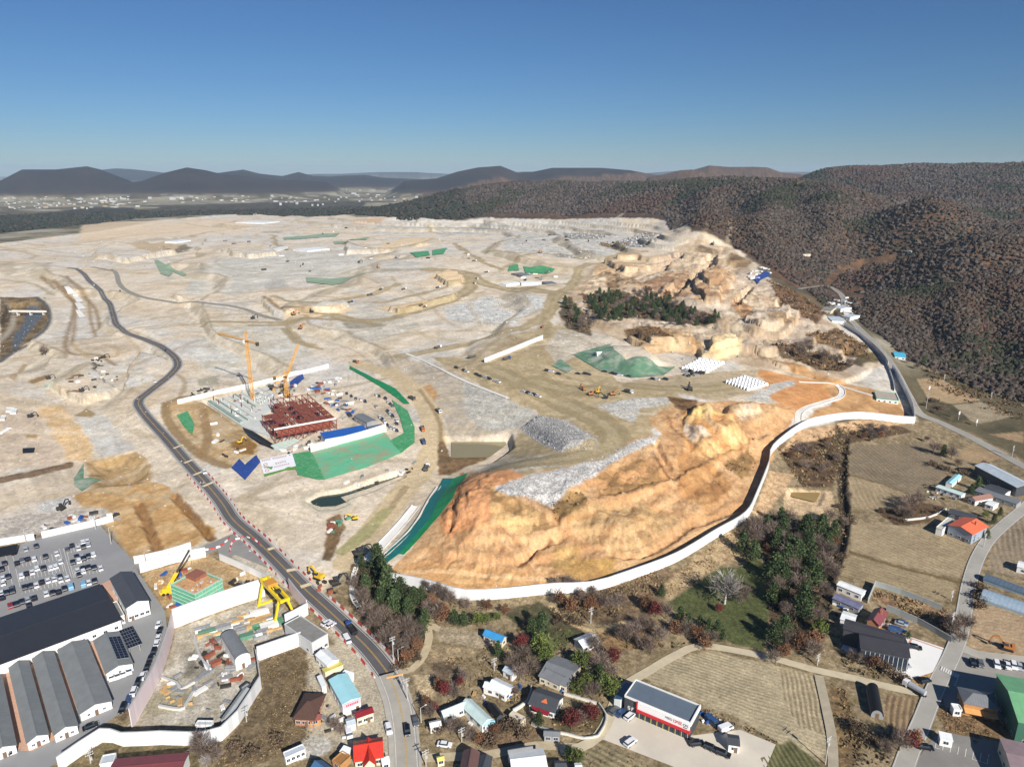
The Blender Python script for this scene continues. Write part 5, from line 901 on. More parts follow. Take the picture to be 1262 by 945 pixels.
def build_forest(name, label, parts, hue):
    """every crown a jittered dome of its own, smooth shaded"""
    V_, F_, CC = [], [], []; off = 0; K = 7; a0 = np.arange(K)*2*math.pi/K
    dome = np.concatenate([np.stack([np.cos(a0)*.95, np.sin(a0)*.95, np.full(K, .12)], 1), np.stack([np.cos(a0+.4)*.78, np.sin(a0+.4)*.78, np.full(K, .56)], 1), [[0, 0, .8]]])
    tri = np.array([(i, (i+1) % K, K+i) for i in range(K)]+[((i+1) % K, K+(i+1) % K, K+i) for i in range(K)]+[(K+i, K+(i+1) % K, 2*K) for i in range(K)])
    for xx, yy, zz, rr, rng, size in parts:
        n = len(xx); s = size*(.55+.8*rng.random(n)); an = rng.random(n)*6.28; c, sn = np.cos(an)[:, None], np.sin(an)[:, None]; D_ = dome[None]+rng.normal(size=(n, len(dome), 3))*.24
        v = np.stack([(D_[..., 0]*c-D_[..., 1]*sn)*s[:, None]+xx[:, None], (D_[..., 0]*sn+D_[..., 1]*c)*s[:, None]+yy[:, None], D_[..., 2]*(s*(1+.5*rng.random(n)))[:, None]+zz[:, None]], -1)
        V_.append(v.reshape(-1, 3)); F_.append((tri[None]+(off+np.arange(n)*len(dome))[:, None, None]).reshape(-1, 3)); off += n*len(dome)
        CC.append(np.repeat(hue(xx, yy, rng)*(.92+.16*rng.random((n, 1))), len(dome), 0)*(.9+.2*rng.random((n*len(dome), 1))))
    v = np.concatenate(V_).astype(np.float32); f = np.concatenate(F_).astype(np.int32); CC = np.concatenate(CC); me = bpy.data.meshes.new(name)
    me.vertices.add(len(v)); me.vertices.foreach_set('co', v.ravel()); me.loops.add(f.size); me.polygons.add(len(f)); me.loops.foreach_set('vertex_index', f.ravel()); me.polygons.foreach_set('loop_start', np.arange(0, f.size, 3, dtype=np.int32)); me.polygons.foreach_set('loop_total', np.full(len(f), 3, np.int32)); me.polygons.foreach_set('use_smooth', np.ones(len(f), bool)); me.update()
    if 'hill wood' not in MATS:
        m, n_, L, b, tc = attr_mat('hill wood', .95, [(.5, .7, 1.3)]); nz = n_.new('ShaderNodeTexNoise'); nz.inputs['Scale'].default_value = 1.3; nz.inputs['Detail'].default_value = 4; L.new(tc.outputs['Object'], nz.inputs['Vector']); bp = n_.new('ShaderNodeBump'); bp.inputs['Strength'].default_value = .8; bp.inputs['Distance'].default_value = 1; L.new(nz.outputs['Fac'], bp.inputs['Height']); L.new(bp.outputs[0], b.inputs['Normal'])
    me.materials.append(MATS['hill wood']); at = me.attributes.new('col', 'FLOAT_COLOR', 'POINT'); at.data.foreach_set('color', np.concatenate([CC, np.ones((len(CC), 1))], 1).astype(np.float32).ravel())
    o = bpy.data.objects.new(name, me); COL.objects.link(o); return tag(o, label, 'wood', kind='stuff')
def hue_hill(x, y, rng):
    n = len(x); base = np.stack([alb(86, 75, 67), alb(78, 68, 60), alb(95, 86, 78), alb(90, 71, 61), alb(66, 66, 50), alb(88, 73, 59)])
    u = fbm(x, y, 160, 4, 201)+rng.normal(size=n)*.05; g = fbm(x, y, 120, 4, 205)+rng.normal(size=n)*.04
    i = rng.choice(3, n); i = np.where((u > .66), 3, i); i = np.where((u > .57) & (u < .62), 5, i); i = np.where(g > .64, 4, i); return base[i]
def hue_dark(x, y, rng): return np.stack([alb(56, 56, 44), alb(68, 62, 50), alb(52, 56, 44)])[rng.integers(0, 3, len(x))]
HILLP = PP([(562,268),(600,262),(700,266),(820,266),(850,282),(900,296),(938,322),(960,335),(985,352),(1010,372),(1034,392),(1052,396),(1062,404),(1085,412),(1105,432),(1125,446),(1160,458),(1200,478),(1240,492),(1262,496),(1330,500)])
outl = [(q.x, q.y) for q in HILLP]; far_out = [(1150, 560), (2600, 1500), (2600, 3300), (-500, 3300), (-500, 2700)]
def hill_area(lo, hi):
    def f(x, y, z, r):
        s = poly_sd(x, y, outl+far_out); open_ = np.zeros(len(x), bool)
        for q, wd in [(RD['valley_road'][0], 9), (PP([(1018,352),(1040,330),(1065,322),(1100,318)]), 7)]: open_ |= line_d(x, y, [(v.x, v.y) for v in q]) < wd
        s2 = poly_sd(x, y, [(v.x, v.y) for v in PP([(1012,362),(1040,352),(1068,352),(1066,378),(1055,392),(1040,386)])])
        return (s > 0) & (r > lo) & (r <= hi) & ~open_ & ((s2 < 0) | (vnoise(x/20, y/20, 3) > .62))
    return f
pts = []
for sp_, lo, hi, sz in [(3.4, 380, 1000, 2.1), (4.8, 1000, 1700, 2.9), (7.2, 1700, 3400, 4.2)]:
    q = forest('', '', hill_area(lo, hi), sp_, lo, hi, 300+int(lo), None); pts.append((*q, sz))
build_forest('hill_wood', 'brown autumn wood covering the hills on the right', pts, hue_hill)
pts = []
for poly in ([(0,268),(60,262),(110,256),(160,256),(195,262),(160,270),(120,276),(60,281),(0,288),(-60,290),(-60,270)], [(163,267),(203,256),(320,252),(450,250),(470,262),(320,264),(230,266),(172,270)], [(438,266),(470,256),(520,244),(580,252),(600,265),(570,271),(500,273)]):
    q = forest('', '', poly, 12, 800, 3400, 77, None); pts.append((*q, 7))
build_forest('valley_wood', 'dark wood beyond the far left edge of the works', pts, hue_dark)

for k_, pl in PROTO.items():
    for v_, o in enumerate(pl):
        if (k_, v_) not in USED:
            for ch_ in list(o.children): bpy.data.objects.remove(ch_)
            bpy.data.objects.remove(o)
# ================================================================ buildings
M_GLASS = mat('window glass', (52, 62, 74), .12, .1, 1); M_FRAME = mat('window frame', (222, 222, 220), .5, .08); M_DOOR = mat('painted door', (120, 96, 78), .6, .15); M_DARK = mat('dark opening', (34, 34, 36), .8, .1); M_HANDLE = mat('metal handle', (160, 160, 160), .4, .05)
W_WHITE = mat('white render', (236, 234, 228), .8, .08, .35); W_CREAM = mat('cream render', (222, 208, 180), .8, .12, .35); W_BRICK = mat('brick wall', (176, 124, 92), .85, .25, 2.5); W_GREY = mat('grey wall', (150, 150, 150), .8, .12, .4); W_DGREY = mat('charcoal wall', (70, 72, 76), .7, .12, .4); W_WOOD = mat('timber wall', (190, 140, 90), .8, .25, 1.5)
def roofm(name, c, ax=0, sp_=.8, st=.16, rough=.5, amt=.14): return mat(name, c, rough, amt, .35, seam=(ax, sp_, st))
WIN = {}
def window(root, loc, rz, w_, h_, frame=None):
    key = (round(w_, 1), round(h_, 1), frame.name if frame else '')
    if key not in WIN:
        f = MB(); t = .09; f.box((0, 0, 0), (w_, .1, t)); f.box((0, 0, h_-t), (w_, .1, t)); f.box((-w_/2+t/2, 0, t), (t, .1, h_-2*t)); f.box((w_/2-t/2, 0, t), (t, .1, h_-2*t)); f.box((0, 0, t), (t*.7, .08, h_-2*t))
        o = f.build('window', frame or M_FRAME); g = MB(); g.box((0, 0, t*.8), (w_-t*1.5, .05, h_-t*1.6)); p = g.build('pane', M_GLASS, o); WIN[key] = o
    else:
        o = WIN[key].copy(); COL.objects.link(o)
        for ch in WIN[key].children: c = ch.copy(); COL.objects.link(c); c.parent = o
    o.parent = root; o.location = loc; o.rotation_euler = (0, 0, rz); return o
def door(root, loc, rz, w_=1, h_=2.05, m=None):
    b = MB(); b.box((0, 0, 0), (w_, .1, h_)); o = b.build('door', m or M_DOOR, root, loc=loc); o.rotation_euler = (0, 0, rz); k = MB(); k.box((w_*.36, -.09, 1), (.06, .08, .18)); k.build('handle', M_HANDLE, o); return o
class Rect:
    def __init__(s, A, B, Cc, h):
        a, b, c = P(*A, h), P(*B, h), P(*Cc, h); u = Vector((b.x-a.x, b.y-a.y, 0)); s.L = u.length; u.normalize(); v = Vector((-u.y, u.x, 0)); d = Vector((c.x-a.x, c.y-a.y, 0)).dot(v); s.W = abs(d); sg_ = 1 if d > 0 else -1
        cen = Vector((a.x, a.y, 0))+u*s.L/2+v*d/2
        s.rz = math.atan2(u.y, u.x); s.z = min(Hxy(cen.x+u.x*i*s.L/2+v.x*j*s.W/2, cen.y+u.y*i*s.L/2+v.y*j*s.W/2) for i in (-1, 0, 1) for j in (-1, 0, 1)); s.c = Vector((cen.x, cen.y, s.z))
def roof_gable(L_, W_, h, rise, over=.45, th=.18, along='x'):
    b = MB()
    if along == 'y': L_, W_ = W_, L_
    a, w_ = L_/2+over*.8, W_/2+over; e = h-rise*over/(W_/2)
    for s in (1, -1):
        q = [(-a, 0, h+rise), (a, 0, h+rise), (a, s*w_, e), (-a, s*w_, e)]
        if s > 0: q = q[::-1]
        k = len(b.v); b.v += [p for p in q]+[(p[0], p[1], p[2]-th) for p in q]
        top = (0, 1, 2, 3); 
        for f in ((3, 2, 1, 0), (4, 5, 6, 7), (0, 1, 5, 4), (1, 2, 6, 5), (2, 3, 7, 6), (3, 0, 4, 7)): b.f.append(tuple(k+i for i in f)); b.mi.append(0)
    b.box((0, 0, h+rise-.02), (2*a, .3, .09))
    if along == 'y': b.v = [(-y, x, z) for x, y, z in b.v]
    return b
def body_gable(L_, W_, h, rise, along='x'):
    b = MB()
    if along == 'y': L_, W_ = W_, L_
    a, w_ = L_/2, W_/2; g = h+rise-.2
    pr = [(-w_, -1), (w_, -1), (w_, h-.16), (0, g), (-w_, h-.16)]; k = len(b.v)
    b.v += [(-a, y, z) for y, z in pr]+[(a, y, z) for y, z in pr]; n = 5
    b.f.append(tuple(k+i for i in range(n))[::-1]); b.f.append(tuple(k+n+i for i in range(n))); b.mi += [0, 0]
    for i in range(n): j = (i+1) % n; b.f.append((k+i, k+j, k+n+j, k+n+i)); b.mi.append(0)
    if along == 'y': b.v = [(-y, x, z) for x, y, z in b.v]
    return b
def openings(root, L_, W_, h, win, dr, faces='fblr', z0=.9, wh=1.2, ww=1.5, frame=None):
    """windows per side: f/b = long sides (-y / +y), l/r = ends"""
    for fc in faces:
        if fc in 'fb': ln, off, rz = L_, W_/2, (0 if fc == 'f' else math.pi)
        else: ln, off, rz = W_, L_/2, (math.pi/2 if fc == 'r' else -math.pi/2)
        n = win.get(fc, 0)
        for i in range(n):
            t = (i+.5)/n-.5; x = t*ln
            if fc == 'f': l = (x, -off-.03, z0)
            elif fc == 'b': l = (-x, off+.03, z0)
            elif fc == 'r': l = (off+.03, x, z0)
            else: l = (-off-.03, -x, z0)
            window(root, l, rz, min(ww, ln/n*.75), wh, frame)
        if fc in dr:
            t = dr[fc]; x = t*ln
            l = {'f': (x, -off-.04, 0), 'b': (-x, off+.04, 0), 'r': (off+.04, x, 0), 'l': (-off-.04, -x, 0)}[fc]; door(root, l, rz)
def house(name, label, cat, A, B, Cc, h, roof, wall_, roofmat, rise=1.5, over=.45, along='x', win=None, dr=None, group=None, root=None, kind='gable', chimney=False, ww=1.5, wh=1.2, z0=.9, trim=None, th=.18):
    r = Rect(A, B, Cc, h); wing = root is not None
    if root is None: root = empty(name, r.c, r.rz, label, cat, group); par = root
    else:
        par = bpy.data.objects.new('wing', None); COL.objects.link(par); par.parent = root; d = r.c-root.location; cs, sn = math.cos(-root.rotation_euler.z), math.sin(-root.rotation_euler.z)
        par.location = (d.x*cs-d.y*sn, d.x*sn+d.y*cs, d.z); par.rotation_euler = (0, 0, r.rz-root.rotation_euler.z)
    L_, W_ = r.L, r.W
    if kind == 'gable':
        body_gable(L_, W_, h, rise, along).build('wall', wall_, par); ro = roof_gable(L_, W_, h, rise, over, th, along).build('roof', roofmat, par)
    elif kind == 'hip':
        b = MB(); b.box((0, 0, -1), (L_, W_, h+1-.02)); b.build('wall', wall_, par); b = MB(); a, w_ = L_/2+over, W_/2+over; k = min(a, w_)*.85; rx = max(a-k, .3); z = h
        v = [(-a, -w_, z), (a, -w_, z), (a, w_, z), (-a, w_, z), (-rx, 0, z+rise), (rx, 0, z+rise)]
        b.v = v+[(p[0], p[1], z-th) for p in v[:4]]; b.f = [(0, 1, 5, 4), (1, 2, 5), (2, 3, 4, 5), (3, 0, 4), (6, 7, 1, 0), (7, 8, 2, 1), (8, 9, 3, 2), (9, 6, 0, 3), (9, 8, 7, 6)]; b.mi = [0]*9; ro = b.build('roof', roofmat, par)
    elif kind == 'flat':
        b = MB(); b.box((0, 0, -1), (L_, W_, h+1-.02)); b.build('wall', wall_, par); b = MB(); b.box((0, 0, h-.01), (L_-.5, W_-.5, .12)); ro = b.build('roof', roofmat, par)
        p_ = MB(); 
        for (x, y, a, c) in ((0, -W_/2, L_+.12, .26), (0, W_/2, L_+.12, .26), (-L_/2, 0, .26, W_-.15), (L_/2, 0, .26, W_-.15)): p_.box((x, y, h-.25), (a, c, .25+max(rise, .25)))
        p_.build('parapet', trim or wall_, par)
    elif kind == 'shed':
        b = MB(); k = [(-L_/2, -W_/2), (L_/2, -W_/2), (L_/2, W_/2), (-L_/2, W_/2)]; b.prism(k, -1, [h-.02, h-.02, h+rise-.02, h+rise-.02]); b.build('wall', wall_, par); a, w_ = L_/2+over, W_/2+over; sl = rise/W_*over
        b = MB(); b.prism([(-a, -w_), (a, -w_), (a, w_), (-a, w_)], [h-sl, h-sl, h+rise+sl, h+rise+sl], [h+th-sl, h+th-sl, h+rise+sl+th, h+rise+sl+th]); ro = b.build('roof', roofmat, par)
    elif kind == 'arch':
        b = MB(); n = 14; pr = [(W_/2*math.cos(math.pi*i/n), h+rise*math.sin(math.pi*i/n)) for i in range(n+1)]
        for s in (-1, 1):
            f = [(s*L_/2, y, z-.08) for y, z in pr]+[(s*L_/2, -W_/2, -1), (s*L_/2, W_/2, -1)]; b.face(f if s > 0 else f[::-1])
        for s in (-1, 1): b.face([(-L_/2, s*W_/2, -1), (L_/2, s*W_/2, -1), (L_/2, s*W_/2, h), (-L_/2, s*W_/2, h)][::1 if s < 0 else -1])
        b.build('wall', wall_, par); b = MB()
        for i in range(n):
            (y0, z0_), (y1, z1_) = pr[i], pr[i+1]; a = L_/2+.25; b.face([(-a, y0, z0_+.02), (-a, y1, z1_+.02), (a, y1, z1_+.02), (a, y0, z0_+.02)][::-1]); b.face([(-a, y0, z0_-.12), (-a, y1, z1_-.12), (a, y1, z1_-.12), (a, y0, z0_-.12)])
        ro = b.build('roof', roofmat, par)
    if chimney: c = MB(); c.box((L_*.22, W_*.12, h+rise*.4), (.7, .6, 1.3+rise*.5)); c.build('chimney', W_BRICK, ro)
    if not wing or win or dr: openings(root if not wing else par, L_, W_, h, win or {}, dr or {}, z0=z0, wh=wh, ww=ww)
    return root, r
R_CHAR = roofm('charcoal sheet roof', (78, 80, 84)); R_BLK = roofm('black sheet roof', (52, 53, 58), st=.06); R_GREY = roofm('grey sheet roof', (128, 130, 132)); R_GREY1 = roofm('grey ribbed roof', (134, 136, 134), 0, 1.1, .12)
R_WHITE = roofm('white sheet roof', (240, 242, 240), st=.06); R_CYAN = roofm('pale cyan roof', (170, 222, 228), st=.05, amt=.08); R_MINT = roofm('pale mint roof', (206, 226, 220), st=.06); R_BROWN = mat('brown shingle roof', (92, 66, 54), .85, .2, 1.5); R_RED = roofm('bright red roof', (206, 56, 38), st=.1); R_MAR = roofm('maroon roof', (142, 36, 48), st=.1); R_MAR2 = roofm('dull maroon roof', (132, 72, 74), 0, .6, .14); R_ORG = roofm('orange sheet roof', (238, 116, 78), 0, .9, .06); R_BLUE = roofm('blue sheet roof', (40, 96, 176), st=.08); R_SKY = roofm('sky blue roof', (64, 150, 206), st=.08); R_GRN = roofm('green sheet roof', (118, 176, 128), 0, 1.6, .06); R_GRN2 = roofm('deep green roof', (86, 142, 104), 0, 1.6, .06); R_YEL = roofm('yellow sheet roof', (240, 222, 120), 1, .6, .12); R_SLATE = roofm('slate blue roof', (104, 116, 128), st=.1, amt=.1); R_FLAT = mat('weathered flat roof', (138, 136, 130), .9, .22, .4); R_STEEL = roofm('steel blue lean-to roof', (72, 112, 148), 1, .7, .12); R_BRN2 = roofm('brown sheet roof', (110, 82, 76), st=.12); R_PALE = roofm('pale blue grey roof', (196, 206, 212), st=.08)
# ---- the works yard on the left
h1, r1 = house('depot_hall', 'huge dark roofed hall beside the car park, white eaves along its lower side', 'hall', (122,720), (-75,786), (142,765), 4.5, 'g', W_WHITE, R_BLK, 1.2, .5, win={'f': 14, 'b': 14}, dr={'r': .1}, ww=1.4)
house('office_building', 'white office block with a grey pitched roof at the car park corner', 'office', (162,704), (183,739), (136,712), 6.5, 'g', W_WHITE, R_CHAR, 1.4, .4, win={'f': 5, 'b': 5, 'l': 4, 'r': 4}, dr={'r': -.3})
hx, rx = house('office_annex', 'low white annex leaning on the grey roofed office', 'annex', (144,741), (153,758), (136,744), 3.6, 'g', W_WHITE, R_FLAT, .3, kind='flat', win={'f': 2, 'b': 1, 'r': 2})
SH = 'long grey roofed sheds in a row'
def shed(A, B, Cc, lab, n=8, **k):
    ro, r = house('long_shed', lab, 'shed', A, B, Cc, 3.1, 'g', W_WHITE, R_GREY1, 1.3, .35, win={'f': n, 'b': n, 'l': 2, 'r': 2}, dr={'r': 0.0}, group=SH, ww=.9, wh=.9, **k); return ro, r
s1, rs1 = shed((146,778), (163,817), (115,787), 'shortest grey shed, with solar panels on its right slope', 5)
s2, _ = shed((106,788), (137,863), (71,799), 'widest grey shed, left of the one with solar panels'); s3, _ = shed((65,802), (95,893), (40,810), 'third grey shed from the right, between two brick lanes'); s4, _ = shed((34,814), (59,904), (11,820), 'fourth grey shed from the right, near the left edge'); s5, _ = shed((1,832), (19,917), (-26,838), 'grey shed cut by the left edge of the photo')
M_PV = mat('solar cells', (26, 32, 48), .15, .15, 1)
def panels(root, rows, cols, cw, chh, mtx, nm='solar_panel'):
    b = MB(); f = MB()
    for i in range(rows):
        for j in range(cols): b.box(((j-cols/2+.5)*cw, (i-rows/2+.5)*chh, .06), (cw*.92, chh*.94, .05))
    f.box((0, 0, 0), (cols*cw, rows*chh, .06)); o = f.build(nm, MATS['rail grey'], root); o.matrix_local = mtx; c = b.build('cells', M_PV, o); return o
sl = math.atan2(1.3, rs1.W/2)
for s in (1, -1):
    if s == -1: continue
    pass
# right-hand slope of the short shed is the side nearer corner A (local side depends on the tracing)
side = 1 if (Vector((*P(146,778,3.1).xy, 0))-Vector((rs1.c.x, rs1.c.y, 0))).dot(Vector((-math.sin(rs1.rz), math.cos(rs1.rz), 0))) > 0 else -1
panels(s1, 3, 9, 1.75, 1.3, Matrix.Translation((0, side*rs1.W/4, 3.1+.65+.12)) @ Matrix.Rotation(-side*sl, 4, 'X'))
pr_ = Rect((162,771), (174,793), (145,774), 3.5); pc = empty('solar_carport', pr_.c, pr_.rz, 'raised rack of solar panels beside the shortest grey shed', 'solar rack'); panels(pc, 5, 6, pr_.L/6, pr_.W/5, Matrix.Translation((0, 0, 3.4)))
for x in (-1, 1):
    for y in (-1, 1): b = MB(); b.tube((x*pr_.L*.4, y*pr_.W*.4, -.3), (x*pr_.L*.4, y*pr_.W*.4, 3.4), .1, 6); b.build('post', MATS['rail grey'], pc)
# canopy at the car park head
cn = Rect((22,670), (-40,682), (23,680), 2.6); co = empty('car_canopy', cn.c, cn.rz, 'long black canopy at the left end of the car park', 'canopy'); b = MB(); b.box((0, 0, 2.5), (cn.L, cn.W, .2)); b.build('roof', mat('black canopy sheet', (30, 32, 36), .6, .1), co)
for i in range(5): b = MB(); b.tube(((i/4-.5)*cn.L*.9, 0, -.2), ((i/4-.5)*cn.L*.9, 0, 2.5), .1, 6); b.build('post', MATS['rail grey'], co)
# ---- small works between the hoardings
house('flat_roof_workshop', 'grey flat roofed workshop beside the road, left of the parked white cars', 'workshop', (384,792), (404,781), (357,766), 5.5, 'g', mat('pale grey wall', (206, 206, 204), .8, .1, .4), R_FLAT, .35, kind='flat', win={'f': 3, 'r': 3, 'l': 3})
house('arched_warehouse', 'grey arch roofed warehouse inside the small works', 'warehouse', (290,778), (308,806), (272,784), 4.5, 'g', W_WHITE, R_GREY, 1.6, kind='arch', win={'b': 3, 'f': 3}, dr={'r': 0})
house('site_office', 'long grey site cabin against the angled hoarding', 'cabin', (300,848), (272,886), (306,852), 3.2, 'g', W_GREY, roofm('cabin roof', (168, 172, 170), 1, .9, .12), .6, .2, win={'f': 6, 'b': 6}); house('site_office', 'small white site cabin at the corner of the angled hoarding', 'cabin', (244,888), (263,888), (244,893), 2.8, 'g', W_WHITE, R_PALE, .3, kind='flat', win={'f': 2})
house('site_office', 'grey cabin tucked by the black cables near the arch roof', 'cabin', (309,843), (300,850), (306,840), 2.6, 'g', W_DGREY, MATS['cabin roof'], .3, kind='flat', win={'f': 1}); house('maroon_warehouse', 'maroon roofed warehouse cut by the bottom edge behind the angled hoarding', 'warehouse', (232,927), (143,935), (232,950), 4.5, 'g', W_WHITE, R_MAR2, .5, .3, win={'f': 5}); house('white_cabin', 'small pale cabin left of the maroon roofed warehouse', 'cabin', (143,928), (127,931), (143,938), 3, 'g', W_WHITE, R_PALE, .3, kind='flat', win={'f': 1})
# ---- roadside village, left of the road
h, r = house('white_shop', 'white roofed house with a yellow lean-to, left of the road', 'house', (402,799), (417,812), (387,804), 4, 'g', W_WHITE, R_WHITE, .8, .3, win={'f': 3, 'r': 2, 'l': 2}, dr={'f': .3}); house('', '', '', (419,815), (397,824), (420,821), 2.8, 'g', W_CREAM, R_YEL, .4, .2, kind='shed', root=h)
h, r = house('cyan_warehouse', 'warehouse with a pale cyan roof and pink sign board, left of the road', 'warehouse', (427,829), (444,858), (406,837), 5, 'g', W_WHITE, R_CYAN, .6, .3, win={'b': 4, 'f': 4}, dr={'r': .3}, th=.25)
b = MB(); b.box((r.L/2+.35, 0, 3.1), (.25, r.W*.92, 1.7)); sgn = b.build('sign_board', mat('pink sign board', (236, 190, 196), .5, .05), h); b = MB()
for i in range(7): b.box((r.L/2+.5, (i-3)*r.W*.1, 3.6), (.05, r.W*.065, .75))
b.build('lettering', mat('red lettering', (206, 60, 84), .5, .05), sgn)
h, r = house('brown_house', 'dark brown hipped roof house at the end of the dry brown lot', 'house', (377,855), (399,856), (366,884), 3.2, 'g', W_BRICK, R_BROWN, 2.0, .7, kind='hip', win={'f': 3, 'r': 2, 'l': 2, 'b': 2}, dr={'f': .1})
pz = Rect((381,880), (395,877), (383,888), 2.4); b = MB()
house('timber_annex', 'small timber porch in front of the dark brown house', 'porch', (381,880), (394,877), (383,888), 2.3, 'g', W_WOOD, mat('dull red porch roof', (150, 84, 76), .8, .15), .6, .2, win={'f': 1})
h, r = house('maroon_shop', 'small shop with a maroon roof and cream front beside the road', 'shop', (457,870), (437,877), (461,876), 3.6, 'g', W_CREAM, R_MAR, .5, .3, win={'f': 3, 'b': 3, 'l': 1}, dr={'b': .2}); house('blue_shed', 'tiny pale blue roofed shed left of the maroon shop', 'shed', (436,883), (426,886), (439,890), 2.6, 'g', W_WHITE, R_PALE, .4, .2, win={'f': 1})
h, r = house('red_roof_house', 'house with a bright red cross gabled roof beside the road', 'house', (437,913), (470,908), (446,934), 3.4, 'g', W_CREAM, R_RED, 1.9, .5, win={'f': 3, 'l': 2, 'r': 2}, dr={'f': .2}, chimney=False)
house('', '', '', (448,915), (460,913), (454,941), 3.3, 'g', W_CREAM, R_RED, 1.7, .4, along='y', root=h); house('white_shed', 'small white shed at the lower right of the red roof house', 'shed', (470,935), (479,933), (471,941), 2.5, 'g', W_WHITE, R_WHITE, .3, .15, kind='shed', win={'f': 1}); house('grey_annex', 'little grey roofed store touching the red roof house', 'store', (437,922), (446,921), (438,929), 2.6, 'g', W_GREY, R_GREY, .3, kind='flat', win={'f': 1})
house('container_office', 'pale grey container office at the gate of the brown house yard', 'cabin', (373,917), (349,927), (378,922), 2.8, 'g', W_WHITE, R_PALE, .25, kind='flat', win={'f': 4, 'b': 4}); house('slate_house', 'dark slate gabled house cut by the bottom edge, left of the timber deck', 'house', (396,936), (414,949), (381,947), 3.2, 'g', W_GREY, R_STEEL, 1.5, .4, win={'f': 2})
house('timber_deck_house', 'open timber framed deck beside the red roof house', 'deck', (422,926), (432,932), (411,938), 2.4, 'g', W_WOOD, mat('deck boards', (168, 120, 66), .8, .25, 2), .4, kind='flat', win={'f': 1}); house('white_canopy', 'small white canopy roof above the timber deck', 'canopy', (424,920), (432,923), (421,926), 2.5, 'g', W_WHITE, R_WHITE, .3, .2, kind='shed', win={'f': 1}); house('white_store', 'low white store behind the cyan warehouse, by the path', 'store', (425,826), (436,830), (428,833), 2.6, 'g', W_WHITE, R_WHITE, .3, .15, kind='shed', win={'f': 1}); house('white_store', 'narrow white lean-to left of the cyan warehouse', 'store', (396,832), (402,845), (392,836), 2.5, 'g', W_WHITE, R_WHITE, .3, .15, kind='shed', win={'f': 1})
# ---- village right of the road
house('blue_roof_house', 'cottage with a sky blue roof beyond the bare yard', 'house', (602,775), (624,784), (597,781), 3, 'g', W_CREAM, R_SKY, 1.1, .4, win={'f': 3, 'b': 3, 'r': 1}, dr={'f': .1}); house('white_cottage', 'white roofed cottage at the foot of the dark ploughed plot', 'house', (708,787), (727,779), (717,797), 3, 'g', W_WHITE, R_WHITE, 1.0, .4, win={'f': 3, 'r': 2}, dr={'f': .3})
h, r = house('grey_roof_house', 'large grey roofed house shaped like an L among green trees', 'house', (684,807), (716,817), (672,834), 3.4, 'g', W_CREAM, R_GREY, 1.4, .5, win={'f': 4, 'l': 2, 'r': 2}, dr={'f': 0}); house('', '', '', (668,832), (690,842), (677,820), 3.3, 'g', W_CREAM, R_GREY, 1.1, .4, root=h, win={'f': 2})
h, r = house('dark_roof_house', 'charcoal roofed house with an orange gable patch and maroon awning', 'house', (664,847), (694,856), (651,865), 3.4, 'g', W_WHITE, R_CHAR, 1.5, .5, win={'f': 4, 'r': 2, 'l': 2}, dr={'f': -.1})
b = MB(); b.prism([(-r.L*.1, -r.W*.32), (r.L*.16, -r.W*.32), (r.L*.04, -r.W*.12)], [3.95, 3.95, 4.5], [4.05, 4.05, 4.6]); b.build('orange_gable', mat('orange tin', (222, 120, 66), .6, .1), h); b = MB(); b.prism([(-r.L*.35, -r.W/2-2.0), (r.L*.35, -r.W/2-2.0), (r.L*.35, -r.W/2-.1), (-r.L*.35, -r.W/2-.1)], [2.5, 2.5, 2.9, 2.9], [2.6, 2.6, 3.0, 3.0]); b.build('awning', R_MAR, h)
h, r = house('white_house', 'white roofed house with two wings above the pale lane', 'house', (612,835), (633,845), (604,846), 3.1, 'g', W_WHITE, R_WHITE, 1.0, .4, win={'f': 3, 'r': 2}, dr={'f': .2}); house('', '', '', (596,845), (612,850), (601,839), 3.0, 'g', W_WHITE, R_WHITE, .8, .3, root=h, win={'f': 1})
house('grey_outhouse', 'small pale grey outhouse under the bare tree', 'outhouse', (626,820), (637,826), (622,826), 2.8, 'g', W_WHITE, R_PALE, .7, .3, win={'f': 1}, dr={'f': .2})
h, r = house('mint_roof_house', 'pale mint roofed house shaped like an L beside the road', 'house', (580,861), (606,885), (569,868), 3.2, 'g', W_WHITE, R_MINT, 1.1, .4, win={'f': 3, 'b': 3, 'r': 2}, dr={'b': .1}); house('', '', '', (543,875), (571,864), (547,881), 3.1, 'g', W_WHITE, R_MINT, .9, .4, root=h, win={'f': 2}); house('', '', '', (597,887), (609,886), (599,893), 2.7, 'g', W_WHITE, R_CYAN, .5, .2, root=h)
house('tarp_shed', 'black tarpaulin covered shed right of the mint roofed house', 'shed', (609,866), (620,880), (601,869), 2.5, 'g', W_DGREY, M_KTARP, .7, .2, win={'f': 1}); house('white_store', 'small white store between the road and the mint roofed house', 'store', (529,889), (542,886), (531,895), 2.6, 'g', W_WHITE, R_WHITE, .4, .2, win={'f': 1})
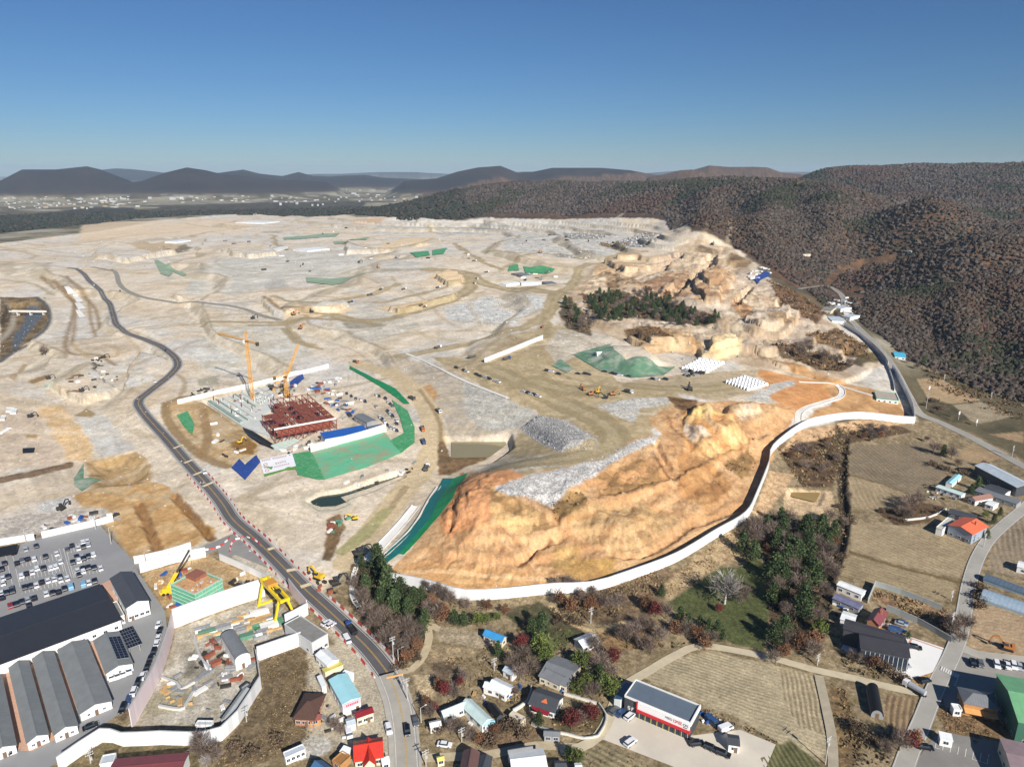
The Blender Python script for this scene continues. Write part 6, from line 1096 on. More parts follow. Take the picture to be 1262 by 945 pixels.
h, r = house('white_roof_villa', 'white roofed villa with a charcoal ridge at the bottom edge', 'house', (628,927), (668,922), (636,950), 3.3, 'g', W_WHITE, R_WHITE, 1.0, .5, win={'b': 4, 'l': 2, 'r': 2}); house('', '', '', (626,924), (655,919), (627,928), 3.5, 'g', W_WHITE, R_CHAR, .8, .3, root=h); house('brown_roof_house', 'narrow brown roofed house at the bottom edge', 'house', (572,925), (590,926), (565,948), 3.4, 'g', W_CREAM, R_BRN2, 1.3, .4, along='y', win={'b': 2, 'l': 2, 'r': 2}); house('dark_shed', 'dark roofed shed right of the narrow brown house', 'shed', (593,930), (606,932), (592,946), 2.8, 'g', W_DGREY, R_CHAR, .6, .3, along='y', win={'b': 1}); house('gate_house', 'small grey gatehouse on the garden wall by the lane', 'gatehouse', (671,899), (690,900), (672,905), 2.8, 'g', W_GREY, R_GREY, .5, .3, win={'f': 2}); house('white_store', 'tiny white hut at the bottom edge beside the striped plot', 'hut', (708,940), (716,939), (709,948), 2.6, 'g', W_WHITE, R_WHITE, .3, .15, win={'f': 1})
house('pale_cabin', 'low pale cabin beside the dark roofed garden', 'cabin', (632,876), (648,884), (629,881), 2.4, 'g', W_CREAM, mat('cream flat roof', (216, 206, 190), .8, .1), .2, kind='flat', win={'f': 2}); house('dark_shed', 'dark hut in front of the white roofed villa', 'hut', (684,937), (697,937), (684,946), 2.6, 'g', W_DGREY, R_CHAR, .5, .25, win={'f': 1}); house('yellow_shed', 'tiny yellow roofed shed beside the bottom of the road', 'shed', (538,932), (546,930), (540,937), 2.3, 'g', W_CREAM, R_YEL, .3, .15, win={'f': 1})
# ---- the store
h, r = house('roadside_store', 'long slate roofed store with a white and red sign fascia beside its yard', 'store', (770,857), (851,891), (786,838), 6.2, 'g', W_DGREY, R_SLATE, .5, kind='flat', win={'b': 6}, trim=W_WHITE)
side = -1 if (Vector((*P(786,838,6.2).xy, 0))-r.c).dot(Vector((-math.sin(r.rz), math.cos(r.rz), 0))) > 0 else 1
FW = r.L*.78; fx = r.L*.11; fy = side*(r.W/2+.35); M_RED = mat('red fascia', (200, 40, 48), .45, .06)
b = MB(); b.box((fx, fy, 3.9), (FW, .5, 2.5)); fa = b.build('fascia', mat('white fascia', (240, 238, 234), .5, .04), h); b = MB(); b.box((fx, fy+side*.14, 2.9), (FW+.5, .9, 1.0)); b.box((fx-FW/2-.25, fy, 3.9), (.5, .7, 2.5)); b.build('red_band', M_RED, h)
b = MB(); b2 = MB(); yy = fy+side*.27
def glyph(bb, x, z, s, k):   # blocky syllable strokes
    for (dx, dz, w_, hh) in {0: [(-.3, 0, .14, .9), (0, .35, .5, .14), (.1, -.35, .6, .14), (.35, 0, .12, .9)], 1: [(-.1, .3, .7, .14), (-.35, 0, .14, .6), (.05, 0, .14, .6), (.38, 0, .12, 1)], 2: [(0, .4, .8, .14), (0, .05, .8, .13), (0, -.35, .9, .14), (0, -.15, .13, .4)]}[k % 3]: bb.box((x+dx*s, yy, z+dz*s-hh*s/2), (w_*s, .06, hh*s))
for i in range(3): glyph(b, fx+FW*(.22+.055*i)*1, 5.3, 1.15, i)
for i in range(3): glyph(b2, fx+FW*(.06+.045*i), 5.35, .85, i+1)
for i in range(2): glyph(b2, fx+FW*(.40+.045*i), 5.25, .95, i)
b2.box((fx+FW*.42, yy, 4.25), (FW*.075, .06, .28)); b.build('red_lettering', M_RED, fa); b2.build('dark_lettering', mat('dark lettering', (80, 92, 112), .5, .05), fa)
for i in range(9):
    b = MB(); x = fx+(i/8-.5)*FW*.94; b.box((x, side*(r.W/2+.08), 0), (FW/8*.82, .1, 2.6)); o = b.build('shop_window', M_GLASS, h); g = MB(); g.box((x, side*(r.W/2+.16), 0), (.12, .14, 2.8)); g.build('mullion', mat('yellow poster frame', (226, 214, 120), .6, .1), o)
b = MB(); b.box((r.L/2+.05, 0, 5.2), (.4, r.W+.4, 1.6)); b.build('end_fascia', W_WHITE, h)
b = MB(); xw = -r.L/2+r.L*.105
for i, ch_ in enumerate(('S', 'F')):
    for (dx, dz, w_, hh) in {'S': [(0, .42, .6, .16), (-.24, .22, .16, .4), (0, 0, .6, .16), (.24, -.22, .16, .4), (0, -.42, .6, .16)], 'F': [(-.24, 0, .16, 1), (0, .42, .6, .16), (-.02, .02, .5, .16)]}[ch_]: b.box((xw+(i-.5)*1.3+dx*1.3, side*(r.W/2+.05), 2.5+dz*1.3-hh*.65), (w_*1.3, .08, hh*1.3))
b.build('white_lettering', W_WHITE, h)
house('blue_lean_to', 'steel blue lean-to at the left end of the store', 'lean-to', (771,842), (757,860), (779,845), 3.4, 'g', W_WHITE, R_STEEL, .8, .25, kind='shed', win={'l': 1}); house('yard_hut', 'small dark grey hut in the store yard', 'hut', (897,904), (910,906), (891,915), 3, 'g', W_WHITE, R_CHAR, .6, .25, win={'f': 1}, dr={'f': .2})
# ---- right side
h, r = house('dark_hall', 'large charcoal roofed hall with a glazed front above the white plaza', 'hall', (1058,775), (1115,786), (1052,795), 6.5, 'g', W_DGREY, roofm('matt charcoal roof', (66, 64, 68), 0, .7, .06), 1.2, .5, win={'b': 2}, dr={}); house('', '', '', (1043,762), (1114,783), (1036,772), 7.0, 'g', W_DGREY, MATS['matt charcoal roof'], .9, .4, root=h)
side = -1 if (Vector((*P(1058,775,6.5).xy, 0))-r.c).dot(Vector((-math.sin(r.rz), math.cos(r.rz), 0))) > 0 else 1
for i in range(10):
    b = MB(); x = (i/9-.5)*r.L*.88; b.box((x, side*(r.W/2+.06), .5), (r.L/11, .12, 4.6)); o = b.build('glazing', M_GLASS, h); g = MB(); g.box((x+r.L/22, side*(r.W/2+.16), .3), (.14, .18, 5)); g.build('mullion', M_FRAME, o)
h, r = house('maroon_house', 'dull maroon gabled house behind the charcoal hall', 'house', (1079,749), (1093,754), (1067,763), 4.2, 'g', W_BRICK, R_MAR2, 1.6, .5, along='y', win={'f': 2, 'r': 3, 'l': 3}, dr={'r': .2}, chimney=True)
h, r = house('orange_roof_house', 'house with a bright orange roof and grey walls beside the road', 'house', (1188,636), (1217,647), (1174,648), 5.6, 'g', mat('blue grey render', (150, 160, 172), .8, .1, .4), R_ORG, 1.6, .5, along='y', win={'f': 3, 'l': 3, 'r': 3, 'b': 2}, dr={'f': .2}, chimney=True)
house('white_annex', 'white walled annex left of the orange roofed house', 'annex', (1168,637), (1154,650), (1175,640), 3.6, 'g', W_WHITE, roofm('bone roof', (206, 204, 192), 1, .8, .1), .4, .2, kind='flat', win={'f': 3, 'l': 2, 'b': 2})
h, r = house('pale_roof_factory', 'large pale roofed factory cut by the right edge', 'factory', (1222,572), (1275,596), (1212,578), 6.5, 'g', W_DGREY, R_PALE, 1.4, .4, win={'f': 4, 'b': 4}); house('farm_store', 'dark roofed store in front of the pale roofed factory', 'store', (1222,596), (1247,603), (1218,604), 3, 'g', W_WHITE, R_CHAR, .9, .3, win={'f': 2})
house('cyan_shed', 'short pale cyan roofed shed among the plant pots', 'shed', (1178,584), (1166,594), (1184,587), 2.6, 'g', W_WHITE, R_CYAN, .4, .2, win={'f': 1}); house('long_white_shed', 'long white roofed shed above the brown roofed cottage', 'shed', (1159,597), (1190,607), (1158,601), 2.8, 'g', W_WHITE, R_MINT, .5, .25, win={'f': 4}); house('brown_cottage', 'brown roofed cottage between the white shed and the orange roof', 'house', (1215,608), (1224,612), (1206,618), 3.2, 'g', W_WHITE, mat('brown tile roof', (150, 112, 98), .85, .2, 1.5), 1.2, .4, along='y', win={'f': 2, 'r': 2, 'l': 1}, dr={'f': .2}); house('farm_store', 'small white hut right of the brown roofed cottage', 'hut', (1221,616), (1231,619), (1219,622), 2.6, 'g', W_WHITE, R_WHITE, .5, .25, win={'f': 1}); house('grey_wall_shed', 'long grey shed behind the brown roofed cottage', 'shed', (1207,601), (1259,616), (1205,606), 2.6, 'g', W_GREY, R_GREY, .4, .2, kind='shed', win={'f': 5}); house('dark_shed', 'dark roofed shed above the orange roof', 'shed', (1172,626), (1204,634), (1170,632), 2.8, 'g', W_DGREY, R_CHAR, .6, .3, win={'f': 3})
h, r = house('white_barn', 'white roofed barn beside the yard at the head of the scrub strip', 'barn', (1037,715), (1067,727), (1035,721), 3.4, 'g', W_WHITE, R_WHITE, .6, .3, win={'f': 3, 'b': 3}); house('purple_store', 'narrow store roofed with blue grey sheets below the white barn', 'store', (1032,731), (1064,744), (1030,738), 2.8, 'g', W_GREY, roofm('mottled blue grey roof', (128, 128, 156), 1, .6, .3, amt=.35), .5, .25, win={'f': 2}); house('white_store', 'small white roofed store above the charcoal hall', 'store', (1040,752), (1056,757), (1036,762), 3.0, 'g', W_WHITE, R_WHITE, .5, .25, win={'f': 1})
h, r = house('green_roof_hall', 'big green roofed hall at the right edge beside the car row', 'hall', (1229,830), (1300,841), (1236,884), 8.5, 'g', mat('green metal wall', (66, 112, 92), .6, .1, .3), R_GRN, 2.2, .4, win={'l': 4, 'f': 3}); 
h, r = house('timber_front_shop', 'grey hipped roof shop with an orange timber front at the crossing', 'shop', (1182,847), (1222,854), (1186,864), 5, 'g', W_WOOD, R_GREY, 1.6, .5, kind='hip', win={'f': 4, 'l': 2, 'b': 3}, dr={'f': .1})
b = MB(); b.prism([(-r.L*.5, -r.W/2-2.2), (r.L*.5, -r.W/2-2.2), (r.L*.5, -r.W/2-.05), (-r.L*.5, -r.W/2-.05)], [2.6, 2.6, 3, 3], [2.72, 2.72, 3.12, 3.12]); b.build('awning', mat('orange awning', (232, 170, 100), .7, .15), h)
house('corner_house', 'mauve grey roofed house cut by the bottom right corner', 'house', (1233,909), (1290,921), (1226,946), 5, 'g', W_CREAM, roofm('mauve roof', (150, 130, 132), 0, .7, .08), .7, .4, win={'l': 3}); house('white_cabin', 'small white cabin at the edge of the brown verge', 'cabin', (1157,902), (1172,905), (1156,909), 2.6, 'g', W_WHITE, R_WHITE, .3, .15, kind='shed', win={'f': 1}); house('white_cabin', 'white box cabin left of the timber fronted shop', 'cabin', (1172,867), (1182,868), (1171,873), 2.7, 'g', W_WHITE, R_WHITE, .3, .15, kind='flat', win={'f': 1})
h, r = house('green_roof_gatehouse', 'long green trimmed gatehouse at the right corner of the works', 'gatehouse', (1078,479), (1104,484), (1074,487), 3.2, 'g', W_WHITE, roofm('pink and green roof', (196, 176, 162), 0, .9, .1), .5, kind='flat', win={'f': 4, 'l': 1, 'r': 1}, trim=mat('green trim', (96, 176, 140), .6, .1)); house('blue_roof_cottage', 'cyan roofed cottage on the valley road below the wood', 'house', (1101,431), (1114,434), (1100,436), 3, 'g', W_WHITE, roofm('bright cyan roof', (80, 190, 220), st=.08), .9, .3, win={'f': 2}); house('white_cabin', 'white cabin standing on the broken ground by the right edge field', 'cabin', (1256,690), (1272,694), (1256,698), 3, 'g', W_WHITE, R_WHITE, .4, .2, win={'f': 1})
# greenhouses: arched tunnels
def tunnel(A, B, Cc, lab, m, h=1.2, rise=1.6): return house('greenhouse', lab, 'greenhouse', A, B, Cc, h, 'g', mat('greenhouse end', (150, 170, 178), .4, .1), m, rise, kind='arch', group='greenhouses beside the road', dr={'l': 0})
PL = mat('greenhouse film', (158, 176, 190), .25, .15, .8, seam=(0, 1.5, .12)); PL2 = mat('dark greenhouse film', (96, 112, 128), .25, .2, .8, seam=(0, 1.5, .15)); tunnel((1217,709), (1275,728), (1216,716), 'dark filmed greenhouse, upper of the pair beside the road', PL2); tunnel((1214,727), (1278,746), (1212,739), 'pale filmed greenhouse, lower of the pair beside the road', PL, 1.3, 1.8)
house('tunnel_shed', 'dark cloth tunnel shed in the field below the field road', 'shed', (1068,846), (1074,878), (1082,847), 1.6, 'g', W_GREY, M_KTARP, 2.0, kind='arch', dr={'r': 0})
# hillside houses
for A_, B_, C_, lab, m in [((972,302),(990,305),(971,307),'tan flat building among the trees at the head of the valley',W_CREAM),((1112,302),(1126,306),(1111,306),'white shed line on the wooded hillside',W_WHITE),((1018,384),(1034,388),(1016,390),'pale roofed cluster house by the valley road',W_WHITE),((1036,372),(1050,377),(1033,379),'white roofed workshop in the valley clearing',W_WHITE),((1020,374),(1032,378),(1017,380),'pale workshop left in the valley clearing',W_CREAM),((1050,384),(1060,388),(1048,391),'low white store at the lower end of the valley clearing',W_WHITE)]:
    house('hill_building', lab, 'building', A_, B_, C_, 4, 'g', m, R_PALE if m is W_WHITE else R_FLAT, .6, .3, win={'f': 3}, group='buildings of the wooded valley')
# ---- long blue roofed shed and the depot in the works
h, r = house('blue_roof_shed', 'long blue roofed site shed below the red steel frame', 'shed', (395,535), (447,524), (399,541), 4.5, 'g', W_WHITE, R_BLUE, .8, .3, kind='shed', win={'b': 6, 'f': 6}); house('steel_store', 'grey roofed store behind the blue roofed shed', 'store', (436,512), (452,520), (446,508), 4, 'g', W_GREY, R_GREY, .5, .2, win={'f': 3}); house('steel_store', 'slim grey store right of the blue roofed shed', 'store', (451,526), (470,521), (452,530), 3.2, 'g', W_WHITE, roofm('slate blue store roof', (96, 110, 136)), .4, .2, win={'f': 2})
for A_, B_, C_, lab, m in [((615,349),(632,346),(616,352),'long white hut left of the hill depot',W_WHITE),((640,346),(664,345),(641,349),'long white hut in the hill depot',W_WHITE),((630,336),(642,335),(631,341),'grey plant shed in the hill depot',W_GREY),((668,347),(680,346),(670,351),'low grey store at the right of the hill depot',W_GREY),((322,306),(345,304),(323,309),'white hut row on the far left terrace',W_WHITE),((361,307),(388,304),(362,310),'white hut row beside the far netting',W_WHITE),((203,298),(222,295),(204,301),'pale plant shed on the far left terrace',W_WHITE),((736,435),(755,426),(735,433),'white container building on top of the round mound',W_WHITE),((310,272),(345,272),(311,274.5),'long white shed at the far edge of the works',W_WHITE),((398,264.5),(418,263.5),(399,266),'small white shed at the far edge of the works',W_WHITE)]:
    house('site_hut', lab, 'hut', A_, B_, C_, 3.4, 'g', m, R_WHITE if m is W_WHITE else R_GREY, .5, .2, win={'f': 4}, group='huts scattered over the works')
# ---- the far town
TW = [('white', mat('town white', (186, 186, 184), .8, .1)), ('grey', mat('town grey', (150, 150, 150), .8, .1)), ('tan', mat('town tan', (188, 168, 140), .8, .1))]; rng_ = random.Random(4); tn = 0
big = [(98,246,46,10,0),(120,246,18,14,0),(128,248,60,9,0),(140,249,50,10,0),(152,246,40,12,0),(185,245,30,14,0),(213,246,52,18,0),(224,245,34,14,0),(150,252,60,8,2),(170,255,30,8,0),(300,249,24,10,0),(340,249,36,10,0),(308,240,26,22,1),(372,232,40,12,0),(408,233,50,16,0),(436,239,60,10,0),(440,241,40,9,0),(346,253,18,16,0),(366,252,18,16,0),(385,254,12,12,0),(392,254,12,12,0),(398,253,12,12,0),(470,224,50,14,0),(542,226,80,26,1),(566,224,60,30,0),(553,228,50,14,0),(508,230,40,10,0),(395,226,40,10,1),(515,218,120,26,0),(386,216,90,30,0),(390,247,40,8,0),(466,241,50,8,0),(290,246,30,9,0)]
sm = [(rng_.uniform(5, 160), rng_.uniform(240, 258), rng_.uniform(10, 26), rng_.uniform(4, 9), rng_.choice([0, 0, 1, 2])) for _ in range(110)]+[(rng_.uniform(160, 560), rng_.uniform(234, 250), rng_.uniform(10, 30), rng_.uniform(4, 9), rng_.choice([0, 0, 1, 2])) for _ in range(110)]+[(rng_.uniform(715, 790), rng_.uniform(216, 219), 30, 12, 0) for _ in range(5)]
for q_ in big+sm:
    (x, y, w_, h_, k) = q_; sz_ = 'large' if q_ in big else 'small'
    p = P(x, y)
    if p.length > 6500 or p.length < 1800 or p.z > 24: continue
    w_ *= .62; h_ *= .7
    b = MB(); d_ = w_*rng_.uniform(.5, .9); b.box((0, 0, -2), (w_, d_, h_+2)); o = b.build('town_building', TW[k][1], loc=p); o.rotation_euler = (0, 0, rng_.uniform(-.5, .5)); r_ = MB(); r_.prism([(-w_/2, -d_/2), (w_/2, -d_/2), (w_/2, d_/2), (-w_/2, d_/2)], h_+.02, h_+.6); r_.build('roof', TW[k][1], o)
    tag(o, f"{sz_} {TW[k][0]} building of the far town below the hills", 'building', f"{sz_} {TW[k][0]} buildings of the far town")
# ================================================================ vehicles
def carpaint(name, c): m = mat(name, c, .28, .03, .5); m.node_tree.nodes['Principled BSDF'].inputs['Coat Weight'].default_value = .4; return m
PAINT = {'white': carpaint('white car paint', (236, 236, 236)), 'black': carpaint('black car paint', (24, 25, 28)), 'grey': carpaint('grey car paint', (98, 102, 106)), 'silver': carpaint('silver car paint', (176, 180, 184)), 'blue': carpaint('blue car paint', (52, 82, 128)), 'red': carpaint('red car paint', (150, 34, 34)), 'sky': carpaint('pale blue paint', (130, 176, 204))}
M_TYRE = mat('tyre rubber', (34, 34, 34), .9, .1); M_RIM = mat('wheel rim', (150, 150, 152), .4, .05); M_LAMP = mat('head lamp', (220, 222, 224), .2, .03); M_TAIL = mat('tail lamp', (140, 24, 24), .3, .03)
def xprof(b, prof, w_, m=0, taper=None):
    """extrude a side profile (x, z) across the width"""
    n = len(prof); k = len(b.v)
    for s in (-1, 1): b.v += [(x, s*w_/2*(taper(z) if taper else 1), z) for x, z in prof]
    b.f.append(tuple(range(k, k+n))); b.f.append(tuple(range(k+2*n-1, k+n-1, -1))); b.mi += [m, m]
    for i in range(n): j = (i+1) % n; b.f.append((k+j, k+i, k+n+i, k+n+j)); b.mi.append(m)
def make_car(kind, paint):
    root = bpy.data.objects.new('parked_car', None); COL.objects.link(root); b = MB(); g = MB(); M_ = PAINT[paint]
    if kind == 'sedan':
        xprof(b, [(-2.3, .3), (2.25, .3), (2.32, .62), (2.1, .8), (1.05, .93), (-1.75, .95), (-2.28, .86)], 1.82); xprof(b, [(.55, 1.40), (-.95, 1.42), (-1.2, 1.38), (.7, 1.37)], 1.3); xprof(g, [(1.12, .9), (.6, 1.39), (-1.05, 1.4), (-1.8, .9)], 1.66, taper=lambda z: 1 if z < 1 else .8); h = 1.42
    elif kind == 'suv':
        xprof(b, [(-2.3, .38), (2.25, .38), (2.32, .8), (2.15, 1.0), (1.15, 1.1), (-2.2, 1.12), (-2.33, .9)], 1.88); xprof(b, [(.6, 1.66), (-1.9, 1.68), (-2.0, 1.62), (.7, 1.62)], 1.42); xprof(g, [(1.2, 1.05), (.65, 1.64), (-1.95, 1.65), (-2.2, 1.05)], 1.74, taper=lambda z: 1 if z < 1.2 else .82); h = 1.68
    else:  # van / small lorry
        xprof(b, [(-2.5, .4), (2.4, .4), (2.5, .8), (2.35, 1.2), (1.85, 1.3), (1.5, 1.95), (1.3, 2.0), (-2.45, 2.0), (-2.55, 1.8)], 1.85); xprof(g, [(1.97, 1.22), (1.56, 1.9), (.4, 1.9), (.4, 1.22)], 1.9); h = 2
    b.build('body', M_, root); g.build('window', M_GLASS, root)
    for x in (1.42, -1.4):
        for y in (-.86, .86):
            t = MB(); t.tube((x, y-.11, .33), (x, y+.11, .33), .33, 10); o = t.build('wheel', M_TYRE, root); t = MB(); t.tube((x, y-.12*(1 if y < 0 else -1)-.005*(1 if y > 0 else -1), .33), (x, y+(.122 if y > 0 else -.122), .33), .19, 8); t.build('rim', M_RIM, o)
    for y in (-.62, .62):
        t = MB(); t.box((2.28, y, .62), (.12, .36, .14)); t.build('headlight', M_LAMP, root); t = MB(); t.box((-2.3, y, .76), (.1, .3, .14)); t.build('tail_light', M_TAIL, root)
    return root
CARS = {}
def car(kind, paint, x, y, hx, hy, label, group=None, name='parked_car', s=1.0):
    """hx, hy: pixel offset along the car's length"""
    k = (kind, paint)
    if k not in CARS: CARS[k] = o = make_car(kind, paint)
    else: o = copy_tree(CARS[k])
    p = P(x, y); q = P(x+hx, y+hy); o.name = name; o.location = p+Vector((0, 0, .1)); o.rotation_euler = (0, 0, math.atan2(q.y-p.y, q.x-p.x)); o.scale = (s, s, s); tag(o, label, 'lorry' if kind == 'lorry' else ('van' if kind == 'van' else 'car'), group); return o
KW = {'sedan': 'car', 'suv': 'tall car', 'van': 'van'}; rc = random.Random(5)
def row(pts, hx, hy, where, group, scale=1.0):
    """pts: (x, y, paint); labels count from the left within each paint"""
    cnt = {}
    for (x, y, c) in sorted(pts):
        k = rc.choice(['sedan', 'suv', 'sedan', 'suv']) if c not in ('sky',) else 'van'; cnt.setdefault((k, c), []).append((x, y))
    for (k, c), v in cnt.items():
        for i, (x, y) in enumerate(v):
            cw = 'pale blue' if c == 'sky' else c; lab = f'{cw} {KW[k]} {where}' if len(v) == 1 else f'{ordw(i)} {cw} {KW[k]} from the left {where}'
            car(k, c, x, y, hx, hy, lab, group, s=scale)
W_, K_, G_, S_, B_ = 'white', 'black', 'grey', 'silver', 'blue'
CP_ = 'cars in the works car park'
def crow(lst, where): row([(*Zc(x, y), c) for x, y, c in lst], -2.2, -8, where, CP_)
crow([(437,460,G_),(466,437,K_),(508,455,W_),(537,417,W_),(566,410,W_),(543,445,K_),(572,435,S_)], 'in the farthest car park row'); crow([(235,443,K_),(88,485,K_),(168,462,S_)], 'at the head of the car park')
crow([(30,555,K_),(10,592,K_),(110,552,K_),(145,535,G_),(180,525,K_),(222,527,W_),(295,510,K_),(368,490,W_)], 'in the second left car park row'); crow([(470,547,K_),(497,512,K_),(513,537,W_),(540,522,K_),(573,507,K_),(605,497,W_),(532,508,S_)], 'in the second right car park row')
crow([(140,635,W_),(170,620,K_),(210,610,W_),(240,587,W_),(283,585,K_),(330,585,W_),(362,575,W_),(392,542,W_)], 'in the third left car park row'); crow([(503,600,W_),(513,628,K_),(540,605,W_),(572,580,K_),(610,582,K_),(652,585,W_),(536,588,K_)], 'in the third right car park row')
crow([(20,650,W_),(52,640,K_),(20,682,W_),(160,710,K_),(200,700,K_),(237,695,W_),(270,675,K_),(312,665,W_),(352,655,W_),(388,640,K_),(437,650,W_),(354,638,S_),(393,660,W_)], 'in the fourth car park row'); crow([(10,745,W_),(42,745,K_),(80,735,K_),(15,775,K_),(78,716,G_)], 'at the left edge of the car park')
crow([(70,828,'red'),(108,818,K_),(143,803,K_),(222,778,K_),(300,750,W_),(343,745,K_),(380,738,K_),(418,718,K_),(460,710,'sky'),(188,825,K_),(180,788,S_)], 'in the row against the huge hall'); crow([(540,693,'sky'),(575,678,W_),(613,668,K_)], 'in the short row by the office block')
Zd = lambda x, y: (x*.1905, 765+y*.1905)
row([(*Zd(x, y), c) for x, y, c in [(722,372,W_),(760,362,W_),(797,347,W_),(835,332,W_)]], 1.2, 8, 'below the shed with solar panels', 'white cars below the short shed')
row([(*Zd(x-22, y+6), c) for x, y, c in [(1050,25,W_),(1057,65,K_),(1047,115,W_),(1038,152,W_),(1018,205,K_),(995,248,K_),(975,302,K_),(945,360,W_),(915,408,K_),(887,465,W_),(855,512,B_),(818,570,K_)]], -3, 8, 'along the curved noise barrier', 'cars along the noise barrier')
car('sedan', 'black', *Zd(588, 690), 10, -4, 'black car alone on the lane below the long sheds'); car('sedan', 'black', *Zd(622, 74), 9, -3, 'black car in the lane between the huge hall and the sheds'); car('suv', 'black', *Zd(30, 868), 4, -1, 'black car under the shed end at the left edge')
Ze = lambda x, y: (360+x*.1905, 765+y*.1905)
car('sedan', 'white', *Ze(222, 20), 7, -4, 'upper white car beside the flat roof workshop'); car('sedan', 'white', *Ze(248, 35), 7, -4, 'lower white car beside the flat roof workshop'); car('suv', 'black', 502, 902, 1, 9, 'black car driving down the near end of the road', name='car'); car('sedan', 'grey', 512, 890, 2, 9, 'grey car at the right edge of the road near the bottom'); car('sedan', 'white', 548, 919, 9, 1, 'white car in the yard below the mint roofed house'); car('van', 'white', 428, 790, 4, 7, 'white van by the bare plot left of the road', name='parked_van'); car('van', 'white', 430, 908-3, 2, 8, 'white van beside the red roof house drive', name='parked_van'); car('suv', 'white', 479, 900, 2, 8, 'white car in the drive by the maroon shop')
Zg = lambda x, y: (720+x*.1905, 765+y*.1905)
for x, y, k, c, lab, hx, hy in [(196,592,'suv','grey','grey car at the left end of the store front',7,-6),(238,603,'sedan','blue','dark blue car, second at the store front',7,-6),(296,625,'suv','white','white car, third at the store front',8,-7),(298,795,'suv','white','white car alone in the middle of the store yard',8,-6),(728,802,'suv','black','black car in front of the right end of the store',9,-1),(818,830,'suv','black','left of three black cars beside the dark yard hut',10,4),(856,848,'sedan','black','middle of three black cars beside the dark yard hut',10,4),(897,868,'suv','black','right of three black cars beside the dark yard hut',10,4),(915,705,'van','white','white van behind the dark yard hut',8,-3),(826,660,'van','blue','blue van at the right end of the store',6,5)]:
    car(k, c, *Zg(x, y), hx, hy, lab, 'vehicles in the store yard')
for x, y, k, c, lab, hx, hy in [(735,133,'suv','black','black car on the white plaza',9,2),(690,216,'sedan','silver','silver car at the lower left of the white plaza',5,5),(780,296,'suv','black','black car at the corner below the white plaza',9,-2),(785,618,'suv','black','black car parked beside the white line bays',8,1),(672,12,'sedan','blue','blue car behind the charcoal hall',9,3),(640,52,'van','blue','blue van behind the charcoal hall',9,3),(668,20,'sedan','silver','silver car behind the charcoal hall',9,3)]: car(k, c, *Zt(x, y), hx, hy, lab)
row([(*Zt(x, y), c) for x, y, c in [(1015,212,K_),(1052,212,G_),(1130,218,W_),(1158,220,K_),(1183,222,W_),(1212,223,W_),(1240,226,S_),(1262,228,K_)]], 2.5, 8, 'in the row above the big green roofed hall', 'cars above the green roofed hall')
row([(386+.1905*(x-32)-.2, 420+.1905*y, c) for x, y, c in [(250,345,K_),(280,362,K_),(310,378,G_),(340,383,W_),(370,398,K_)]], 2, 4, 'in the upper row of the site car park', 'cars of the site car park'); Zf = lambda x, y: (380+x*.1905, 420+y*.1905)
row([(*Zf(x, y), c) for x, y, c in [(440,355,W_),(458,362,K_),(500,378,K_),(516,400,W_),(530,412,K_),(545,425,G_),(440,432,S_),(515,462,K_),(530,478,W_),(545,492,K_),(572,520,W_),(572,540,K_)]], 3, 4, 'in the outer row of the site car park', 'cars of the site car park'); row([(*Zf(x, y), c) for x, y, c in [(465,500,W_),(480,515,K_),(495,530,W_),(510,548,K_),(530,565,S_),(555,575,W_),(572,585,K_)]], 3, 4, 'in the inner row of the site car park', 'cars of the site car park')
row([(*Zf(x, y), c) for x, y, c in [(958,178,K_),(1008,196,K_),(1025,203,W_),(1090,222,K_),(1112,232,K_),(1150,243,W_),(1172,250,K_),(1210,264,W_),(1228,270,W_)]], 6, 2, 'in the line on the upper plateau', 'vehicles lined up on the plateau'); Zh = lambda x, y: (600+x*.2117, 400+y*.2117)
row([(*Zh(x, y), c) for x, y, c in [(212,392,W_),(242,402,K_),(258,408,W_),(276,412,K_),(300,422,W_)]], 6, 2, 'in the short line on the plateau', 'vehicles lined up on the plateau'); row([(*Zh(x, y), c) for x, y, c in [(352,272,K_),(375,276,W_),(418,291,K_),(530,289,K_),(575,290,K_),(592,293,K_),(685,277,K_),(735,288,K_),(755,294,K_),(775,299,W_),(825,304,K_),(968,321,K_),(990,324,W_),(1042,322,K_)]], 6, 1, 'in the line below the round mound', 'vehicles below the round mound')
row([(*Zc(x, y), c) for x, y, c in [(340,358,K_)]], 3, -1, 'by the hoarding at the car park head', None)
for x, y, c, lab in [(148,359,K_,'black car on the far bend of the dark road'),(204,433,K_,'black car at the sharp bend of the dark road'),(191,471,W_,'white car below the sharp bend of the dark road'),(116,352,W_,'white car near the far end of the dark road'),(252,583,W_,'white car on the straight of the dark road')]: car('suv', c, x, y, 2, 5, lab, 'vehicles on the dark road', 'car')
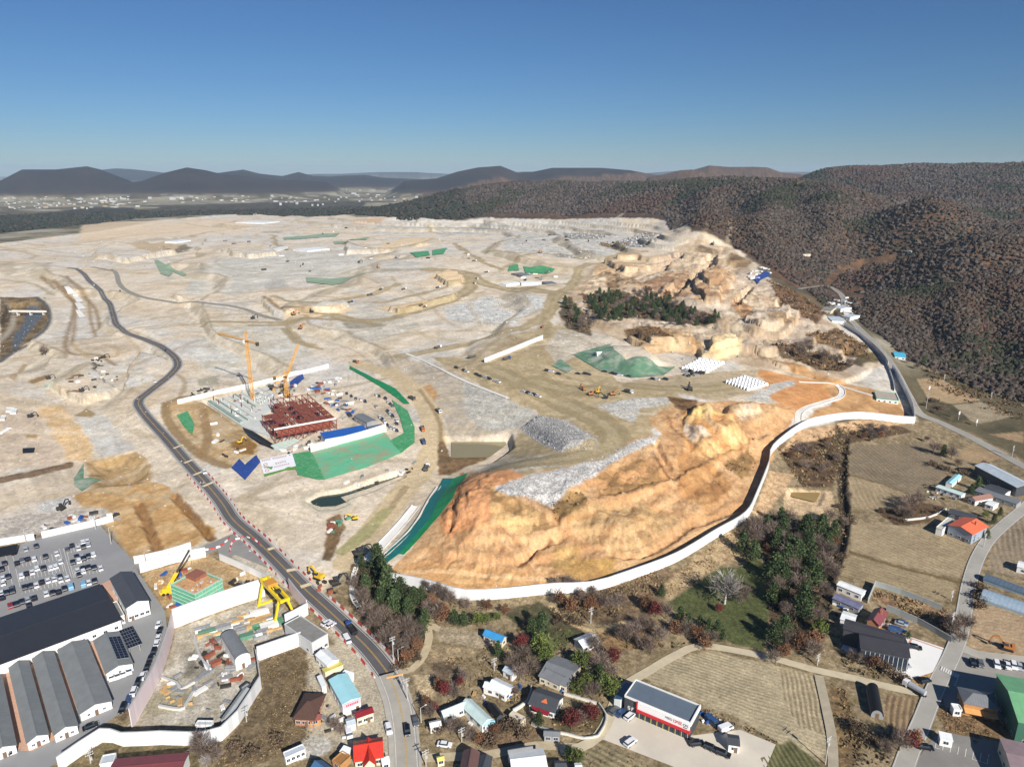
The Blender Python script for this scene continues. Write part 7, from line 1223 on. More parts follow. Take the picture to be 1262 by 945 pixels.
# tank lorry at the crossing
def lorry(label, x, y, hx, hy, cabc, bedc, tank=False, name='lorry', s=1.0, group=None):
    p = P(x, y); q = P(x+hx, y+hy); root = empty(name, p+Vector((0, 0, .1)), math.atan2(q.y-p.y, q.x-p.x), label, 'lorry', group); root.scale = (s, s, s)
    b = MB(); b.box((2.6, 0, .6), (1.7, 2.1, 2.0), 0, 0, (.9, .94)); c = b.build('cab', cabc, root); g = MB(); g.box((3.46, 0, 1.5), (.06, 1.8, .8)); g.build('windscreen', M_GLASS, c); b = MB(); b.box((-.6, 0, .55), (7.6, .9, .28)); b.build('chassis', M_DARK, root); b = MB()
    if tank: b.tube((-4, 0, 1.75), (1.5, 0, 1.75), 1.0, 14)
    else:
        b.box((-1.3, 0, .85), (5.2, 2.2, .14)); b.box((-1.3, -1.08, .99), (5.2, .1, .95)); b.box((-1.3, 1.08, .99), (5.2, .1, .95)); b.box((1.25, 0, .99), (.1, 2.06, 1.2)); b.box((-3.86, 0, .99), (.1, 2.06, .9))
    b.build('tank' if tank else 'tipper_bed', bedc, root)
    for x_ in (2.6, -1.8, -2.9):
        for y_ in (-.92, .92): t = MB(); t.tube((x_, y_-.17, .5), (x_, y_+.17, .5), .5, 10); t.build('wheel', M_TYRE, root)
    return root
lorry('white tank lorry turning at the crossing below the plaza', 1125, 851, -10, -6, PAINT['white'], PAINT['silver'], True); M_TIP = mat('lorry steel', (92, 90, 86), .6, .2); M_TIPB = mat('lorry blue cab', (56, 84, 140), .4, .05); M_TIPO = mat('lorry orange cab', (206, 120, 60), .4, .05)
lorry('blue lorry with a dark load at the roadside kiosk', 433, 777, -6, -8, M_TIPB, M_DARK)
for i, (x, y, hx, hy, lab) in enumerate([(508,492,4,2,'lorry at the end of the long dark netting'),(521,530,2,5,'upper lorry on the dirt track beside the site car park'),(522,546,2,5,'lower lorry on the dirt track beside the site car park'),(526,578,3,-5,'lorry at the bend of the dirt track by the ponds'),(541,508,2,2,'lorry where the slope meets the dirt track'),(439,447,3,1,'lorry at the top of the dark netting strip'),(540,429,4,-1,'lorry on the haul road above the white drain'),(519,377,6,-2,'lorry in the middle of the long haul road'),(523,379,6,-2,'second lorry close behind the one on the long haul road'),(585,350,3,2,'lorry at the haul road junction'),(588,344,3,2,'lorry just above the haul road junction'),(456,364,5,-1,'lorry on the upper bench road'),(470,357,5,-2,'lorry near the scarp on the upper bench road'),(498,357,5,-1,'lorry on the pale bench road'),(540,355,5,-1,'lorry below the sand hill'),(582,441,4,-1,'lorry on the plateau edge behind the long hoarding'),(669,404,1,3,'lorry on the haul road above the long hoarding'),(625,443,4,-1,'lorry below the long hoarding'),(775,484,4,1,'lorry right of the machine cluster'),(600,336,3,0,'lorry left of the hill depot'),(585,322,4,0,'lorry on the far haul road'),(432,373,5,-1,'lorry on the left of the upper bench road')]): lorry('dark tipper '+lab if 'second' not in lab else lab, x, y, hx, hy, rc.choice([M_TIPO, M_TIP, PAINT['white'], M_TIPB]), M_TIP, name='tipper_lorry', group='tipper lorries on the haul roads')
M_DKM = mat('machine dark', (62, 58, 52), .6, .15)
CM = {'grey steel bundle': (mat('steel bundle', (150, 150, 150), .5, .25, 1), 'steel bundle'), 'rusty bar bundle': (mat('rusty bars', (150, 84, 62), .8, .3, 1), 'bundle'), 'white material crate': (W_WHITE, 'crate'), 'green container': (mat('container green', (96, 142, 118), .6, .15), 'container'), 'timber stack': (mat('timber stack', (200, 164, 112), .85, .25, 1), 'stack'), 'dark pallet load': (M_DKM, 'pallet load'), 'blue drum pallet': (mat('drum blue', (52, 96, 166), .5, .1), 'pallet')}
def clutter(where, poly, n, kinds, smin=1.2, smax=4, hmax=1.6, ang=None):
    by = {}; xs = [q[0] for q in poly]; ys = [q[1] for q in poly]; t = 0; k = 0
    while k < n and t < n*40:
        t += 1; x, y = rc.uniform(min(xs), max(xs)), rc.uniform(min(ys), max(ys))
        if poly_sd(np.array([x]), np.array([y]), poly)[0] < 0: continue
        k += 1; by.setdefault(rc.choice(kinds), []).append((x, y))
    for kd, v in by.items():
        for i, (x, y) in enumerate(sorted(v)):
            m, c = CM[kd]; p = P(x, y); l = rc.uniform(smin, smax); w_ = l*rc.uniform(.25, .6); h = rc.uniform(.4, hmax); lab = f'{kd} {where}' if len(v) == 1 else f'{ordw(i)} {kd} from the left {where}'
            root = empty(kd.split()[-1] , p, (ang if ang is not None else rc.uniform(0, 3.1)), lab, c, f'materials {where}'); root.name = 'bar_bundle' if 'bar' in kd else {'crate': 'material_crate', 'stack': 'timber_stack', 'load': 'pallet_load', 'pallet': 'drum_pallet', 'container': 'site_container', 'bundle': 'steel_bundle'}.get(kd.split()[-1], 'bar_bundle')
            b = MB()
            for q in range(3): b.box((0, (q-1)*w_*.34, .14), (l, w_*.3, h*rc.uniform(.7, 1)))
            b.build('load', m, root)
            for s in (-1, 1): b = MB(); b.box((s*l*.32, 0, 0), (.16, w_*1.05, .14)); b.build('bearer', CM['timber stack'][0], root)
# ---------------------------------------------------------------- excavators and drills
M_YELM = mat('machine yellow', (236, 190, 40), .45, .1); M_ORGM = mat('machine orange', (186, 122, 62), .45, .1); M_DKM = mat('machine dark', (62, 58, 52), .6, .15)
def excavator(label, x, y, ang, m, s=1.0, group=None):
    root = empty('excavator', P(x, y)+Vector((0, 0, .05)), ang, label, 'excavator', group); root.scale = (s, s, s)
    for yy_ in (-1.15, 1.15): b = MB(); xprof(b, [(-1.9, .25), (-1.6, 0), (1.6, 0), (1.9, .25), (1.9, .6), (1.6, .85), (-1.6, .85), (-1.9, .6)], .55); b.v = [(a, c+yy_, z) for a, c, z in b.v]; b.build('track', M_DARK, root)
    b = MB(); b.box((-.5, 0, 1.0), (3.4, 2.5, .95)); b.box((-1.7, 0, 1.95), (1.0, 2.4, .35)); b.build('body', m, root); b = MB(); b.box((.6, .75, 1.95), (1.5, .95, 1.15), 0, 0, (.85, .95)); c = b.build('cab', M_GLASS, root); b = MB(); b.box((.55, .75, 3.1), (1.35, .98, .1)); b.build('cab_roof', m, c)
    b = MB(); b.bar((1.0, -.2, 1.8), (3.2, -.2, 4.3), .45, .6); b.bar((3.2, -.2, 4.3), (4.9, -.2, 3.9), .42, .5); b.build('boom', m, root); b = MB(); b.bar((4.9, -.2, 4.0), (5.6, -.2, 1.7), .36, .42); b.build('arm', m, root)
    b = MB(); xprof(b, [(5.5, 1.7), (5.9, 1.3), (5.8, .5), (5.2, .35), (4.9, .9), (5.2, 1.0)], 1.0); b.v = [(a, c-.2, z) for a, c, z in b.v]; b.build('bucket', M_DKM, root); return root
EX = 'excavators at work'
for x, y, a, m, lab, s in [(393,713,2.6,M_YELM,'yellow excavator beside the road barriers',1.1),(414,720,.6,M_DKM,'dark excavator behind the roadside wood',1),(443,684,.5,M_DKM,'dark excavator on the bank left of the teal netting',1.1),(437,640,3.4,M_YELM,'yellow excavator on the bank of the dark green pond',.8),(719,481,2,M_ORGM,'left excavator of the machine cluster on the plateau',.9),(728,487,.4,M_ORGM,'low excavator of the machine cluster on the plateau',.9),(737,484,1.2,M_YELM,'middle excavator of the machine cluster on the plateau',.9),(746,491,2.9,M_DKM,'front excavator of the machine cluster on the plateau',.9),(755,487,.2,M_ORGM,'right excavator of the machine cluster on the plateau',.9),(296,546,1,M_YELM,'yellow excavator in the brown hollow by the black trench',.8),(60,467,.3,M_DKM,'dark excavator on the upper left terrace',.9),(38,514,.1,M_DKM,'dark excavator near the white pipes',.9),(101,482,.4,M_DKM,'dark excavator beside the pale mint sheet',.9),(128,441,.2,M_DKM,'dark excavator below the white channel blocks',.9),(312,393,1,M_DKM,'dark excavator at the edge of the grey terrace',1.1),(362,388,.8,M_ORGM,'orange excavator on the wet grey patch',1.2),(384,385,2.2,M_DKM,'dark excavator above the wet grey patch',1.2),(371,405,1.2,M_ORGM,'orange excavator below the wet grey patch',1.2),(850,481,1.5,M_DKM,'dark excavator by the white bag stacks',1.2),(800,300,1,M_DKM,'dark excavator on the quarry rim',1.3),(878,302,1,M_DKM,'dark excavator on the right quarry crest',1.3),(443,324,1,M_DKM,'dark excavator on the far pale bench',1.3),(466,330,2,M_ORGM,'orange excavator on the far pale bench',1.3),(665,312,1,M_ORGM,'orange excavator on the far haul road',1.3),(1241,800,2.6,M_ORGM,'orange excavator in the field beside the hall road',1),(76,628,1.4,M_DKM,'dark excavator on the grey pad above the car park',1)]: excavator(lab, x, y, a, m, s, EX)
wall([(200,836),(218,843),(224,850),(238,842),(243,844),(230,868),(222,875),(196,871)], .9, M_HOARD3, 'low pale concrete kerb wall of the slurry basin', 'wall', 'basin_wall', .7, post=False, step=2); wall([(240,788),(247,812),(260,828)], 1.6, M_HOARD, 'low white partition left of the arch roofed warehouse', 'partition', 'yard_partition', .6, post=False, step=3); spread([(250,780),(312,757),(316,761),(256,786)], M_NET, 'green netting strip in the gantry pit', 'netting', 'pit_netting', .4); spread([(312,776),(345,763),(349,768),(318,782)], M_DKG, 'dark green netting strip beside the gantry', 'netting', 'pit_netting', .4)
bp0, bp1 = P(14,389), P(58,384); bc = (bp0+bp1)/2; bv = bp1-bp0; root = empty('foot_bridge', bc, math.atan2(bv.y, bv.x), 'pale narrow bridge over the river cut at the left edge', 'bridge'); b = MB(); b.box((0, 0, 2.2), (bv.length, 5, .7)); b.build('deck', M_HOARD3, root)
for s_ in (-1, 1): b = MB(); b.box((0, s_*2.4, 2.9), (bv.length, .3, .9)); b.build('parapet', M_HOARD3, root)
for s_ in (-.3, .05, .4): b = MB(); b.box((s_*bv.length, 0, -5), (1.2, 4, 7.2)); b.build('pier', M_HOARD3, root)
clutter('in the yards of the village houses', [(560,860),(600,850),(640,830),(690,840),(700,870),(660,885),(600,900),(556,890)], 26, ['white material crate', 'dark pallet load', 'blue drum pallet', 'timber stack'], .7, 1.8, .9); clutter('in the yard of the dark hall', [(1090,762),(1120,772),(1115,782),(1088,772)], 8, ['white material crate', 'dark pallet load', 'blue drum pallet'], .8, 2, 1); clutter('along the dirt track below the site', [(420,596),(470,580),(500,575),(512,560),(520,580),(480,592),(430,606)], 14, ['dark pallet load', 'white material crate', 'grey steel bundle'], 1.5, 4, 1.2); clutter('in the brown hollow left of the trench', [(262,520),(300,545),(312,560),(280,568),(258,545)], 12, ['white material crate', 'timber stack', 'dark pallet load'], 1.5, 5, 1.6)
# ---------------------------------------------------------------- tower cranes
M_CRN = mat('crane orange yellow', (232, 170, 66), .5, .12)
def lattice(b, p, q, w_, seg, r=.11):
    p, q = Vector(p), Vector(q); d = (q-p).normalized(); u = d.orthogonal().normalized(); v = d.cross(u); n = max(2, int((q-p).length/seg)); cs = [u*w_/2+v*w_/2, v*w_/2-u*w_/2, -u*w_/2-v*w_/2, u*w_/2-v*w_/2]
    for c in cs: b.tube(p+c, q+c, r, 4)
    for i in range(n):
        a, e = p+(q-p)*(i/n), p+(q-p)*((i+1)/n)
        for k in range(4): b.tube(a+cs[k], e+cs[(k+1) % 4], r*.6, 3); b.tube(a+cs[k], a+cs[(k+1) % 4], r*.6, 3)
def height_at(x, y, ytop):
    p = P(x, y); d = ray(x, ytop); return CH+d[2]*p.y/d[1]-p.z
def tower_crane(x, y, ytop, yj, jdir, lj, lc, label, luff=0.0):
    p = P(x, y); root = empty('tower_crane', p, 0, label, 'tower crane'); H_ = height_at(x, y, ytop); Hj = height_at(x, y, yj); b = MB(); b.box((0, 0, -1), (5, 5, 1.6)); b.build('base', MATS['pale concrete wall'], root); b = MB(); lattice(b, (0, 0, .5), (0, 0, Hj), 2.0, 2.2, .17); b.build('mast', M_CRN, root)
    d = Vector((math.cos(jdir), math.sin(jdir), 0)); nn = Vector((-d.y, d.x, 0)); z = Hj+.9; b = MB(); b.box((0, 0, Hj), (2.4, 2.4, .8)); b.build('slewing_ring', M_DKM, root); b = MB(); lattice(b, (0, 0, Hj+.8), (0, 0, max(H_, Hj+6)), 1.3, 1.8, .14); b.build('tower_head', M_CRN, root)
    b = MB(); e = d*lj*math.cos(luff)+Vector((0, 0, lj*math.sin(luff))); lattice(b, d*1.2+Vector((0, 0, z)), e+Vector((0, 0, z)), 1.25, 1.8, .13); b.build('jib', M_CRN, root); b = MB(); lattice(b, -d*1.2+Vector((0, 0, z)), -d*lc+Vector((0, 0, z)), 1.2, 1.8, .12); b.build('counter_jib', M_CRN, root); b = MB(); q = -d*(lc-1.2); b.box((q.x, q.y, z-2), (2.2, 1.6, 2.6), jdir); b.build('counterweight', M_DKM, root)
    b = MB(); c = d*1.2+nn*1.6; b.box((c.x, c.y, Hj-.8), (1.6, 1.4, 2), jdir); b.build('operator_cab', W_WHITE, root); b = MB(); b.tube((0, 0, max(H_, Hj+6)), e*.8+Vector((0, 0, z+.6)), .06, 4); b.build('stay_cable', M_DKM, root); b = MB(); b.tube((0, 0, max(H_, Hj+6)), -d*(lc-1)+Vector((0, 0, z+.6)), .06, 4); b.build('stay_cable', M_DKM, root); return root
q0, q1 = P(312,468), P(249,447); jd = math.atan2(q1.y-q0.y, q1.x-q0.x)
tower_crane(312, 495, 409, 421, jd, 40, 15, 'tallest tower crane with a level jib, left of the red steel frame'); tower_crane(354, 491, 459, 465, .35, 27, 9, 'shorter tower crane with its jib raised, behind the red steel frame', 1.12)
# ---------------------------------------------------------------- red steel frame and slab
M_RST = mat('red primer steel', (128, 56, 44), .6, .2); M_RDK = mat('rusty deck boards', (138, 74, 54), .8, .4, .8)
fr = Rect((338,531), (414,513), (287,501), 9); root = empty('steel_building', fr.c, fr.rz, 'red steel building frame under construction below the tower cranes', 'steel frame'); NX, NY = 9, 6; fx_ = lambda i: (i/NX-.5)*fr.L; sgn_ = 1 if (Vector((*P(287,501,9).xy, 0))-fr.c).dot(Vector((-math.sin(fr.rz), math.cos(fr.rz), 0))) > 0 else -1; fyy = lambda j: sgn_*(j/NY-.5)*fr.W
keep = lambda i, j: not (i < 3 and j > 3)
for i in range(NX+1):
    for j in range(NY+1):
        if keep(i, j): b = MB(); b.box((fx_(i), fyy(j), -1), (.4, .4, 10.5+(1.2 if (i+j) % 3 == 0 else 0))); b.build('column', M_RST, root)
for lvl in (4.6, 9.2):
    for j in range(NY+1): b = MB(); i0 = 0 if j <= 3 else 3; b.box(((fx_(i0)+fx_(NX))/2, fyy(j), lvl), (fx_(NX)-fx_(i0), .3, .5)); b.build('beam', M_RST, root)
    for i in range(NX+1): b = MB(); j1 = 3 if i < 3 else NY; b.box((fx_(i), (fyy(0)+fyy(j1))/2, lvl-.1), (.3, abs(fyy(j1)-fyy(0)), .5)); b.build('beam', M_RST, root)
for i in range(NX):
    b = MB()
    for j in range(NY):
        if keep(i, j) and keep(i+1, j+1) and rc.random() < (.6 if j < 2 else .4):
            x0, x1, y0, y1 = fx_(i)+.3, fx_(i+1)-.3, fyy(j), fyy(j+1); b.box(((x0+x1)/2, (y0+y1)/2, 9.72 if j < 5 else 5.2), ((x1-x0), abs(y1-y0)*.8, .1))
    if b.v: b.build('deck', M_RDK, root)
for i in range(NX):
    b = MB(); b.bar((fx_(i), fyy(0), 0), (fx_(i+1), fyy(0), 4.4), .22, .22); b.bar((fx_(i+1), fyy(0), 4.8), (fx_(i), fyy(0), 9), .22, .22); b.build('brace', M_RST, root)
b = MB(); b.box((0, fyy(0)-sgn_*.4, 9.6), (fr.L, .12, 1.1)); b.build('edge_rail', W_WHITE, root); b = MB(); b.box((0, fyy(0)+sgn_*1.2, 4.9), (fr.L*.9, .25, 4.2)); b.build('cladding', M_RDK, root)
sl_ = PP([(255,497),(330,477),(345,500),(322,516),(336,541),(298,527)]); c0 = sum(sl_, Vector())/6; root = empty('basement_slab', (c0.x, c0.y, c0.z), 0, 'pale concrete basement slab with formwork left of the red steel frame', 'slab'); b = MB(); b.prism([(q.x-c0.x, q.y-c0.y) for q in sl_], -1.5, 1.4); b.build('slab', mat('grey formwork', (206, 208, 200), .85, .15, .15), root)
ed = (sl_[5]-sl_[0]); ed.z = 0; al = (sl_[1]-sl_[0]); al.z = 0
for i in range(9):
    a = sl_[0]+al*(.04+.1*i)-c0; e = a+ed*.93*(1 if i < 3 else .9-.06*i); b = MB(); b.bar((a.x, a.y, 1.9), (e.x, e.y, 1.9), .7 if i else 2.2, 1.1); b.build('wall', mat('sage formwork panels', (150, 168, 156), .8, .2, .3) if i in (0, 1, 4) else MATS['grey formwork'], root)
for i in range(26):
    u, v = rc.random(), rc.random()*.8; a = sl_[0]+al*(.05+.9*u)+ed*v-c0; b = MB(); b.box((a.x, a.y, 1.4), (.5, .5, rc.uniform(2, 4.5))); b.build('column', MATS['grey formwork'] if i % 3 else M_RST, root)
spread([(297,524),(305,528),(318,536),(332,545),(344,552),(336,554),(320,548),(306,538)], M_KTARP, 'black sheeted trench edge in front of the basement slab', 'sheet', 'trench_sheet', .5)
lw = Rect((345,553), (378,541), (340,546), 1.5); lo_ = empty('low_slab', lw.c, lw.rz, 'low pale deck slab in front of the red steel frame', 'slab'); b = MB(); b.box((0, 0, -1), (lw.L, lw.W, 2.2)); b.build('slab', mat('pale green deck', (206, 222, 206), .8, .12, .3), lo_)
for i in range(6): b = MB(); b.box(((i/5-.5)*lw.L*.94, 0, 1.2), (.5, lw.W, .35)); b.build('joist', MATS['grey formwork'], lo_)
# ---------------------------------------------------------------- netted scaffold building, gantry, telescopic crane
nb = Rect((240,731), (273,712), (222,712), 9); root = empty('scaffold_building', nb.c, nb.rz, 'building shell wrapped in green scaffold netting inside the hoardings', 'building'); b = MB(); b.box((0, 0, -1), (nb.L-1.6, nb.W-1.6, 9.2)); b.build('wall', mat('raw concrete', (196, 184, 164), .85, .2, .4), root); M_SNET = mat('mint scaffold net', (110, 184, 146), .7, .2, .6)
for k, (x, y, a, c) in enumerate(((0, -nb.W/2, nb.L, .12), (0, nb.W/2, nb.L, .12), (-nb.L/2, 0, .12, nb.W-.3), (nb.L/2, 0, .12, nb.W-.3))): b = MB(); b.box((x, y, .2), (a, c, 8.4)); b.build('netting', M_SNET, root)
for k in range(5):
    for (x, y, a, c) in ((0, -nb.W/2, nb.L+.3, .5), (0, nb.W/2, nb.L+.3, .5), (-nb.L/2, 0, .5, nb.W-.6), (nb.L/2, 0, .5, nb.W-.6)): b = MB(); b.box((x, y, 1.4+k*1.75), (a, c, .16)); b.build('walkway', mat('pale scaffold plank', (196, 214, 200), .8, .1), root)
for k in range(9):
    for s in (-1, 1): b = MB(); b.tube(((k/8-.5)*nb.L, s*(nb.W/2+.22), -.3), ((k/8-.5)*nb.L, s*(nb.W/2+.22), 9.6), .07, 5); b.build('scaffold_pole', MATS['rail grey'], root)
b = MB(); b.box((0, 0, 8.22), (nb.L-2, nb.W-2, .2)); ro = b.build('roof_deck', mat('shuttering ply', (206, 160, 112), .85, .3, .8), root)
for (x, y, a, c) in ((nb.L*.2, nb.W*.22, nb.L*.42, nb.W*.42),): b = MB(); b.box((x, y, 8.42), (a, c, 1.5)); b.build('penthouse', mat('red brown shuttering', (150, 96, 76), .85, .25, 1), ro)
for k in range(12): b = MB(); b.box((rc.uniform(-.42, .3)*nb.L, rc.uniform(-.42, .1)*nb.W, 8.42), (rc.uniform(.6, 2.4), rc.uniform(.4, 1), rc.uniform(.2, .7)), rc.random()); b.build('shuttering_stack', rc.choice([MATS['shuttering ply'], W_BRICK, MATS['rail grey']]), ro)
gl = [P(329,748), P(358,752), P(346,769), P(335,743)]; a0, a1 = P(331,742), P(351,764); c_ = (a0+a1)/2; d_ = a1-a0; ang = math.atan2(d_.y, d_.x); ln = d_.length; root = empty('gantry_crane', c_, ang, 'yellow gantry crane standing over the pit beside the road', 'gantry crane'); HG = 9.5; M_GY = mat('gantry yellow', (240, 206, 30), .5, .08)
for s in (-1, 1): b = MB(); b.box((0, s*1.5, HG), (ln+5, .9, 1.3)); b.build('girder', M_GY, root)
for e in (-1, 1):
    b = MB(); b.box((e*(ln/2+2), 0, HG+.1), (.9, 3.9, 1.0)); b.build('end_beam', M_GY, root)
    for s in (-1, 1): b = MB(); b.bar((e*ln/2, s*1.6, HG), (e*ln/2, s*4.2, 0), .8, .8); b.build('leg', M_GY, root)
    b = MB(); b.box((e*ln/2, 0, .1), (.9, 9.4, .6)); b.build('sill_beam', M_GY, root)
b = MB(); b.box((-ln*.2, 0, HG+1.3), (4.5, 4, 1.3)); b.build('trolley', mat('gantry orange', (214, 150, 60), .5, .1), root); b = MB(); b.box((ln*.25, 0, HG+1.3), (2, 2, .9)); b.build('winch', M_DKM, root); b = MB(); b.box((ln*.1, 0, 5.2), (1.2, 1.2, 1)); b.build('hook_block', M_DKM, root); b = MB(); b.tube((ln*.1, 0, 6.1), (ln*.1, 0, HG+1), .08, 4); b.build('rope', M_DKM, root)
def telescopic(x, y, tipx, tipy, label):
    p = P(x, y); D = p.y; d = ray(tipx, tipy); t = (D+2)/d[1]; tip = Vector((d[0]*t, D+2, CH+d[2]*t)); v = tip-p; ang = math.atan2(v.y, v.x); root = empty('telescopic_crane', p, ang, label, 'mobile crane'); hr = math.hypot(v.x, v.y); b = MB(); b.box((0, 0, .7), (9, 2.6, 1)); b.build('chassis', M_YELM, root); b = MB(); b.box((-1.5, 0, 1.7), (4.2, 2.5, 1.5)); b.build('superstructure', M_YELM, root); b = MB(); b.box((3.6, .2, 1.7), (1.6, 2.2, 1.2)); b.build('cab', M_GLASS, root)
    for q in (-3.2, -1.6, 1.6, 3.2):
        for s in (-1, 1): b = MB(); b.tube((q, s*1.3-.2, .65), (q, s*1.3+.2, .65), .65, 10); b.build('wheel', M_TYRE, root)
    A = Vector((-1.5, 0, 3)); E = Vector((hr, 0, v.z)); b = MB(); b.bar(A, A+(E-A)*.42, 1.3, 1.5); b.build('boom_base', M_YELM, root); b = MB(); b.bar(A+(E-A)*.4, E, .75, .8); b.build('boom_extension', M_DKM, root); b = MB(); b.tube(E, (E.x+.3, 0, E.z-6), .06, 4); b.build('hoist_rope', M_DKM, root)
telescopic(213, 731, 233, 678, 'yellow telescopic crane left of the green netted building'); 
# ---------------------------------------------------------------- barriers along the road
pm, hm_, wm = RD['main_road']; M_BR = mat('red barrier plastic', (196, 70, 60), .55, .12); M_BW = mat('white barrier plastic', (236, 226, 222), .55, .08)
def make_barrier(m, c):
    root = bpy.data.objects.new('water_barrier', None); COL.objects.link(root); b = MB(); xprof(b, [(-.3, 0), (.3, 0), (.3, .25), (.14, .45), (.12, .95), (-.12, .95), (-.14, .45), (-.3, .25)], 1.9); b.build('body', m, root); b = MB(); b.tube((0, -.5, .95), (0, -.5, 1.02), .1, 6); b.build('filler_cap', M_DKM, root); return tag(root, f'{c} plastic barrier in the rows lining the dark road', 'barrier', f'{c} plastic barriers lining the dark road')
BA = {'red': make_barrier(M_BR, 'red'), 'white': make_barrier(M_BW, 'white')}; first = {'red': True, 'white': True}; nb_ = 0
def barrier(x, y, z, a, c):
    o = BA[c] if first[c] else copy_tree(BA[c]); first[c] = False; o.location = (x, y, z); o.rotation_euler = (0, 0, a)
acc = 0
for i in range(len(pm)-1):
    if pm[i].length > 420: continue
    d = pm[i+1]-pm[i]; n = 1
    nr = Vector((-d.y, d.x, 0)).normalized(); a = math.atan2(-d.x, d.y) if False else math.atan2(d.y, d.x)-math.pi/2
    for s in (-1, 1):
        for k in (0, 1):
            q = pm[i]+d*(k*.5)+nr*s*(wm/2+1.3)
            if s > 0 and 268 < pm[i].length < 283: continue
            barrier(q.x, q.y, Hxy(q.x, q.y)+.1, a, ('red', 'white')[(i+k) % 2] if rc.random() < .85 else 'white'); nb_ += 1
for seg in ([(282,664),(274,672),(262,677),(240,679)], [(283,680),(287,668),(300,663),(312,665),(322,672)]):
    p = dense(PP(seg), 2.1)
    for i in range(len(p)-1): d = p[i+1]-p[i]; barrier(p[i].x, p[i].y, Hxy(p[i].x, p[i].y)+.05, math.atan2(d.y, d.x)-math.pi/2, ('red', 'white')[i % 2])
# ---------------------------------------------------------------- poles
M_POLE = mat('pole concrete', (186, 182, 174), .85, .1, .5)
def pole(x, y, ytop, label, sign=None, lamp=False):
    p = P(x, y); H_ = max(4, height_at(x, y, ytop)); root = empty('utility_pole' if not (sign or lamp) else ('street_lamp' if lamp else 'roadside_sign'), p, .6, label, 'utility pole' if not (sign or lamp) else ('street lamp' if lamp else 'sign')); b = MB(); b.tube((0, 0, -.4), (0, 0, H_), .19, 8, .12); b.build('pole', M_POLE, root)
    if sign: b = MB(); b.box((0, 0, H_-2.2), (1.9, .2, 2.2)); b.build('sign_board', W_WHITE, root)
    elif lamp: b = MB(); b.bar((0, 0, H_), (1.8, 0, H_+.3), .1, .1); a = b.build('arm', M_POLE, root); b = MB(); b.box((1.9, 0, H_+.22), (.7, .3, .14)); b.build('lamp_head', W_WHITE, root)
    else:
        for z in (H_-.7, H_-1.6):
            b = MB(); b.box((0, 0, z), (2.2, .12, .12)); c = b.build('crossarm', MATS['rail grey'], root)
            for q in (-.95, -.4, .4, .95): b = MB(); b.tube((q, 0, z+.12), (q, 0, z+.4), .07, 6); b.build('insulator', W_WHITE, c)
        b = MB(); b.tube((.35, 0, H_-3.4), (.35, 0, H_-2.4), .3, 8); b.build('transformer', MATS['rail grey'], root)
    return root
for x, y, t, lab in [(1170,784,754,'utility pole beside the bare trees at the road'),(1017,941,907,'utility pole on the gravel lane right of the furrowed field'),(485,815,784,'utility pole at the lower end of the roadside wood'),(502,862,835,'utility pole beside the road opposite the cyan warehouse'),(525,944,923,'utility pole at the bottom edge right of the road'),(569,915,896,'utility pole in the yard below the mint roofed house'),(609,826,810,'utility pole by the pale lane above the white house'),(728,768,748,'utility pole in the scrub below the hoarding'),(1163,471,461,'left utility pole at the edge of the hill wood'),(1221,492,483,'right utility pole at the edge of the hill wood'),(1247,563,549,'utility pole on the valley road near the right edge'),(1212,674,657,'utility pole in front of the orange roofed house'),(304,889,871,'utility pole on the dry brown lot'),(1007,820,805,'utility pole at the top of the gravel lane'),(112,940,925,'leaning utility pole below the long sheds'),(1172,740,727,'utility pole at the end of the scrub strip')]: pole(x, y, t, lab)
pole(1141, 504, 476, 'tall white sign mast beside the valley road', sign=True); pole(1181, 517, 507, 'white sign post at the near stubble field by the valley road', sign=True); pole(1203, 525, 517, 'white sign post beyond the valley road', sign=True)
for x, y, t, lab in [(519,890,872,'street lamp right of the road near the black car'),(491,815,800,'street lamp with a yellow box at the wood lane'),(180,696,680,'street lamp behind the gate hoarding'),(118,652,637,'street lamp at the head of the car park'),(137,670,650,'street lamp beside the car park lane'),(32,668,652,'street lamp near the black canopy'),(86,778,766,'street lamp in the lane of the huge hall')]: pole(x, y, t, lab, lamp=True)
gq = P(497,849); root = empty('height_bar', gq, .35, 'orange striped arm reaching over the road from a pole', 'road arm'); b = MB(); b.tube((0, 0, -.3), (0, 0, 6.5), .14, 8); b.build('post', MATS['rail grey'], root); b = MB(); b.bar((0, 0, 6.2), (-5.5, 0, 6.2), .28, .4); b.build('arm', mat('orange arm', (236, 170, 90), .5, .1), root)
# ---------------------------------------------------------------- bags, pipes, clutter
M_BAG = mat('white bulk bag', (240, 240, 238), .8, .08, 1); M_PIPE = mat('white pipe', (236, 236, 232), .5, .06)
def bag_mesh():
    b = MB(); b.box((0, 0, 0), (1.5, 1.5, .6), 0, 0, (1.08, 1.08)); b.box((0, 0, .6), (1.62, 1.62, .7), 0, 0, (.75, .75)); return b.build('bulk_bag', M_BAG)
bg0 = bag_mesh(); fb = True
for (A_, B_, C_, nx, ny, where) in [((842,455),(871,459),(862,444),7,7,'left'),((896,472),(922,481),(918,466),8,6,'right')]:
    a, b_, c = P(*A_), P(*B_), P(*C_); cnt = 0
    for i in range(nx):
        for j in range(ny):
            q = a+(b_-a)*(i/(nx-1))+(c-a)*(j/(ny-1)); o = bg0 if fb else bg0.copy()
            if not fb: COL.objects.link(o)
            fb = False; o.location = (q.x, q.y, Hxy(q.x, q.y)+.05); k = 1.7; o.scale = (k, k, k); o.rotation_euler = (0, 0, rc.uniform(-.15, .15)); tag(o, f'white bulk bag in the {where} hand block of bags on the plateau', 'bag', f'white bags of the {where} hand block')
pc_ = 0
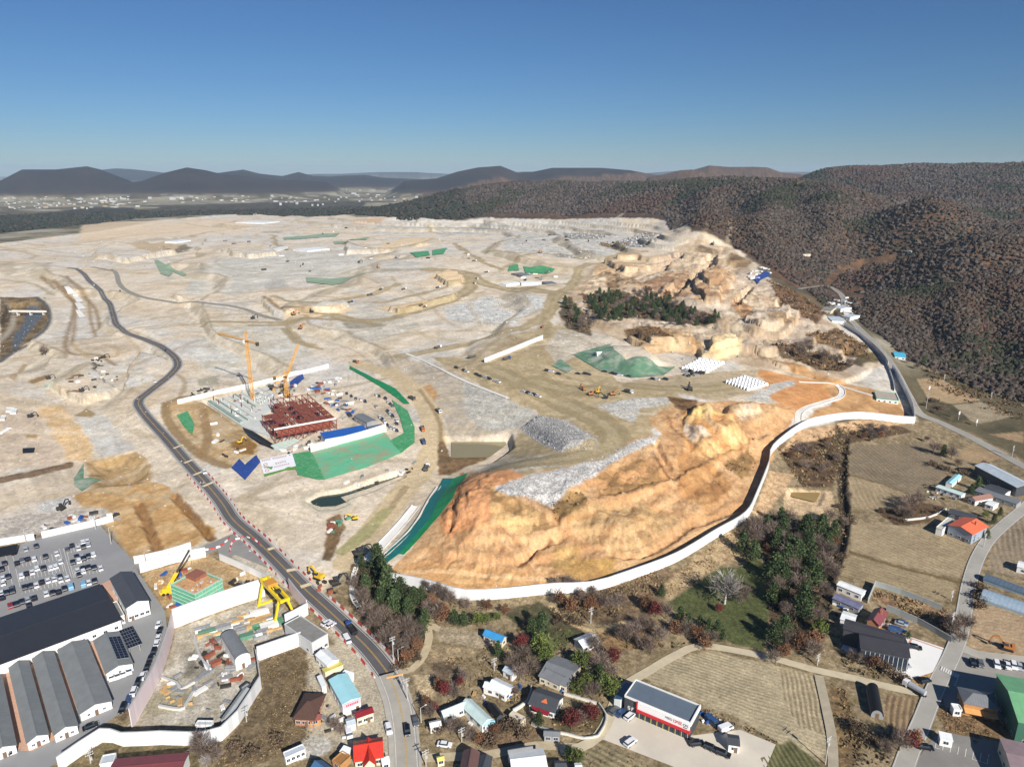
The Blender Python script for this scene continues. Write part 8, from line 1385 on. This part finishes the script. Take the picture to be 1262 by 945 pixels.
for (x, y, n, hx, hy) in [(9,506,5,1,-4),(2,516,3,1,-3),(4,532,3,3,-2),(14,508,4,1,-4)]:
    for i in range(n):
        p = P(x+i*1.9, y); q = P(x+i*1.9+hx, y+hy); d = (q-p).normalized()*5; root = tag(bpy.data.objects.new('white_pipe', None), f'white pipe on the left terrace, {ordw(pc_)} of the loose rows from the left', 'pipe', 'white pipes on the left terrace'); COL.objects.link(root); root.location = p; b = MB(); b.tube((-d.x, -d.y, .6), (d.x, d.y, .6), .55, 10); b.build('barrel', M_PIPE, root); b = MB(); b.tube((d.x*.9, d.y*.9, .6), (d.x*1.02, d.y*1.02, .6), .68, 10); b.build('collar', M_PIPE, root); pc_ += 1
for i, (x0, y0, x1, y1) in enumerate([(82,354,90,362),(93,364,101,372),(95,374,104,381),(96,383,104,391)]): spread([(x0-3,y0),(x1-6,y0-1),(x1+2,y1),(x0+2,y1+1)], MATS['fresh white concrete'], f'white concrete channel block on the west terrace, {ordw(i)} from the far end', 'concrete slab', 'channel_slab', .5, group='white channel blocks on the west terrace')
ALLK = list(CM)
clutter('right of the red steel frame', [(376,478),(392,470),(420,485),(436,498),(440,510),(425,516),(405,500),(390,492)], 60, ['grey steel bundle', 'grey steel bundle', 'white material crate', 'rusty bar bundle', 'dark pallet load', 'blue drum pallet'], 2, 6)
clutter('behind the red steel frame', [(318,478),(356,468),(372,480),(360,490),(330,496)], 42, ['rusty bar bundle', 'white material crate', 'dark pallet load', 'grey steel bundle', 'timber stack'], 2, 5, 3); clutter('on the basement slab', [(262,496),(325,480),(320,510),(298,522)], 46, ['white material crate', 'grey steel bundle', 'timber stack', 'rusty bar bundle'], 1.5, 5, 2.6)
clutter('in front of the low deck slab', [(345,556),(400,540),(402,545),(352,562)], 18, ['white material crate', 'grey steel bundle', 'dark pallet load'], 1.5, 4); clutter('in the gantry pit', [(240,778),(325,750),(345,768),(352,775),(310,790),(290,775),(262,792)], 50, ['timber stack', 'white material crate', 'grey steel bundle', 'grey steel bundle', 'green container'], 2, 7, 1.8, .5)
clutter('below the arch roofed warehouse', [(250,795),(272,790),(290,815),(316,815),(305,835),(280,842),(262,825)], 30, ['rusty bar bundle', 'grey steel bundle', 'white material crate', 'grey steel bundle', 'dark pallet load'], 1.5, 4.5); clutter('along the curved noise barrier in the pit', [(212,825),(235,840),(240,872),(190,882),(200,850)], 12, ['white material crate', 'grey steel bundle', 'timber stack'], 1.2, 4, 1)
clutter('in the slurry yard', [(225,800),(250,795),(262,825),(300,842),(275,880),(240,880),(235,840)], 22, ['white material crate', 'grey steel bundle', 'grey steel bundle', 'dark pallet load'], 1.2, 5, 1.3); clutter('beside the green netted building', [(180,712),(218,704),(240,700),(220,712),(235,745),(216,755),(195,735)], 30, ['timber stack', 'rusty bar bundle', 'white material crate', 'blue drum pallet'], 1.2, 4); clutter('between the netted building and the corner', [(272,694),(325,718),(318,728),(285,728)], 12, ['white material crate', 'grey steel bundle', 'dark pallet load'], 1.2, 3.5)
clutter('above the car park hoarding', [(50,650),(105,632),(150,630),(140,640),(60,658)], 26, ['white material crate', 'dark pallet load', 'grey steel bundle', 'rusty bar bundle', 'blue drum pallet'], 1.5, 5); clutter('at the dark road corner', [(380,720),(430,715),(425,728),(395,735)], 8, ['dark pallet load', 'rusty bar bundle'], 1.5, 4)
clutter('on the upper left terrace', [(80,465),(150,455),(150,470),(110,480),(85,480)], 16, ['dark pallet load', 'white material crate', 'grey steel bundle'], 1.5, 4); clutter('by the white channel blocks', [(112,442),(128,440),(130,452),(114,455)], 14, ['dark pallet load', 'white material crate'], 2, 5); clutter('on the bank of the dark green pond', [(400,650),(428,636),(440,632),(430,645),(408,660)], 12, ['white material crate', 'green container', 'rusty bar bundle'], 1.2, 3.5)
clutter('beside the far hoarding', [(232,485),(260,474),(268,476),(262,484),(240,490)], 12, ['dark pallet load', 'grey steel bundle'], 2, 5); clutter('at the top of the site car park', [(398,470),(418,464),(420,474),(400,478)], 12, ['white material crate', 'grey steel bundle'], 2, 5); clutter('in the hill depot', [(620,328),(690,330),(685,345),(640,346)], 18, ['dark pallet load', 'white material crate', 'grey steel bundle'], 3, 8, 3)
clutter('beside the left bag block', [(842,456),(864,458),(866,464),(846,464)], 16, ['dark pallet load', 'grey steel bundle'], 2, 6, 3); clutter('among the plant pots by the cyan shed', [(1140,598),(1160,598),(1178,616),(1150,618),(1138,612)], 22, ['white material crate', 'dark pallet load', 'grey steel bundle'], .8, 2.2, 1); clutter('in the yard below the white barn', [(1024,738),(1050,750),(1050,765),(1030,758)], 12, ['white material crate', 'timber stack', 'blue drum pallet', 'dark pallet load'], .8, 2.4, 1.2); clutter('beside the houses left of the road', [(398,858),(410,862),(432,890),(430,910),(402,905),(392,893)], 16, ['dark pallet load', 'white material crate', 'grey steel bundle'], .8, 2.2, 1.2); clutter('by the store end', [(862,880),(885,884),(892,895),(866,892)], 8, ['white material crate', 'grey steel bundle', 'blue drum pallet'], .8, 2.2, 1.2)
clutter('on the far terraces', [(240,300),(420,280),(560,300),(600,320),(450,330),(330,345),(250,330)], 26, ['dark pallet load', 'white material crate', 'grey steel bundle'], 4, 10, 4); clutter('on the quarry floor', [(620,290),(760,290),(790,305),(700,318),(630,312)], 20, ['dark pallet load', 'grey steel bundle'], 3, 9, 4); clutter('in the valley clearing', [(1016,375),(1050,365),(1062,385),(1040,392)], 22, ['white material crate', 'white material crate', 'dark pallet load', 'grey steel bundle'], 3, 9, 3); clutter('on the crest by the blue sheet', [(922,335),(948,325),(952,338),(930,350)], 16, ['white material crate', 'white material crate', 'grey steel bundle'], 3, 8, 3)
spread([(928,344),(944,334),(950,340),(934,351)], MATS['blue tarpaulin'], 'blue sheet on the eastern crest below the wood', 'tarpaulin', 'tarpaulin', .8)
# ---------------------------------------------------------------- loose stones, dry grass
def stones(name, label, polys, seed):
    rng = np.random.default_rng(seed); T = []; CC = []
    for poly, dens, smin, smax in polys:
        w_ = [(q.x, q.y) for q in PP(poly)]; xs = [q[0] for q in w_]; ys = [q[1] for q in w_]; n = int((max(xs)-min(xs))*(max(ys)-min(ys))*dens); n = min(n, 30000); x = rng.uniform(min(xs), max(xs), n); y = rng.uniform(min(ys), max(ys), n); k = poly_sd(x, y, w_) > .3; x, y = x[k], y[k]
        t = np.arctan2(x, y); r = np.hypot(x, y); i = np.interp(t, th, np.arange(len(th))); j = np.interp(r, rr_, np.arange(len(rr_))); a, b_ = i.astype(int), j.astype(int); fi, fj = i-a, j-b_; z = (Z[a, b_]*(1-fi)+Z[a+1, b_]*fi)*(1-fj)+(Z[a, b_+1]*(1-fi)+Z[a+1, b_+1]*fi)*fj
        s = smin+(smax-smin)*rng.random(len(x))**3; oc = np.array([(1, 0, 0), (0, 1, 0), (-1, 0, 0), (0, -1, 0), (0, 0, 1.1)]); fc = np.array([(0, 1, 4), (1, 2, 4), (2, 3, 4), (3, 0, 4)]); V_ = oc[None]+rng.normal(size=(len(x), 5, 3))*.25; an = rng.random(len(x))*6.28; c, sn = np.cos(an)[:, None], np.sin(an)[:, None]
        V_ = np.stack([(V_[..., 0]*c-V_[..., 1]*sn)*s[:, None]+x[:, None], (V_[..., 0]*sn+V_[..., 1]*c)*s[:, None]+y[:, None], V_[..., 2]*s[:, None]*.8+z[:, None]], -1); T.append(V_[:, fc].reshape(-1, 3, 3)); CC.append(np.repeat(np.stack([alb(170, 167, 162), alb(150, 147, 143), alb(184, 181, 175), alb(140, 138, 134)])[rng.integers(0, 4, len(x))], 4, 0))
    T = np.concatenate(T); CC = np.concatenate(CC); m = MATS.get('loose stone') or attr_mat('loose stone', .9)[0]; o = soup_obj(name, T, m); at = o.data.attributes.new('col', 'FLOAT_COLOR', 'FACE'); at.data.foreach_set('color', np.concatenate([CC, np.ones((len(CC), 1))], 1).astype(np.float32).ravel()); tag(o, label, 'stones', kind='stuff')
stones('rubble', 'grey blasted rubble along the edge of the orange spoil', [([(612,598),(640,590),(690,578),(740,560),(790,540),(812,536),(806,546),(770,561),(730,586),(690,612),(680,625),(650,616),(615,607)], 1.5, .12, .5), ([(640,528),(663,511),(700,519),(742,545),(735,554),(690,558)], 1.4, .12, .6)], 3)
stones('boulders', 'pale boulders spread on the quarry terraces', [([(546,380),(600,365),(665,365),(676,372),(660,385),(630,400),(585,398),(555,395)], .06, .3, 1.3), ([(696,287),(747,284),(747,294),(699,295)], .012, .8, 3.6), ([(762,302),(785,287),(805,287),(808,299),(772,309)], .02, .8, 4.2), ([(683,312),(734,309),(737,318),(686,317)], .015, .8, 3.6), ([(735,500),(776,491),(822,491),(826,497),(790,503),(780,520)], .2, .3, .8)], 4)
stones('scattered_stones', 'loose stones scattered over the bare graded ground', [([(0,640),(130,620),(240,660),(330,690),(440,680),(560,560),(640,470),(700,400),(640,330),(300,330),(0,345)], .02, .15, .9), ([(0,345),(300,330),(640,330),(700,300),(600,280),(300,280),(100,300)], .0012, .8, 2.6), ([(700,350),(850,310),(930,340),(1050,430),(1020,470),(900,460),(720,420)], .008, .3, 1.6), (ORANGE, .05, .1, .5)], 12)
def grass(name, label, polys, seed, cols):
    rng = np.random.default_rng(seed); T = []; CC = []
    for poly, dens, s in polys:
        w_ = [(q.x, q.y) for q in PP(poly)]; xs = [q[0] for q in w_]; ys = [q[1] for q in w_]; n = min(int((max(xs)-min(xs))*(max(ys)-min(ys))*dens), 60000); x = rng.uniform(min(xs), max(xs), n); y = rng.uniform(min(ys), max(ys), n); k = (poly_sd(x, y, w_) > 0) & (fbm(x, y, 7, 3, seed) > .45); x, y = x[k], y[k]
        for nm, (p, hz, wd) in RD.items():
            if len(x): d = line_d(x, y, [(q.x, q.y) for q in p[::2]]); k = d > wd/2+1; x, y = x[k], y[k]
        t = np.arctan2(x, y); r = np.hypot(x, y); i = np.interp(t, th, np.arange(len(th))); j = np.interp(r, rr_, np.arange(len(rr_))); a, b_ = np.clip(i.astype(int), 0, len(th)-2), j.astype(int); z = Z[a, b_]
        q = tri_soup(np.stack([x, y, z+s*.5], -1), s*(.5+rng.random(len(x))), rng); T.append(q); CC.append(np.stack([alb(*c) for c in cols])[rng.integers(0, len(cols), len(x))]*(.7+.6*rng.random((len(x), 1))))
    T = np.concatenate(T); CC = np.concatenate(CC); m = MATS.get('dry grass') or attr_mat('dry grass', .9)[0]; o = soup_obj(name, T, m); at = o.data.attributes.new('col', 'FLOAT_COLOR', 'FACE'); at.data.foreach_set('color', np.concatenate([CC, np.ones((len(CC), 1))], 1).astype(np.float32).ravel()); tag(o, label, 'grass', kind='stuff')
grass('dry_grass', 'dry brown grass and weeds on the rough plots', [([(318,816),(374,795),(402,850),(386,882),(384,908),(350,930),(255,960),(280,915),(323,848)], 6, .22), ([(598,890),(640,880),(668,905),(640,921),(600,925),(586,915)], 6, .22), ([(1022,842),(1042,850),(1062,918),(1050,950),(1030,945)], 3, .45), ([(1154,872),(1262,893),(1262,916),(1165,902)], 6, .22), ([(1079,726),(1144,743),(1172,753),(1136,763),(1075,740)], 2, .5), ([(800,690),(826,700),(800,745),(770,760),(700,770),(690,745),(760,722)], 1.5, .5), ([(530,815),(560,790),(640,800),(660,830),(640,870),(590,860),(535,870)], 1.2, .4), ([(955,548),(1015,535),(1041,521),(1110,525),(1125,532),(1043,550),(1026,600),(988,600)], 1, .6), ([(1030,520),(1046,548),(1048,640),(1036,690),(1010,724),(1000,720),(1026,680),(1034,630)], 1.2, .5), ([(820,715),(910,649),(932,642),(915,690),(887,697),(822,740)], 1.2, .4), ([(690,925),(740,915),(840,960),(690,960)], .6, .3), ([(868,872),(905,884),(958,914),(958,918),(912,897),(866,878)], 1.5, .4), ([(672,878),(740,865),(752,880),(735,902),(690,905)], 2, .4)], 6, [(138, 116, 86), (114, 96, 68), (156, 134, 100), (96, 86, 60)])
grass('undergrowth', 'dark brown undergrowth below the near trees', [([(432,695),(470,690),(525,735),(528,790),(497,822),(470,792),(430,745)], 1.2, .7), ([(930,645),(1020,640),(1034,700),(1015,790),(952,815),(945,700)], 1.2, .7), ([(680,722),(725,735),(770,720),(765,755),(690,770),(672,745)], 1, .55), ([(520,728),(580,740),(620,748),(610,770),(540,775)], .8, .5), ([(630,800),(680,770),(760,780),(800,800),(750,840),(745,870),(700,850),(650,850)], .6, .5), ([(790,745),(830,765),(900,795),(950,805),(880,805),(800,795)], .9, .55), ([(1036,800),(1120,838),(1140,845),(1110,846),(1040,825)], 1.5, .5), ([(1060,895),(1095,905),(1110,940),(1050,945)], 1, .5)], 9, [(96, 80, 62), (76, 66, 52), (116, 96, 74), (84, 84, 54)])
grass('hill_scrub', 'low brown scrub on the eastern cut slopes', [([(992,413),(1030,404),(1069,427),(1071,444),(1020,427)], .25, 1.0), ([(952,425),(988,425),(1020,436),(1052,449),(1041,459),(1001,452),(959,438)], .35, 1.0), ([(765,408),(798,401),(828,413),(838,426),(790,420)], .2, 1.0), ([(693,368),(702,366),(728,396),(728,414),(700,406)], .3, 1), ([(715,362),(770,360),(850,380),(890,392),(870,402),(820,395),(730,390)], .2, 1.1), ([(945,345),(985,362),(1020,385),(1000,396),(960,372)], .2, 1.2), ([(1130,440),(1200,475),(1262,492),(1262,520),(1200,500),(1140,470)], .3, .9), ([(682,610),(718,606),(727,618),(702,640),(680,642)], .6, .5), ([(890,570),(925,552),(935,570),(915,590)], .6, .5), ([(740,298),(775,300),(770,306),(742,304)], .05, 1.5)], 8, [(120, 92, 66), (98, 76, 54), (146, 116, 82), (84, 76, 52)])
